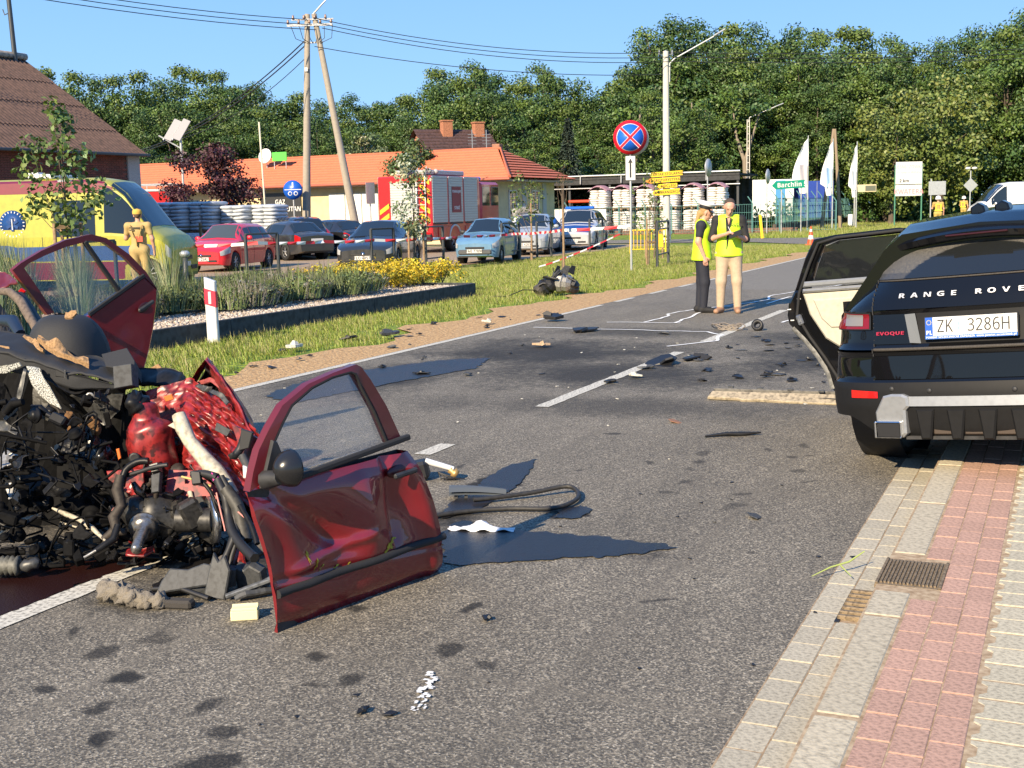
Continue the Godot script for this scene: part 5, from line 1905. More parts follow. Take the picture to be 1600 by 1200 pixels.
func build_black_car():
	var blk := mt(.004, .0042, .005, .5)
	blk.metallic_specular = .1
	blk.clearcoat_enabled = true
	blk.clearcoat = .85
	blk.clearcoat_roughness = .03
	var dusty := mt(.055, .048, .04, .75, 0, "fine", 2.0)
	var satin := mt(.011, .011, .0115, .5, 0, "dust", 3.0)
	satin.metallic_specular = .3
	var silver := mt(.36, .37, .38, .38, .55, "dust", 3.0)
	var o := thing("black_car", "black sport utility car with its rear door open, two wheels up on the kerb", "car")
	o.transform = Transform3D(BY(-.2095) * BZ(.09), V(3.60, .07, 9.33) + BY(-.2095) * K(.08, .007, 0))
	var sh := Shell.new()
	var L := 4.02
	sh.prof = [[.0, .34, .70, .84, .88, .60], [.15, .28, .88, .93, .97, .74], [.5, .27, .945, 1.0, 1.05, .82], [1.15, .27, .95, 1.05, 1.10, .80], [1.95, .27, .95, 1.04, 1.52, .64], [2.4, .27, .95, 1.04, 1.565, .64], [3.4, .27, .95, 1.03, 1.555, .63], [3.8, .28, .94, 1.0, 1.52, .61], [L, .30, .92, .98, 1.46, .59]]
	sh.wheels = [[.86, .40, .36], [3.48, .40, .36]]
	var off := K(0, 0, -4.36)
	var sb := put(sh.body(), "body", blk, o)
	sb.position = off
	for q in [["windscreen", sh.across(1.2, 1.93, 4.15)]]:
		part(q[1], q[0], M.glass, o).position = off
	for s in [-1.0, 1.0]:
		for q in [[1.45, 2.1], [2.2, 3.05], [3.15, 3.8]]:
			if s < 0 and q[0] == 2.2:
				continue
			part(sh.patch(q[0], q[1], 3.06, 3.92, s, .007), "side_window", M.glass, o).position = off
		part(sh.patch(.5, 3.95, 1.02, 1.35, s, .006, 30, 2), "sill_cladding", satin, o).position = off
		part(sh.patch(.03, .4, 2.45, 3.02, s, .01), "headlight", M.lamp_glass, o).position = off
		var mm := MB.new()
		mm.ell(K(1.05 * s, 1.16, -4.36 + 1.62), K(.13, .09, .07), 12)
		part(mm, "mirror", blk, o)
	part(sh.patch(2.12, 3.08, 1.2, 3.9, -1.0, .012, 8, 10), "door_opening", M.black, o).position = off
	var tw := MB.new()
	var pr := [Q(.215, -.10), Q(.24, -.118), Q(.33, -.122), Q(.353, -.108)]
	for g in [-.075, -.038, .0, .038, .075]:
		pr.append_array([Q(.365, g - .006), Q(.353, g - .004), Q(.353, g + .004), Q(.365, g + .006)])
	pr.append_array([Q(.353, .108), Q(.33, .122), Q(.24, .118), Q(.215, .10)])
	tw.lathe(pr, 48, Transform3D(Basis(Vector3.FORWARD, PI / 2), Vector3.ZERO), false)
	var tm := tw.mesh()
	tw = MB.new()
	tw.lathe([Q(.0, .06), Q(.1, .09), Q(.13, .05), Q(.2, .06), Q(.225, .105), Q(.215, -.1), Q(.0, -.05)], 28, Transform3D(Basis(Vector3.FORWARD, PI / 2), Vector3.ZERO))
	var rm := tw.mesh()
	for s in [-1.0, 1.0]:
		for z in [-.88, -3.5]:
			var w := put(tm, "wheel", mt(.05, .05, .048, .8, 0, "fine", 4.0), o)
			w.position = K(s * .80, .362, z)
			w.rotation.y = .0 if s > 0 else PI
			put(rm, "rim", M.alloy, w)
			var aw := MB.new()
			aw.lathe([Q(.40, -.14), Q(.42, .16)], 20, Transform3D(Basis(Vector3.FORWARD, PI / 2), K(s * .80, .36, z)))
			part(aw, "wheel_well", M.black, o)
	var t := MB.new()
	t.sg = 0
	for band in [[.575, .76], [.775, 1.0], [1.0, 1.46]]:
		t.grid(48, 10, func(u: float, v: float) -> Vector3:
			var y := lerpf(band[0], band[1], v)
			return es(sin((u - .5) * PI) * ew(y), y))
	part(t, "tail", blk, o)
	t = MB.new()
	t.sg = 0
	t.grid(48, 10, func(u: float, v: float) -> Vector3:
		var y := lerpf(.24 + .13 * smoothstep(.17, .31, absf(u - .5)), .573, v)
		return es(sin((u - .5) * PI) * ew(y), y, .006))
	part(t, "bumper", satin, o)
	for s in [-1.0, 1.0]:
		t = MB.new()
		t.sg = 0
		t.grid(6, 10, func(u: float, v: float) -> Vector3:
			var y := lerpf(.37, 1.06, v)
			var p := es(s * ew(y), y)
			return p.lerp(K(s * .952, y, -.50 - .02 * u), u), s > 0)
		part(t, "rear_wing", blk, o)
	part(erect(-.60, .60, .592, .735, .008, 20, 4), "tailgate_panel", blk, o)
	t = MB.new()
	var pts := []
	for i in 25:
		pts.append(es(-.585 + i * 1.17 / 24, .772, .006))
	t.tube(pts, .011, 6)
	part(t, "tailgate_ledge", dusty, o)
	for s in [-1.0, 1.0]:
		part(epatch(func(u: float, v: float) -> Vector2: return Q(s * lerpf(.36, .605, u), lerpf(.80, .985, v)), .007, 8, 4), "gloss_panel", blk, o)
		t = MB.new()
		for i in 24:
			var y := .59 + i * .0255
			var xx := .598 + .02 * smoothstep(.8, 1.2, y)
			t.box(es(s * xx, y, .002), K(.006, .027, .006))
		part(t, "tailgate_gap", M.black, o)
	part(epatch(func(u: float, v: float) -> Vector2: return Q(lerpf(-.30, .30, u) * (1.0 + .1 * v), lerpf(.80, .985, v)), .004, 10, 4), "plate_recess", satin, o)
	for s in [-1.0, 1.0]:
		t = MB.new()
		t.quad(es(s * .30, .80, .006), es(s * .365, .80, .016), es(s * .395, .985, .016), es(s * .335, .985, .006))
		part(t, "recess_cheek", mt(.10, .11, .12, .3), o)
	part(erect(-.60, .60, 1.012, 1.172, .006, 20, 5), "boot_lid", blk, o)
	var W := 512; var H := 160
	var im := Image.create(W, H, false, Image.FORMAT_RGB8)
	var ro := Image.create(W, H, false, Image.FORMAT_L8)
	var nz := noise_image(512, .03, 4, 77)
	for y in H:
		for x in W:
			var X := (x / float(W) - .5) * 1.24
			var Y := (1.0 - y / float(H)) * .24
			var d := Q(X - .04, (Y - .30) * 1.75).length()
			var n := nz.get_pixel(x, (y * 2) % 512).r
			var n2 := nz.get_pixel((x * 5) % 512, (y * 3) % 512).r
			var e := clampf((d - .47 + (n - .5) * .02) * 60.0, 0, 1)
			if Y > .20 and absf(X) > .3:
				e *= .7
			e *= .55 + .6 * n2
			var c := lin(.012, .013, .014).lerp(lin(.12, .11, .095), clampf(e * .8, 0, 1))
			im.set_pixel(x, y, c)
			ro.set_pixel(x, y, Color(.06 + .6 * e, 0, 0))
	var gm := StandardMaterial3D.new()
	gm.albedo_texture = ImageTexture.create_from_image(im)
	gm.roughness = 1.0
	gm.roughness_texture = ImageTexture.create_from_image(ro)
	gm.metallic_specular = .6
	part(epatch(func(u: float, v: float) -> Vector2: return Q((u - .5) * 2.0 * lerpf(.615, .54, v), lerpf(1.188, 1.39, v)), .006, 24, 6), "rear_window", gm, o)
	t = MB.new()
	pts = []
	for i in 25:
		pts.append(es(-.6 + i * 1.2 / 24, 1.18, .004))
	t.tube(pts, .006, 6)
	part(t, "window_seal", dusty, o)
	t = MB.new()
	t.sg = 0
	var sec := [Q(-.60, 1.505), Q(-.42, 1.487), Q(-.27, 1.455), Q(-.245, 1.440), Q(-.255, 1.405), Q(-.30, 1.395), Q(-.42, 1.40)]
	var rings := []
	for i in 21:
		var x := -.63 + i * .063
		var u := absf(x) / .63
		var r := []
		for q in sec:
			r.append(K(x, q.y - .075 * u * u - (.02 if u > .95 else .0), q.x - .12 * u * u - .1 * pow(u, 8)))
		rings.append(r)
	for i in rings.size() - 1:
		for j in sec.size() - 1:
			t.sg = 1 if j < 2 else 2 + j
			t.quad(rings[i][j], rings[i][j + 1], rings[i + 1][j + 1], rings[i + 1][j])
	part(t, "spoiler", blk, o)
	t = MB.new()
	t.box(K(0, 1.425, -.252), K(.36, .012, .02), BI, .004)
	part(t, "brake_lamp", mt(.03, .004, .005, .3), o)
	for q in [[-.10, -.72], [.04, -.74]]:
		t = MB.new()
		t.prism([Q(-.05, 0), Q(.055, 0), Q(.035, .075), Q(.0, .095), Q(-.045, .07)], .10, TP(K(q[0], 1.515, q[1])), .01)
		part(t, "roof_fin", blk, o)
	for s in [-1.0, 1.0]:
		part(epatch(func(u: float, v: float) -> Vector2: return Q(s * lerpf(.615, .90, u if s > 0 else 1.0 - u), lerpf(.893, 1.004, v)), .016, 12, 4), "tail_light", M.black, o)
		var tl := part(epatch(func(u: float, v: float) -> Vector2: return Q(s * lerpf(.625, .89, u if s > 0 else 1.0 - u), lerpf(.899, .998, v)), .019, 12, 4), "red_lens", mt(.16, .006, .012, .1), o)
		part(epatch(func(u: float, v: float) -> Vector2: return Q(s * lerpf(.665, .80, u if s > 0 else 1.0 - u), lerpf(.915, .995, v)), .023, 10, 4), "clear_lens", mt(.17, .16, .16, .12), tl)
		part(epatch(func(u: float, v: float) -> Vector2: return Q(s * lerpf(.56, .74, u if s > 0 else 1.0 - u), lerpf(.485 , .532 - .008 * u, v)), .012, 8, 3), "reflector", mt(.5, .012, .012, .1), o)
	t = MB.new()
	t.sg = 0
	t.grid(16, 4, func(u: float, v: float) -> Vector3: return es((u - .5) * .72, .44 + .055 * v, .022))
	part(t, "skid_bar", silver, o)
	for s in [-1.0, 1.0]:
		t = MB.new()
		var poly := [Q(.525, .50), Q(.475, .512), Q(.40, .512), Q(.365, .497), Q(.36, .44), Q(.385, .415), Q(.385, .275), Q(.41, .25), Q(.575, .268), Q(.582, .40)]
		var pp := []
		for q in poly:
			pp.append(Q(q.x * s, q.y))
		t.prism(pp, .07, Transform3D(BY(.16 * s).rotated(Vector3.RIGHT, .0), K(0, 0, .098)), .012)
		part(t, "skid_corner", silver, o)
		t = MB.new()
		var c := K(s * .485, .30, .012)
		for q in [[0, .045, .165, .012], [0, -.045, .165, .012], [.077, 0, .012, .1], [-.077, 0, .012, .1]]:
			t.box(c + K(q[0], q[1], 0), K(q[2], q[3], .14), BY(.12 * s), .005)
		part(t, "exhaust_tip", M.chrome, o)
		t = MB.new()
		t.box(c + K(0, 0, .072), K(.142, .08, .01), BY(.12 * s))
		part(t, "exhaust_hole", M.black, o)
		for q in [[.24, .517], [.47, .53]]:
			t = MB.new()
			t.lathe([Q(0, 0), Q(.014, 0), Q(.016, -.006), Q(.0, -.006)], 14, Transform3D(BX(PI / 2), es(s * q[0], q[1] + .01, .012)))
			part(t, "parking_sensor", M.plastic, o)
	t = MB.new()
	t.sg = 0
	t.grid(12, 4, func(u: float, v: float) -> Vector3: return K((u - .5) * .76, .25 + .19 * v, .0 + .03 * v))
	t.sg = -1
	t.box(K(0, .245, -.12), K(.8, .02, .3))
	part(t, "diffuser", M.plastic, o)
	for k in 4:
		t = MB.new()
		t.prism([Q(-.03, .24), Q(.03, .24), Q(.055, .42), Q(-.055, .42)], .05, TP(K(-.27 + k * .18, 0, .04)), .01)
		part(t, "diffuser_fin", satin, o)
	for k in 3:
		t = MB.new()
		t.box(K(-.18 + k * .18, .30, .022), K(.11, .07, .02), BI, .006)
		part(t, "diffuser_slot", mt(.05, .035, .025, .6), o)
	M.letter = mt(.62, .62, .62, .35, .4)
	var lx := [-.415, -.335, -.255, -.175, -.10]
	for i in 5:
		etext("RANGE"[i], lx[i], 1.085, .030, M.letter, o, 1.7)
		etext("ROVER"[i], -lx[4 - i] - .06 + .02 * (4 - i) * .0, 1.085, .030, M.letter, o, 1.7)
	etext("EVOQUE", -.49, .868, .02, mt(.34, .02, .05, .3), o, 1.7)
	var pb := es(0, .888, .03)
	var tilt := BX(-.10)
	t = MB.new()
	t.box(pb, K(.535, .135, .02), tilt, .004)
	var pl := part(t, "number_plate", M.black, o)
	var face := func(x: float, y: float, z: float) -> Vector3: return pb + tilt * K(x, y, z)
	t = MB.new()
	t.box(face.call(.022, .008, .010), K(.475, .108, .006), tilt)
	part(t, "plate_face", M.plate, pl)
	t = MB.new()
	t.box(face.call(-.237, .008, .0102), K(.044, .108, .0064), tilt)
	part(t, "blue_field", mt(.01, .08, .42, .4), pl)
	t = MB.new()
	t.box(face.call(.0, -.056, .0102), K(.522, .020, .0064), tilt)
	part(t, "blue_strip", mt(.02, .12, .45, .4), pl)
	words("ZK", .074, M.print_black, pl, Transform3D(tilt.scaled_local(K(.82, 1, 1)), face.call(-.145, .008, .014)), "lettering", false, .002)
	words("3286H", .074, M.print_black, pl, Transform3D(tilt.scaled_local(K(.82, 1, 1)), face.call(.105, .008, .014)), "lettering", false, .002)
	words("PL", .024, M.white, pl, Transform3D(tilt, face.call(-.237, -.028, .0145)), "lettering", true, .002)
	words("POWIAT SZCZECINECKI ZAPRASZA  www.powiat.szczecinek.pl", .0115, M.white, pl, Transform3D(tilt.scaled_local(K(1.1, 1, 1)), face.call(.0, -.056, .0145)), "lettering", true, .002)
	for q in [[-.066, .02], [-.066, -.006]]:
		t = MB.new()
		t.box(face.call(q[0], q[1], .0136), K(.014, .02, .002), tilt)
		part(t, "plate_seal", mt(.25, .38, .5, .4), pl)
	t = MB.new()
	for k in 12:
		var a := TAU * k / 12
		t.box(face.call(-.237 + .013 * cos(a), .032 + .013 * sin(a), .0140), K(.0035, .0035, .001), tilt)
	part(t, "star_ring", mt(.8, .65, .05, .5), pl)
	t = MB.new()
	t.bar(K(-.99, .33, -1.35), K(-.985, .35, -3.0), .10, .10, .04)
	part(t, "running_board", blk, o)
	t = MB.new()
	t.bar(K(-.96, .17, -1.35), K(-.95, .19, -1.45), .05, .2, .02)
	part(t, "mud_flap", satin, o)
	build_open_door(o, blk, satin)

func build_open_door(car_node: Node3D, blk: Material, satin: Material):
	var zc := -2.12
	var outer := [Q(-1.78, 1.495), Q(-1.86, 1.36), Q(-1.97, 1.10), Q(-2.03, 1.0), Q(-2.05, .90), Q(-2.04, .83), Q(-1.96, .74), Q(-1.84, .60), Q(-1.755, .46), Q(-1.70, .27), Q(-.97, .27), Q(-.97, 1.12), Q(-1.99, 1.12)]
	var mb := MB.new()
	mb.prism([outer[2], outer[3], outer[4], outer[5], outer[6], outer[7], outer[8], outer[9], outer[10], Q(-.97, 1.13)], .10, TP(K(0, 0, zc)), .02)
	var d := part(mb, "rear_door", blk, car_node)
	d.set_meta("label", "open rear door showing cream and grey inner trim")
	mb = MB.new()
	mb.prism([Q(-1.97, 1.10), Q(-1.86, 1.36), Q(-1.78, 1.495), Q(-1.60, 1.515), Q(-1.1, 1.52), Q(-.98, 1.50), Q(-.98, 1.46), Q(-1.1, 1.475), Q(-1.58, 1.47), Q(-1.70, 1.44), Q(-1.77, 1.31), Q(-1.85, 1.10)], .07, TP(K(0, 0, zc)), .012)
	mb.box(K(-1.0, 1.3, zc), K(.06, .42, .06), BI, .01)
	part(mb, "window_frame", blk, d)
	mb = MB.new()
	mb.tube([K(-1.05, 1.50, zc + .04), K(-1.58, 1.492, zc + .045), K(-1.735, 1.462, zc + .045), K(-1.82, 1.30, zc + .055), K(-1.92, 1.08, zc + .06), K(-1.955, .90, zc + .06), K(-1.86, .72, zc + .06), K(-1.74, .54, zc + .06), K(-1.66, .40, zc + .06), K(-1.62, .30, zc + .06)], .013, 6)
	part(mb, "rubber_seal", M.rubber, d)
	var g := StandardMaterial3D.new()
	g.albedo_color = Color(.05, .06, .06, .72)
	g.transparency = BaseMaterial3D.TRANSPARENCY_ALPHA
	g.roughness = .03
	mb = MB.new()
	mb.prism([Q(-1.835, 1.12), Q(-1.765, 1.30), Q(-1.70, 1.43), Q(-1.58, 1.468), Q(-1.03, 1.472), Q(-1.03, 1.12)], .005, TP(K(0, 0, zc - .01)))
	part(mb, "window", g, d)
	var grey := mt(.30, .31, .32, .32, .4, "dust", 3.0)
	var cream := mt(.46, .43, .34, .6, 0, "dust", 3.0)
	mb = MB.new()
	mb.prism([Q(-1.865, 1.165), Q(-1.02, 1.165), Q(-1.02, 1.12), Q(-1.88, 1.12)], .05, TP(K(0, 0, zc + .065)), .012)
	mb.prism([Q(-1.88, 1.108), Q(-1.02, 1.108), Q(-1.02, 1.075), Q(-1.885, 1.075)], .06, TP(K(0, 0, zc + .065)), .014)
	part(mb, "grey_trim", grey, d)
	mb = MB.new()
	mb.prism([Q(-1.885, 1.068), Q(-1.02, 1.068), Q(-1.02, .62), Q(-1.60, .62), Q(-1.72, .70), Q(-1.84, .90)], .05, TP(K(0, 0, zc + .06)), .015)
	part(mb, "cream_panel", cream, d)
	mb = MB.new()
	mb.prism([Q(-1.80, 1.02), Q(-1.02, 1.02), Q(-1.02, .78), Q(-1.66, .78), Q(-1.74, .86)], .03, TP(K(0, 0, zc + .082)), .013)
	part(mb, "cream_inset", cream, d)
	mb = MB.new()
	mb.prism([Q(-1.59, .612), Q(-1.02, .612), Q(-1.02, .40), Q(-1.42, .42)], .05, TP(K(0, 0, zc + .06)), .012)
	part(mb, "door_pocket", satin, d)
	mb = MB.new()
	mb.tube([K(-2.00, .80, zc + .02), K(-1.90, .69, zc + .02), K(-1.80, .55, zc + .02), K(-1.73, .42, zc + .02), K(-1.70, .29, zc + .02)], .035, 8)
	part(mb, "arch_cladding", mt(.20, .20, .19, .6, 0, "grime", 3.0), d)
	mb = MB.new()
	mb.box(K(-1.93, .86, zc + .065), K(.05, .09, .03), BZ(.3), .01)
	mb.box(K(-1.93, .86, zc + .08), K(.02, .05, .02), BZ(.3), .004)
	part(mb, "latch", M.steel, d)
	for q in [[-2.02, .95], [-2.0, .86], [-1.93, 1.03]]:
		mb = MB.new()
		mb.box(K(q[0], q[1], zc + .055), K(.03, .008, .006))
		part(mb, "white_clip", M.white, d)

func disc(r: float, d: float, at: Vector3, k := 28) -> MB:
	var mb := MB.new()
	mb.lathe([Q(0, -d / 2), Q(r, -d / 2), Q(r, d / 2), Q(0, d / 2)], k, Transform3D(BX(PI / 2), at))
	return mb

func pole(o: Node, h: float, r := .03, called := "post"):
	var mb := MB.new()
	mb.tube([K(0, -.1, 0), K(0, h, 0)], r, 10)
	part(mb, called, M.galv, o)

func build_signs():
	var yaw := .40
	var o := thing("no_stopping_sign", "round blue and red no stopping sign with arrow plate on a grey post", "road sign", V(-6.68, 0, 33.25), yaw)
	pole(o, 3.95, .03)
	var mb := MB.new()
	mb = disc(.45, .03, K(0, 3.54, .035), 40)
	var s := part(mb, "disc", mt(.62, .01, .03, .35), o)
	part(disc(.365, .012, K(0, 3.54, .052), 40), "white_ring", M.white, s)
	part(disc(.350, .012, K(0, 3.54, .056), 40), "blue_field", mt(.012, .11, .62, .35), s)
	for q in [[.785, .085, M.white, .060], [-.785, .085, M.white, .061], [.785, .062, mt(.62, .01, .03, .35), .0645], [-.785, .062, mt(.62, .01, .03, .35), .0655]]:
		mb = MB.new()
		mb.box(K(0, 3.54, q[3]), K(.72, q[1], .006), BZ(q[0]))
		part(mb, "cross_bar", q[2], s)
	part(disc(.45, .02, K(.06, 3.50, -.04), 40), "rear_disc", mt(.5, .48, .40, .5), o)
	mb = MB.new()
	mb.box(K(0, 2.73, .035), K(.28, .66, .02), BI, .006)
	var pl := part(mb, "arrow_plate", M.print_black, o)
	mb = MB.new()
	mb.box(K(0, 2.73, .042), K(.255, .635, .014))
	part(mb, "plate_field", M.white, pl)
	mb = MB.new()
	mb.box(K(0, 2.68, .05), K(.045, .40, .006))
	mb.prism([Q(-.065, 2.86), Q(0, 2.99), Q(.065, 2.86), Q(0, 2.885)], .006, TP(K(0, 0, .0505)))
	part(mb, "arrow", M.print_black, pl)
	o = thing("concrete_lamp_pole", "tall pale concrete lamp pole with slanting arm, right of the no stopping sign", "street lamp", V(-13.2, 0, 57.4), yaw)
	mb = MB.new()
	mb.tube([Vector3.ZERO, K(0, 8.8, 0)], [.19, .13], 12)
	part(mb, "pole", mt(.55, .53, .47, .85, 0, "dust", .8), o)
	mb = MB.new()
	mb.tube([K(.17, 7.4, 0), K(.19, 8.25, 0), K(.4, 8.45, 0), K(2.5, 9.55, 0)], .035, 8)
	part(mb, "arm", M.galv, o)
	mb = MB.new()
	mb.bar(K(2.2, 9.42, 0), K(2.75, 9.72, 0), .18, .07, .02)
	part(mb, "lamp_head", M.galv, o)
	mb = MB.new()
	mb.tube([K(-.35, 8.65, 0), K(.35, 8.65, 0)], .03, 6)
	for k in [-.3, .0, .3]:
		mb.tube([K(k, 8.65, 0), K(k, 8.85, 0)], .04, 6)
	part(mb, "insulator", M.steel, o)
	var ds := [[.0, 2.97 + .22, 1.45, .22, "TARTAK STOLARNIA"], [-.1, 2.97 - .06, 1.42, .22, "AGROTURYSTYKA"], [.05, 2.97 - .33, .85, .2, "NOCLEGI"], [.0, 2.97 - .62, 1.2, .26, "WULKANIZACJA"]]
	for k in 4:
		var q: Array = ds[k]
		var t := thing("direction_sign", "yellow direction sign with black lettering on the concrete lamp pole, %s of four" % ["topmost", "second", "third", "lowest"][k], "direction sign", V(-13.2, 0, 57.4) + BY(yaw) * K(q[0], q[1], .24), yaw, "yellow direction signs on the lamp pole")
		mb = MB.new()
		mb.prism([Q(-q[2] / 2 - (.22 if k == 1 else .1), 0), Q(-q[2] / 2, -q[3] / 2), Q(q[2] / 2, -q[3] / 2), Q(q[2] / 2, q[3] / 2), Q(-q[2] / 2, q[3] / 2)], .03, Transform3D(BZ(.05), Vector3.ZERO), .004)
		part(mb, "board", M.yellow, t)
		if k == 1:
			mb = MB.new()
			mb.prism([Q(-q[2] / 2 - .24, 0), Q(-q[2] / 2 + .06, -q[3] / 2 - .02), Q(-q[2] / 2 + .06, q[3] / 2 + .02)], .036, Transform3D(BZ(.05), Vector3.ZERO))
			part(mb, "arrow_tip", mt(.75, .24, .03, .5), t)
		words(q[4], .12, M.print_black, t, Transform3D(BZ(.05), K(.02, 0, .02)))
	o = thing("lattice_lamp_pole", "thin lattice lamp pole with short arm before the wood, above the trailer", "street lamp", V(-18.9, 0, 97.0), yaw)
	mb = MB.new()
	for k in [-.12, .12]:
		mb.tube([K(k, 0, 0), K(k * .7, 8.2, 0)], .045, 6)
	for k in 14:
		mb.bar(K(-.1, .5 + k * .55, 0), K(.1, .5 + k * .55, 0), .05, .05)
	part(mb, "pole", mt(.5, .48, .43, .85), o)
	mb = MB.new()
	mb.tube([K(0, 8.0, 0), K(.1, 8.35, 0), K(2.4, 9.25, 0)], .04, 6)
	mb.bar(K(2.1, 9.14, 0), K(2.7, 9.36, 0), .2, .08, .02)
	part(mb, "arm", M.galv, o)
	o = thing("utility_pole", "A-shaped concrete utility pole with crossarm and insulators behind the parked cars", "utility pole", V(-24.9, 0, 45.7), yaw)
	var conc := mt(.33, .29, .235, .9, 0, "dust", 1.0)
	for q in [[-.62, -.1], [1.72, .18]]:
		mb = MB.new()
		mb.tube([K(q[0], 0, 0), K(q[1], 9.95, 0)], [.20, .115], 6)
		part(mb, "leg", conc, o)
	mb = MB.new()
	mb.bar(K(-.95, 9.5, .1), K(.95, 9.5, .1), .08, .10)
	mb.bar(K(-.75, 9.72, .1), K(1.0, 9.72, .1), .06, .06)
	mb.bar(K(-.3, 8.8, .0), K(.5, 8.8, .0), .06, .06)
	part(mb, "crossarm", M.steel, o)
	for k in 9:
		mb = MB.new()
		mb.lathe([Q(0, 0), Q(.045, 0), Q(.06, .06), Q(.04, .09), Q(.05, .14), Q(0, .17)], 10, TP(K(-.9 + k * .225, 9.74 if k % 2 else 9.56, .14)))
		part(mb, "insulator", mt(.2, .12, .09, .3), o)
	for k in 6:
		mb = MB.new()
		mb.tube([K(-.8 + k * .35, 9.5, .1), K(-.6 + k * .3, 8.95, .15), K(-.1 + k * .1, 8.75, .1)], .014, 5)
		part(mb, "jumper_cable", M.black, o)
	mb = MB.new()
	mb.tube([K(.1, 9.9, 0), K(.7, 10.5, 0)], .035, 6)
	part(mb, "lamp_arm", M.galv, o)
	mb = MB.new()
	mb.box(K(-.22, 7.7, .18), K(.12, .16, .02))
	part(mb, "number_board", M.white, o)
	var wires := [[V(-24.6, 9.75, 45.5), V(-13.2, 8.75, 57.4), .5, 3, "wires from the A-shaped pole to the concrete lamp pole"], [V(-24.6, 8.6, 45.5), V(-13.2, 7.75, 57.4), .4, 1, "lower wire from the A-shaped pole to the concrete lamp pole"], [V(-13.2, 8.75, 57.4), V(14, 9.0, 70), .4, 3, "wires running right from the concrete lamp pole across the wood"],
		[V(-24.9, 9.7, 45.5), V(-31.4, 10.6, 20.0), .6, 3, "wires running left from the A-shaped pole over the barn"], [V(-25.2, 8.9, 45.7), V(-40, 5.2, 52.0), .6, 2, "twisted thick cable dropping from the A-shaped pole towards the wood at left"], [V(-25.2, 8.2, 45.7), V(-38, 5.6, 52.0), .6, 1, "single cable dropping left below the thick pair"]]
	for q in wires:
		mb = MB.new()
		for k in q[3]:
			var pts := []
			for i in 17:
				var f := i / 16.0
				var p: Vector3 = q[0].lerp(q[1], f)
				p.y -= q[2] * 4.0 * f * (1.0 - f) + .22 * k * (1.0 if q[3] == 3 else .3)
				p.x += .2 * k
				pts.append(p)
			mb.tube(pts, .016 if q[3] != 2 else .026, 5, false)
		lone(mb, "overhead_wire", M.black, q[4], "wires")
	o = thing("solar_lamp", "tall grey pole carrying two tilted solar panels behind the sacks", "street lamp", V(-33.5, 0, 47.5), yaw)
	pole(o, 5.4, .055, "pole")
	for k in 2:
		mb = MB.new()
		mb.box(K(-.35 + k * .42, 5.75, -.05), K(.36, 1.15, .05), BZ(-.42) * BX(-.5), .01)
		part(mb, "solar_panel", mt(.35, .34, .34, .5), o)
		mb = MB.new()
		mb.box(K(-.53 + k * .42, 5.75, -.05), K(.05, 1.17, .07), BZ(-.42) * BX(-.5), .01)
		part(mb, "panel_frame", M.white, o)
	mb = MB.new()
	mb.bar(K(0, 4.9, 0), K(-.95, 5.5, .2), .06, .06)
	part(mb, "lamp_arm", M.galv, o)
	o = thing("flag_pole", "thin cream pole leaning slightly left of the A-shaped pole", "pole", V(-27.6, 0, 45.6))
	mb = MB.new()
	mb.tube([K(.1, 0, .05), K(-.1, 5.7, -.05)], .04, 8)
	part(mb, "pole", mt(.6, .55, .42, .6), o)
	o = thing("path_sign", "round blue cycle and foot path sign beside the A-shaped pole", "road sign", V(-25.4, 0, 44.6), yaw)
	pole(o, 2.75, .03)
	part(disc(.4, .02, K(0, 2.75, .04), 28), "disc", mt(.012, .09, .45, .4), o)
	mb = MB.new()
	mb.box(K(0, 2.76, .053), K(.7, .03, .006))
	mb.box(K(0, 2.95, .053), K(.06, .22, .006))
	for x in [-.12, .12]:
		mb.lathe([Q(.06, -.003), Q(.09, -.003), Q(.09, .003), Q(.06, .003)], 14, Transform3D(BX(PI / 2), K(x, 2.6, .053)))
	part(mb, "pictogram", M.white, o)
	o = thing("turned_sign", "grey back of a tall narrow sign beside the leaning pole leg", "road sign", V(-22.9, 0, 46.6), 1.3)
	pole(o, 3.0, .035)
	mb = MB.new()
	mb.box(K(0, 2.55, .04), K(.5, .9, .02))
	part(mb, "plate", M.galv, o)
	o = thing("town_sign", "green direction sign reading Barchlin 5 on two posts before the trailer", "direction sign", V(-10.2, 0, 71.2), yaw)
	for x in [-.55, .55]:
		mb = MB.new()
		mb.tube([K(x, 0, 0), K(x, 2.9, 0)], .035, 8)
		part(mb, "post", M.galv, o)
	mb = MB.new()
	mb.prism([Q(-1.0, 2.72), Q(-.78, 2.5), Q(.85, 2.5), Q(.85, 2.94), Q(-.78, 2.94)], .03, Transform3D(BZ(.04), K(0, 0, .05)), .004)
	var b := part(mb, "board", mt(.0, .22, .14, .4), o)
	words("Barchlin 5", .25, M.white, b, Transform3D(BZ(.04), K(.02, 2.72, .075)))
	o = thing("round_sign", "round sign seen nearly edge-on, left of the green direction sign", "road sign", V(-11.4, 0, 70.4), 1.5)
	pole(o, 3.2, .035)
	part(disc(.42, .02, K(0, 3.2, .05), 24), "disc", M.galv, o)
	o = thing("round_sign", "round sign turned edge-on above the head of the man in the vest", "road sign", V(-12.5, 0, 62.0), 1.45)
	pole(o, 3.6, .035)
	part(disc(.45, .02, K(0, 3.55, .05), 24), "disc", M.galv, o)
	var fl := ["leftmost white banner flag, beside the trailer", "middle white banner flag with blue and yellow print", "rightmost white banner flag, thin and folded"]
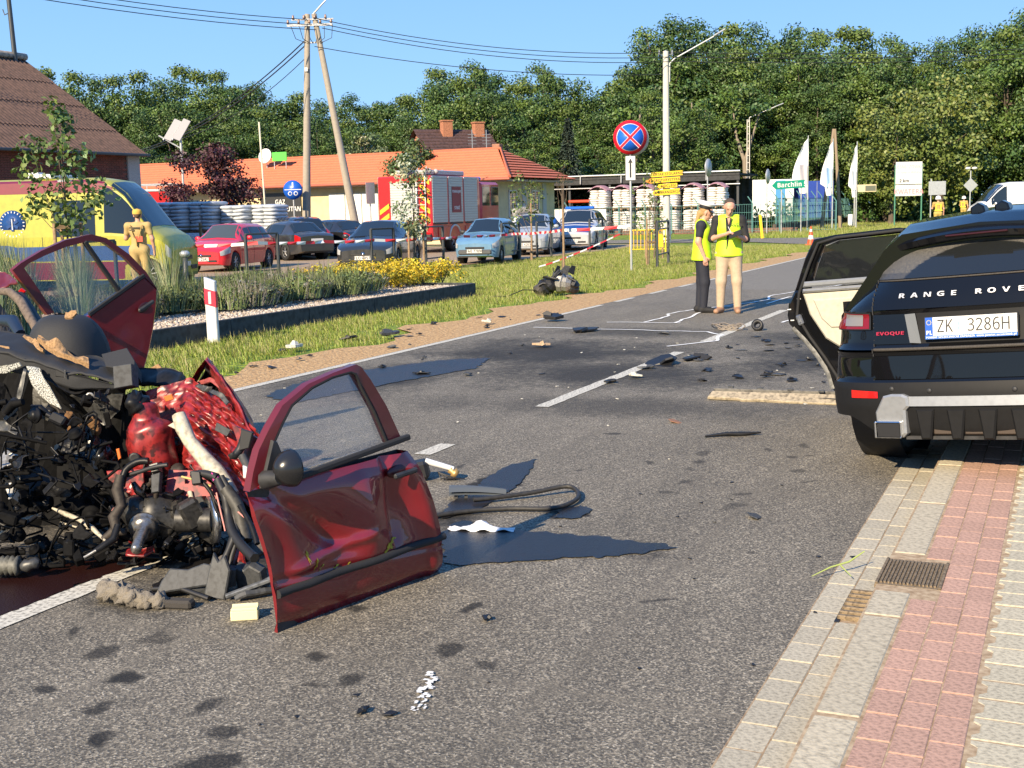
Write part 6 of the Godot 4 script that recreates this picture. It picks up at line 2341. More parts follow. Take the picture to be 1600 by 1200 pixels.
	for k in 3:
		o = thing("banner_flag", fl[k], "flag", V(-10.6 + k * 1.15, 0, 78.0 + k * 2.0), yaw)
		mb = MB.new()
		mb.tube([K(0, 0, 0), K(0, 5.75 - k * .15, 0)], [.05, .03], 8)
		part(mb, "pole", M.galv, o)
		mb = MB.new()
		mb.sg = 0
		var wv := [.95, .75, .5][k] as float
		mb.grid(10, 16, func(u: float, v: float) -> Vector3:
			var w := wv * (.35 + .65 * sin(v * 2.2)) if v < .8 else wv * .62 * (1.0 + (.8 - v))
			return K(-u * w, 5.65 - k * .15 - v * 3.4 - u * .5 * (1.0 - v), .10 * sin(u * 7 + v * 5)))
		part(mb, "cloth", mt(.70, .71, .72, .7), o)
		mb = MB.new()
		mb.sg = 0
		mb.grid(4, 6, func(u: float, v: float) -> Vector3:
			var w := wv * .6
			return K(-.06 - u * w * .8, 4.0 - v * 1.2 - k * .2, .11 * sin(u * 5.6 + 2.4 + v) + .04))
		part(mb, "print", [mt(.45, .42, .45, .7), mt(.30, .45, .65, .7), mt(.5, .55, .62, .7)][k], o)
	o = thing("wooden_pole", "weathered leaning wooden pole pair between the first two flags", "utility pole", V(-9.9, 0, 82.0), yaw)
	for q in [[-.55, .12], [.65, .2]]:
		mb = MB.new()
		mb.tube([K(q[0], 0, 0), K(q[1], 6.3, 0)], [.13, .09], 7)
		part(mb, "leg", mt(.25, .19, .13, .9), o)
	o = thing("billboard", "tall white advertising board on green posts, upper white and lower pinkish panel", "billboard", V(-5.6, 0, 86.0), yaw)
	for x in [-.87, .87]:
		mb = MB.new()
		mb.tube([K(x, 0, 0), K(x, 4.0, 0)], .05, 8)
		part(mb, "post", mt(.06, .2, .13, .6), o)
	for q in [[3.45, 1.45], [2.32, .72]]:
		mb = MB.new()
		mb.box(K(0, q[0], .05), K(1.72, q[1], .05), BI, .01)
		part(mb, "panel", M.white, o)
	words("LEŚNICZÓWKA", .2, mt(.25, .25, .27, .6), o, TP(K(0, 3.85, .08)), "lettering", false)
	words("Przyjęcia Wesela", .15, mt(.3, .3, .32, .6), o, TP(K(0, 3.5, .08)), "lettering", false)
	words("2 km", .2, M.print_black, o, TP(K(-.3, 2.95, .08)))
	words("KWATERA", .3, mt(.6, .25, .27, .6), o, TP(K(0, 2.25, .08)))
	o = thing("sign_back", "plain grey back of a rectangular sign right of the billboard", "road sign", V(-3.4, 0, 78.0), yaw)
	pole(o, 2.9, .04)
	mb = MB.new()
	mb.box(K(.35, 2.35, .05), K(1.0, .8, .03), BI, .005)
	part(mb, "plate", M.galv, o)
	o = thing("diamond_sign", "grey diamond sign back under a twin camera post left of the white van", "road sign", V(-2.2, 0, 92.0), yaw)
	pole(o, 3.6, .045)
	mb = MB.new()
	mb.box(K(0, 2.6, .05), K(.7, .7, .02), BZ(PI / 4))
	part(mb, "plate", M.galv, o)
	mb = MB.new()
	for x in [-.22, .22]:
		mb.ell(K(x, 3.75, .1), K(.2, .1, .15), 10)
	part(mb, "camera_head", M.white, o)
	o = thing("marker_post", "short white concrete post at the end of the green fence", "post", V(-9.6, 0, 88.0))
	mb = MB.new()
	mb.box(K(0, .4, 0), K(.32, .85, .25), BI, .03)
	part(mb, "post", M.white, o)
	o = thing("lightbox_sign", "cream lightbox sign on a post right of the flags", "sign", V(-9.2, 0, 87.0), yaw)
	pole(o, 2.9, .05)
	mb = MB.new()
	mb.box(K(.7, 2.55, 0), K(1.5, .5, .15), BI, .02)
	part(mb, "box", mt(.6, .52, .32, .5), o)
	mb = MB.new()
	mb.box(K(1.05, 2.55, .08), K(.7, .36, .01))
	part(mb, "panel", mt(.12, .13, .10, .5), o)

func build_furniture():
	var o := thing("reflector_post", "white roadside post with red band and grey reflector by the planted bed", "marker post", V(-6.62, 0, 15.33), .36)
	var mb := MB.new()
	mb.prism([Q(-.075, -.03), Q(.075, -.03), Q(.075, .83), Q(-.075, .89)], .10, Transform3D.IDENTITY, .012)
	part(mb, "post", M.white, o)
	mb = MB.new()
	mb.prism([Q(-.078, .52), Q(.078, .47), Q(.078, .69), Q(-.078, .74)], .106, Transform3D.IDENTITY, .003)
	part(mb, "red_band", mt(.60, .02, .05, .45), o)
	mb = MB.new()
	mb.box(K(-.002, .605, .056), K(.04, .17, .01), BI, .003)
	part(mb, "reflector", mt(.6, .55, .55, .3), o)
	o = thing("bollard_light", "grey bollard light on a concrete block beside the ambulance", "bollard", V(-13.3, 0, 22.9))
	mb = MB.new()
	mb.box(K(0, .13, 0), K(.36, .34, .36), BI, .015)
	part(mb, "block", M.concrete, o)
	mb = MB.new()
	mb.lathe([Q(.055, .3), Q(.055, .85), Q(.0, .85)], 12)
	part(mb, "stem", M.railing, o)
	mb = MB.new()
	mb.lathe([Q(.0, .85), Q(.07, .86), Q(.11, .9), Q(.11, .96), Q(.06, 1.0), Q(0, 1.0)], 14)
	part(mb, "head", M.galv, o)
	var R := [[-14.6, 26.8, -14.35, 27.8, "first railing frame, before the red hatchback"], [-13.8, 31.5, -13.65, 32.5, "railing frame before the dark grey estate's bumper"], [-13.15, 33.5, -13.25, 34.8, "railing frame right of the variegated tree"], [-12.95, 38.4, -13.0, 39.9, "railing frame before the light blue car"], [-12.9, 41.2, -12.9, 42.5, "railing frame before the silver-grey car"], [-12.75, 46.0, -12.7, 47.3, "railing frame before the police car"],
		[-6.46, 34.85, -6.8, 37.0, "lone railing frame right of the no stopping sign, with a yellow label"], [-6.9, 44.0, -6.7, 45.6, "railing frame right of the man in the vest"], [-14.55, 21.0, -14.6, 22.2, "low railing frame left of the bollard light"]]
	for q in R:
		o = thing("railing", "dark steel " + q[4], "railing", V(q[0], 0, q[1]), .0, "railings along the car park")
		var e := V(q[2] - q[0], 0, q[3] - q[1])
		for k in 2:
			mb = MB.new()
			mb.box(e * k + K(0, .62, 0), K(.07, 1.26, .07), BI, .01)
			part(mb, "post", M.railing, o)
		mb = MB.new()
		mb.bar(K(0, 1.26, 0), e + K(0, 1.26, 0), .07, .05, .01)
		part(mb, "top_rail", M.railing, o)
		mb = MB.new()
		mb.bar(K(0, .33, 0), e + K(0, .33, 0), .04, .04, .008)
		part(mb, "lower_rail", M.railing, o)
		if q[1] == 34.85:
			mb = MB.new()
			mb.bar(K(0, 1.05, 0), e + K(0, 1.05, 0), .04, .04, .008)
			part(mb, "middle_rail", M.railing, o)
			mb = MB.new()
			mb.box(e * .35 + K(.0, .72, .06), K(.16, .38, .02), BY(.4))
			part(mb, "yellow_label", M.yellow, o)
	var tp := [V(-16.52, 1.0, 26.5), V(-14.6, 1.03, 27.3), V(-14.2, .98, 29.7), V(-13.75, .95, 31.6), V(-13.0, .93, 33.3), V(-12.85, .93, 35.4), V(-12.5, .92, 38.3), V(-8.4, 1.12, 32.6), V(-6.68, 1.2, 33.25)]
	o = thing("barrier_tape", "red and white barrier tape strung across the car park to the sign post", "tape")
	var rm := mt(.60, .03, .04, .5)
	var wm := mt(.75, .74, .72, .5)
	var odd := 0
	for i in tp.size() - 1:
		var a: Vector3 = tp[i]; var b: Vector3 = tp[i + 1]
		var n := maxi(1, int(a.distance_to(b) / .33))
		for k in n:
			odd = 1 - odd
			var f0 := float(k) / n; var f1 := float(k + 1) / n
			var p := a.lerp(b, f0) - K(0, .12 * f0 * (1 - f0), 0); var q := a.lerp(b, f1) - K(0, .12 * f1 * (1 - f1), 0)
			var tw := .03 * sin(k * .7)
			mb = MB.new()
			mb.quad(p + K(tw, -.04, 0), q + K(-tw, -.04, 0), q + K(tw, .04, 0), p + K(-tw, .04, 0))
			part(mb, ["red_stripe", "white_stripe"][odd], [rm, wm][odd], o)
	o = thing("fallen_tape", "loose end of red and white tape sagging to the grass by the sign post", "tape")
	for k in 12:
		var f := func(t: float) -> Vector3: return V(-8.4 - 1.6 * t, .85 * pow(1 - t, 1.2) + .03, 37.2 - 2.6 * t)
		var p: Vector3 = f.call(k / 12.0); var q: Vector3 = f.call((k + 1) / 12.0)
		mb = MB.new()
		mb.quad(p + K(0, -.02, .02), q + K(0, -.02, .02), q + K(0, .025, 0), p + K(0, .025, 0))
		part(mb, ["red_stripe", "white_stripe"][k % 2], [rm, wm][k % 2], o)
	o = thing("yellow_barrier", "yellow tubular barrier standing on the grass behind the tape", "barrier", V(-9.9, 0, 44.5), .45)
	mb = MB.new()
	mb.tube([K(-.65, 0, 0), K(-.65, .85, 0), K(.65, .85, 0), K(.65, 0, 0)], .03, 8)
	part(mb, "frame", M.yellow, o)
	for k in 9:
		mb = MB.new()
		mb.tube([K(-.52 + k * .13, .15, 0), K(-.52 + k * .13, .85, 0)], .014, 6)
		part(mb, "bar", M.yellow, o)
	mb = MB.new()
	mb.tube([K(-.65, .15, 0), K(.65, .15, 0)], .02, 6)
	part(mb, "lower_rail", M.yellow, o)
	o = thing("warning_board", "narrow yellow board leaning upright on the grass below the lorry", "board", V(-9.5, 0, 60.8), .4)
	mb = MB.new()
	mb.box(K(0, .6, 0), K(.13, 1.15, .05), BZ(.10), .01)
	part(mb, "board", M.yellow, o)
	o = thing("traffic_cone", "orange and white traffic cone on the far verge beside the open car door", "cone", V(-5.3, 0, 51.3))
	mb = MB.new()
	mb.box(K(0, .02, 0), K(.4, .04, .4), BI, .01)
	part(mb, "base", mt(.6, .08, .02, .5), o)
	for q in [[.04, .24, .15, .115, 0], [.24, .40, .115, .088, 1], [.40, .54, .088, .062, 0], [.54, .64, .062, .044, 1], [.64, .75, .044, .025, 0]]:
		mb = MB.new()
		mb.lathe([Q(q[2], q[0]), Q(q[3], q[1])], 16)
		part(mb, "band", [mt(.6, .08, .02, .5), M.white][q[4]], o)

var wr: Node3D

func wt(called: String, mat: Material, pts: Array, r, k := 7):
	var mb := MB.new()
	var P := pts
	if pts.size() > 2 and not r is Array:
		P = []
		for i in pts.size() - 1:
			for q in 3:
				var t := q / 3.0
				var p0: Vector3 = pts[maxi(i - 1, 0)]; var p3: Vector3 = pts[mini(i + 2, pts.size() - 1)]
				P.append(pts[i].cubic_interpolate(pts[i + 1], p0, p3, t))
		P.append(pts[-1])
	mb.tube(P, r, k)
	part(mb, called, mat, wr)

func along_line(P: Array, t: float):
	var f := t * (P.size() - 1)
	var i := clampi(int(f), 0, P.size() - 2)
	return P[i].lerp(P[i + 1], f - i)

var crump := FastNoiseLite.new()
func ws(called: String, mat: Material, A: Array, B: Array, th := .006, amp := .0):
	var mb := MB.new()
	mb.sg = 0 if amp < .02 else -1
	crump.frequency = 6.0
	var n: int = A.size() * 5
	var nv := 7
	var nrm: Vector3 = (along_line(A, 1.0) - along_line(A, .0)).cross(along_line(B, .5) - along_line(A, .5)).normalized()
	if nrm.z < 0:
		nrm = -nrm
	var P := func(u: float, v: float, s: float) -> Vector3:
		var p: Vector3 = along_line(A, u).lerp(along_line(B, u), v)
		var e := 1.0 if v > .0 and v < 1.0 else 1.4
		return p + nrm * (crump.get_noise_3d(p.x, p.y, p.z) * amp * 2.0 + s * th * .5) + K(0, 1, 0) * crump.get_noise_3d(p.x + 9.0, p.y, p.z) * amp * e
	mb.grid(n, nv, func(u: float, v: float) -> Vector3: return P.call(u, v, 1.0))
	mb.grid(n, nv, func(u: float, v: float) -> Vector3: return P.call(u, v, -1.0), true)
	for e in [.0, 1.0]:
		mb.grid(n, 1, func(u: float, v: float) -> Vector3: return P.call(u, e, v * 2.0 - 1.0))
		mb.grid(1, nv, func(u: float, v: float) -> Vector3: return P.call(e, v, u * 2.0 - 1.0))
	part(mb, called, mat, wr)

func wslab(called: String, mat: Material, pts: Array, th: float):
	var c := Vector3.ZERO
	for p in pts:
		c += p
	c /= pts.size()
	var x: Vector3 = (pts[1] - pts[0]).normalized()
	var n: Vector3 = x.cross(pts[2] - pts[0]).normalized()
	if n.z < 0:
		n = -n
	var y := n.cross(x)
	var poly := []
	for p in pts:
		poly.append(Q((p - c).dot(x), (p - c).dot(y)))
	var mb := MB.new()
	mb.prism(poly, th, Transform3D(Basis(x, y, n), c - n * th * .5), minf(.003, th * .25))
	part(mb, called, mat, wr)

func lump(called: String, mat: Material, c: Vector3, r: float, to: Node = null):
	var mb := MB.new()
	mb.sg = 0
	crump.frequency = 14.0
	var f := func(u: float, v: float) -> Vector3:
		var d := K(sin(v * PI) * cos(u * TAU), cos(v * PI), sin(v * PI) * sin(u * TAU))
		var k := 1.0 + .8 * crump.get_noise_3dv(d * .25 + c)
		return c + d * r * k
	mb.grid(14, 9, f)
	part(mb, called, mat, to if to else wr)

func clutter(mat: Material, c: Vector3, r: float, i: int):
	var mb := MB.new()
	var b := Basis(rdir(), rf(0, 6))
	var T3 := Transform3D(b, c)
	match i % 5:
		0:
			mb.box(c, K(r * 1.6, r * .9, r * 1.1), b, r * .15)
			mb.tube([c, c + b * K(r * 1.4, 0, 0)], r * .25, 8)
		1:
			mb.lathe([Q(0, -r * .5), Q(r * .6, -r * .5), Q(r * .6, -r * .2), Q(r * .9, -r * .15), Q(r * .9, r * .15), Q(r * .5, r * .2), Q(r * .5, r * .6), Q(0, r * .6)], 14, T3)
		2:
			mb.prism([Q(-r, -r * .4), Q(r * .2, -r * .6), Q(r, .0), Q(r * .4, r * .3), Q(.0, r), Q(-r * .6, r * .5)], r * .3, T3, r * .05)
		3:
			mb.tube([c - b.x * r, c + b.y * r * .4, c + b.x * r], [r * .35, r * .45, r * .3], 8)
		4:
			mb.box(c, K(r * 2.2, r * .25, r * .8), b, r * .06)
			mb.box(c + b * K(r * .8, r * .3, 0), K(r * .3, r * .8, r * .6), b, r * .06)
	part(mb, "engine_part", mat, wr)

func front_door(xf: Transform3D, front: Array, rear: Array, outer: Array, inner: Array, tri: Array, belt: Array, side: Array, hp: Array):
	var redp: Material = M.wreck_red
	var d := Node3D.new()
	d.name = "front_door"
	wr.add_child(d, true)
	d.transform = xf
	d.set_meta("label", "torn dark red front door standing upright, dented, with mirror and window")
	var skin := func(u: float, v: float) -> Vector3:
		var a: Vector2 = along_line(front, v); var b: Vector2 = along_line(rear, v)
		var p := a.lerp(b, u)
		var z := .035 * sin(PI * clampf(v, 0, 1)) + .0
		z -= .030 * maxf(.0, 1.0 - absf(u - .12 - .55 * (.93 - v)) / .10) * smoothstep(.3, .5, v)
		z -= .028 * maxf(.0, 1.0 - absf(u - .74 - .20 * (v - .5)) / .05) * smoothstep(.28, .45, v)
		z += .020 * maxf(.0, 1.0 - absf(v - .36 - .35 * (u - .25)) / .05) * smoothstep(.05, .2, u) * (1.0 - smoothstep(.5, .7, u))
		z -= .060 * exp(-(pow((u - .33) / .17, 2) + pow((v - .52) / .26, 2)))
		z -= .045 * exp(-(pow((u - .80 - .08 * (v - .6)) / .10, 2) + pow((v - .58) / .24, 2)))
		z += .022 * exp(-(pow((u - .58 - .15 * (v - .5)) / .06, 2) + pow((v - .6) / .3, 2)))
		z += .015 * exp(-pow((u - .95) / .04, 2))
		z -= .035 * exp(-(pow((u - .05) / .08, 2) + pow((v - .45) / .3, 2)))
		z -= .03 * exp(-pow(v / .05, 2))
		if v > .24 and v < .30:
			z -= .008
		if v > .88:
			z -= .02 * (v - .88) / .12
		return K(p.x, p.y, z)
	var mb := MB.new()
	mb.sg = 0
	mb.grid(70, 46, skin)
	part(mb, "door_skin", redp, d)
	mb = MB.new()
	mb.sg = 0
	mb.grid(10, 12, func(u: float, v: float) -> Vector3: return skin.call(u, v) * K(1, 1, 0) + K(0, 0, lerpf(-.012, -.085, smoothstep(.0, .4, u))), true)
	part(mb, "inner_trim", M.plastic, d)
	mb = MB.new()
	for e in [.0, 1.0]:
		mb.grid(1, 16, func(u: float, v: float) -> Vector3:
			var p: Vector3 = skin.call(e, v)
			return K(p.x, p.y, lerpf(-.012 if e < .5 else -.085, p.z, u)), e > .5)
	mb.grid(16, 1, func(u: float, v: float) -> Vector3:
		var p: Vector3 = skin.call(u, .0)
		return K(p.x, p.y, lerpf(lerpf(-.012, -.085, smoothstep(.0, .4, u)), p.z, v)))
	part(mb, "door_edge", M.wreck_raw, d)
	mb = MB.new()
	var zf := .012
	for i in outer.size() - 1:
		var a: Vector2 = outer[i]; var b: Vector2 = outer[i + 1]; var c: Vector2 = inner[i + 1]; var e: Vector2 = inner[i]
		var q := [K(a.x, a.y, zf - .006), K(b.x, b.y, zf - .006), K(c.x, c.y, zf), K(e.x, e.y, zf)]
		mb.sg = 1
		mb.quad(q[0], q[3], q[2], q[1])
		mb.sg = 2
		mb.quad(q[3], q[3] - K(0, 0, .045), q[2] - K(0, 0, .045), q[2])
		mb.quad(q[0] - K(0, 0, .04), q[0], q[1], q[1] - K(0, 0, .04))
		mb.sg = 3
		mb.quad(q[0] - K(0, 0, .04), q[1] - K(0, 0, .04), q[2] - K(0, 0, .045), q[3] - K(0, 0, .045))
	part(mb, "window_frame", M.wreck_dull, d)
	mb = MB.new()
	var pts := []
	for q in inner:
		pts.append(K(q.x + (.006 if q.x < .5 else -.006), q.y - .004, .006))
	mb.tube(pts, .008, 6)
	part(mb, "window_seal", M.rubber, d)
	var g := StandardMaterial3D.new()
	g.albedo_color = Color(.55, .62, .68, .16)
	g.transparency = BaseMaterial3D.TRANSPARENCY_ALPHA
	g.roughness = .02
	mb = MB.new()
	var poly := inner.duplicate()
	mb.prism(poly, .004, TP(K(0, 0, -.016)))
	part(mb, "window", g, d)
	mb = MB.new()
	mb.prism([tri[0] + Q(-.006, -.012), tri[2] + Q(.01, -.01), tri[1] + Q(.012, .0), tri[1] + Q(-.012, .01)], .02, TP(K(0, 0, .016)), .004)
	part(mb, "mirror_base", M.plastic, d)
	var mc := K(hp[2].x - .065, hp[2].y - .005, .11)
	mb = MB.new()
	var mprof := []
	for i in 9:
		var t := i / 8.0
		mprof.append(Q(.082 * pow(sin(minf(t, .999) * PI * .5), .55), t * .085))
	mprof.append(Q(.074, .086))
	mprof.append(Q(.070, .074))
	mb.lathe(mprof, 20, Transform3D(BZ(-PI / 2).scaled(K(1, .95, .85)), mc - K(.05, 0, 0)))
	var mi := part(mb, "mirror", mt(.014, .014, .015, .25), d)
	mb = MB.new()
	mb.lathe([Q(0, 0), Q(.070, 0), Q(.070, .004), Q(0, .004)], 20, Transform3D(BZ(-PI / 2).scaled(K(1, .95, .85)), mc + K(.024, 0, 0)))
	part(mb, "mirror_glass", M.chrome, mi)
	mb = MB.new()
	mb.tube([mc + K(-.02, -.03, -.01), K(mc.x - .03, mc.y - .05, .02)], [.03, .04], 8)
	part(mb, "mirror_arm", M.plastic, mi)
	mb = MB.new()
	mb.bar(K(belt[0].x, belt[0].y, .025), K(belt[1].x + .03, belt[1].y + .006, .025), .028, .026, .006)
	part(mb, "belt_strip", M.rubber, d)
	mb = MB.new()
	pts = []
	for i in 13:
		var u := i / 12.0
		var s: Vector3 = skin.call(u, .265)
		pts.append(K(lerpf(side[0].x, side[1].x, u), lerpf(side[0].y, side[1].y, u), s.z + .012))
	mb.tube(pts, .019, 8)
	part(mb, "rub_strip", M.rubber, d)
	mb = MB.new()
	mb.ell(K((hp[0].x + hp[1].x) * .5, (hp[0].y + hp[1].y) * .5 + .008, -.004), K(.085, .032, .02), 14)
	part(mb, "handle_recess", mt(.05, .006, .008, .4), d)
	mb = MB.new()
	mb.bar(K(hp[0].x, hp[0].y, .035), K(hp[1].x, hp[1].y, .035), .02, .026, .008)
	part(mb, "handle", M.plastic, d)
	var ym := mt(.42, .33, .02, .6, 0, "grime", 8.0)
	for q in [[.66, .355, .045, .035], [.69, .385, .05, .02], [.20, .40, .012, .05], [.235, .335, .012, .04], [.27, .295, .02, .012], [.36, .28, .03, .008], [.42, .275, .02, .007]]:
		mb = MB.new()
		mb.sg = 0
		var ph := rf(0, 6)
		mb.grid(8, 5, func(u: float, v: float) -> Vector3:
			var w := .6 + .4 * sin(u * 9 + ph) * sin(v * 5 + ph)
			var s: Vector3 = skin.call(q[0] + (u - .5) * 2 * q[2] * w, q[1] + (v - .5) * 2 * q[3] * w + (u - .5) * .03)
			return s + K(0, 0, .0025))
		part(mb, "yellow_scuff", ym, d)

func rear_door(xf: Transform3D, outer: Array, inner: Array, lower: Array, glass: Array, quarter: Array, hp: Array):
	var d := Node3D.new()
	d.name = "rear_door"
	wr.add_child(d, true)
	d.transform = xf
	d.set_meta("label", "dark red rear door flung open, with main and quarter window")
	var mb := MB.new()
	for i in outer.size() - 1:
		var a: Vector2 = outer[i]; var b: Vector2 = outer[i + 1]; var c: Vector2 = inner[i + 1]; var e: Vector2 = inner[i]
		for s in [1.0, -1.0]:
			var z: float = .02 * s
			mb.sg = 1 if s > 0 else 2
			if s > 0:
				mb.quad(K(a.x, a.y, z), K(e.x, e.y, z), K(c.x, c.y, z), K(b.x, b.y, z))
			else:
				mb.quad(K(a.x, a.y, z), K(b.x, b.y, z), K(c.x, c.y, z), K(e.x, e.y, z))
		mb.sg = 3
		mb.quad(K(e.x, e.y, -.02), K(c.x, c.y, -.02), K(c.x, c.y, .02), K(e.x, e.y, .02))
		mb.quad(K(a.x, a.y, -.02), K(a.x, a.y, .02), K(b.x, b.y, .02), K(b.x, b.y, -.02))
	part(mb, "window_frame", M.wreck_dull, d)
	mb = MB.new()
	mb.prism(lower, .09, TP(K(0, 0, -.02)), .012)
	part(mb, "door_skin", M.wreck_red, d)
	var g := StandardMaterial3D.new()
	g.albedo_color = Color(.55, .65, .66, .2)
	g.transparency = BaseMaterial3D.TRANSPARENCY_ALPHA
	g.roughness = .02
	for q in [[glass, "window"], [quarter, "quarter_window"]]:
		mb = MB.new()
		mb.prism(q[0], .004, TP(K(0, 0, -.006)))
		part(mb, q[1], g, d)
	mb = MB.new()
	mb.bar(K(hp[2].x, hp[2].y, .012), K(hp[3].x, hp[3].y, .012), .03, .03, .006)
	part(mb, "window_divider", M.rubber, d)
	mb = MB.new()
	mb.bar(K(lower[0].x, lower[0].y + .01, .028), K(lower[1].x, lower[1].y + .01, .028), .02, .03, .006)
	part(mb, "belt_strip", M.rubber, d)
	mb = MB.new()
	mb.ell(K((hp[0].x + hp[1].x) * .5, (hp[0].y + hp[1].y) * .5 - .01, .02), K(.06, .035, .012), 14, BZ(.5))
	part(mb, "handle_recess", mt(.03, .004, .006, .5), d)
	mb = MB.new()
	mb.bar(K(hp[0].x, hp[0].y, .055), K(hp[1].x, hp[1].y, .055), .022, .03, .009)
	part(mb, "handle", M.plastic, d)

func build_wreck():
	crump.seed = 4
	crump.fractal_octaves = 3
	M.wreck_red = paint(.17, .005, .009, .9, .4)
	M.wreck_dull = paint(.11, .006, .010, .35, .5)
	M.wreck_raw = mt(.16, .010, .013, .5, 0, "dust", 5.0)
	var redp := mt(.27, .016, .015, .42, .1, "rot", 2.2)
	redp.clearcoat_enabled = true
	redp.clearcoat = .35
	redp.clearcoat_roughness = .3
	var red_bright := mt(.42, .10, .09, .35, .2, "grime", 4.0)
	var dash := mt(.022, .023, .026, .75, 0, "fine", 3.0)
	var dash_light := mt(.045, .048, .052, .7, 0, "grime", 4.0)
	var soot := mt(.005, .005, .0055, .75, 0, "grime", 4.0)
	soot.metallic_specular = .25
	var dk := mt(.010, .010, .011, .45, 0, "grime", 5.0)
	dk.metallic_specular = .35
	var cast := mt(.055, .053, .05, .45, .5, "grime", 6.0)
	var grey_met := mt(.08, .08, .077, .45, .4, "grime", 6.0)
	var brown_met := mt(.04, .03, .022, .7, .1, "grime", 6.0)
	var bright := mt(.40, .39, .37, .4, .5, "grime", 6.0)
	var glossy := mt(.012, .012, .013, .2, .0, "grime", 5.0)
	var olive := mt(.05, .047, .038, .6, 0, "grime", 5.0)
	var bluish := mt(.012, .02, .04, .4)
	var foam := mt(.38, .23, .11, .95, 0, "grime", 9.0)
	var ivory := mt(.52, .47, .36, .6, 0, "grime", 4.0)
	var beige := mt(.16, .12, .09, .8, 0, "grime", 4.0)
	var rust := mt(.17, .085, .03, .95, 0, "fine", 6.0)
	var bell := mt(.12, .12, .105, .6, 0, "grime", 5.0)
	var orange := mt(.62, .14, .02, .5)
	var pink := mt(.62, .04, .30, .5)
	var pinkish := mt(.5, .2, .17, .6)
	var yellow := mt(.42, .34, .12, .7)
	var white := mt(.6, .6, .58, .5)
	var sim := ramp_image(noise_image(256, .09, 3, 91), [[.0, grey(.03)], [.36, grey(.08)], [.46, grey(.75)], [1.0, grey(.95)]])
	var speck := StandardMaterial3D.new()
	speck.albedo_texture = sim
	speck.albedo_color = Color(.86, .86, .82)
	speck.roughness = .7
	speck.uv1_triplanar = true
	speck.uv1_scale = Vector3.ONE * 5.0
	var yawb := BY(deg_to_rad(24.73))
	wr = thing("wrecked_car", "dark red car torn open in a crash, engine bay spilled and doors flung out", "wrecked car", V(4.104, 0, 1.89) + yawb * K(-1.7, 0, -6.3), deg_to_rad(24.73))
	wr.rotation.y = deg_to_rad(24.73)
	var binnacle := func(c: Vector3):
		var mb := MB.new()
		mb.sg = 0
		mb.grid(28, 12, func(u: float, v: float) -> Vector3:
			var a := u * TAU
			var e := v * 1.5
			var h := .285 * sin(e)
			var r := .24 * pow(cos(e), .62) * (1.0 + .03 * sin(a * 5.0)) + .004 * crump.get_noise_2d(a, v * 3.0)
			return c + K(r * cos(a) * .95 - .02 * v, -.05 + h, -r * sin(a) * 1.0 - .05))
		part(mb, "binnacle", dash, wr)
	var ring_plate := func(c: Vector3):
		var mb := MB.new()
		mb.lathe([Q(.012, 0), Q(.024, 0), Q(.024, .006), Q(.012, .006), Q(.012, 0)], 16, Transform3D(BX(PI / 2), c))
		part(mb, "ring_plate", bright, wr)
	var inner_wing := func(c: Array):
		var mb := MB.new()
		mb.sg = 0
		mb.grid(84, 64, func(u: float, v: float) -> Vector3:
			var rows := []
			for r in 3:
				rows.append(along_line([c[r * 4], c[r * 4 + 1], c[r * 4 + 2], c[r * 4 + 3]], u))
			var p: Vector3 = along_line([rows[2], rows[1], rows[0]], v)
			var rib := (v - .55) * 9.0 + u * 1.5
			var z := .0
			if u > .25 and v > .5:
				z += .035 * pow(absf(sin(rib * PI)), .6) * smoothstep(.25, .45, u)
			z += .07 * (.35 - absf(crump.get_noise_3d(p.x * .3, p.y * .3, p.z * .3))) + .012 * (.3 - absf(crump.get_noise_3d(p.x * 1.3 + 5.0, p.y * 1.3, p.z * 1.3)))
			z -= .05 * exp(-pow((v - .42) / .05, 2)) * smoothstep(.3, .6, u)
			return p + K(.02 * crump.get_noise_2d(u * 2.0, v * 2.0), z * .4, z))
		part(mb, "inner_wing", redp, wr)
		for q in [[.12, .45], [.30, .30], [.55, .22]]:
			var p: Vector3 = along_line([along_line([c[8], c[9], c[10], c[11]], q[0]), along_line([c[4], c[5], c[6], c[7]], q[0]), along_line([c[0], c[1], c[2], c[3]], q[0])], q[1])
			mb = MB.new()
			mb.lathe([Q(.0, 0), Q(.022, 0), Q(.024, .012), Q(.018, .014)], 14, Transform3D(BX(PI / 2.3), p + K(0, 0, .035)))
			part(mb, "hole_rim", M.black, wr)
	var strut_tower := func(c: Vector3):
		var mb := MB.new()
		mb.sg = 0
		mb.grid(36, 26, func(u: float, v: float) -> Vector3:
			var q: Vector2 = along_line([Q(.11, -.30), Q(.122, -.08), Q(.12, .02), Q(.112, .075), Q(.082, .10), Q(.064, .115), Q(.06, .17), Q(.052, .19), Q(.0, .19)], v)
			var d := K(cos(u * TAU) * q.x, q.y, -sin(u * TAU) * q.x)
			return c + BZ(.1) * (d * (1.0 + .25 * crump.get_noise_3dv(d * .7))))
		part(mb, "strut_tower", redp, wr)
		mb = MB.new()
		mb.lathe([Q(.0, 0), Q(.028, 0), Q(.030, .01), Q(.018, .012), Q(.0, .004)], 14, Transform3D(BX(PI / 2), c + K(-.05, -.06, .118)))
		part(mb, "hole_rim", M.black, wr)
		lump("strut_cap", dk, c + K(-.05, .20, .02), .06)
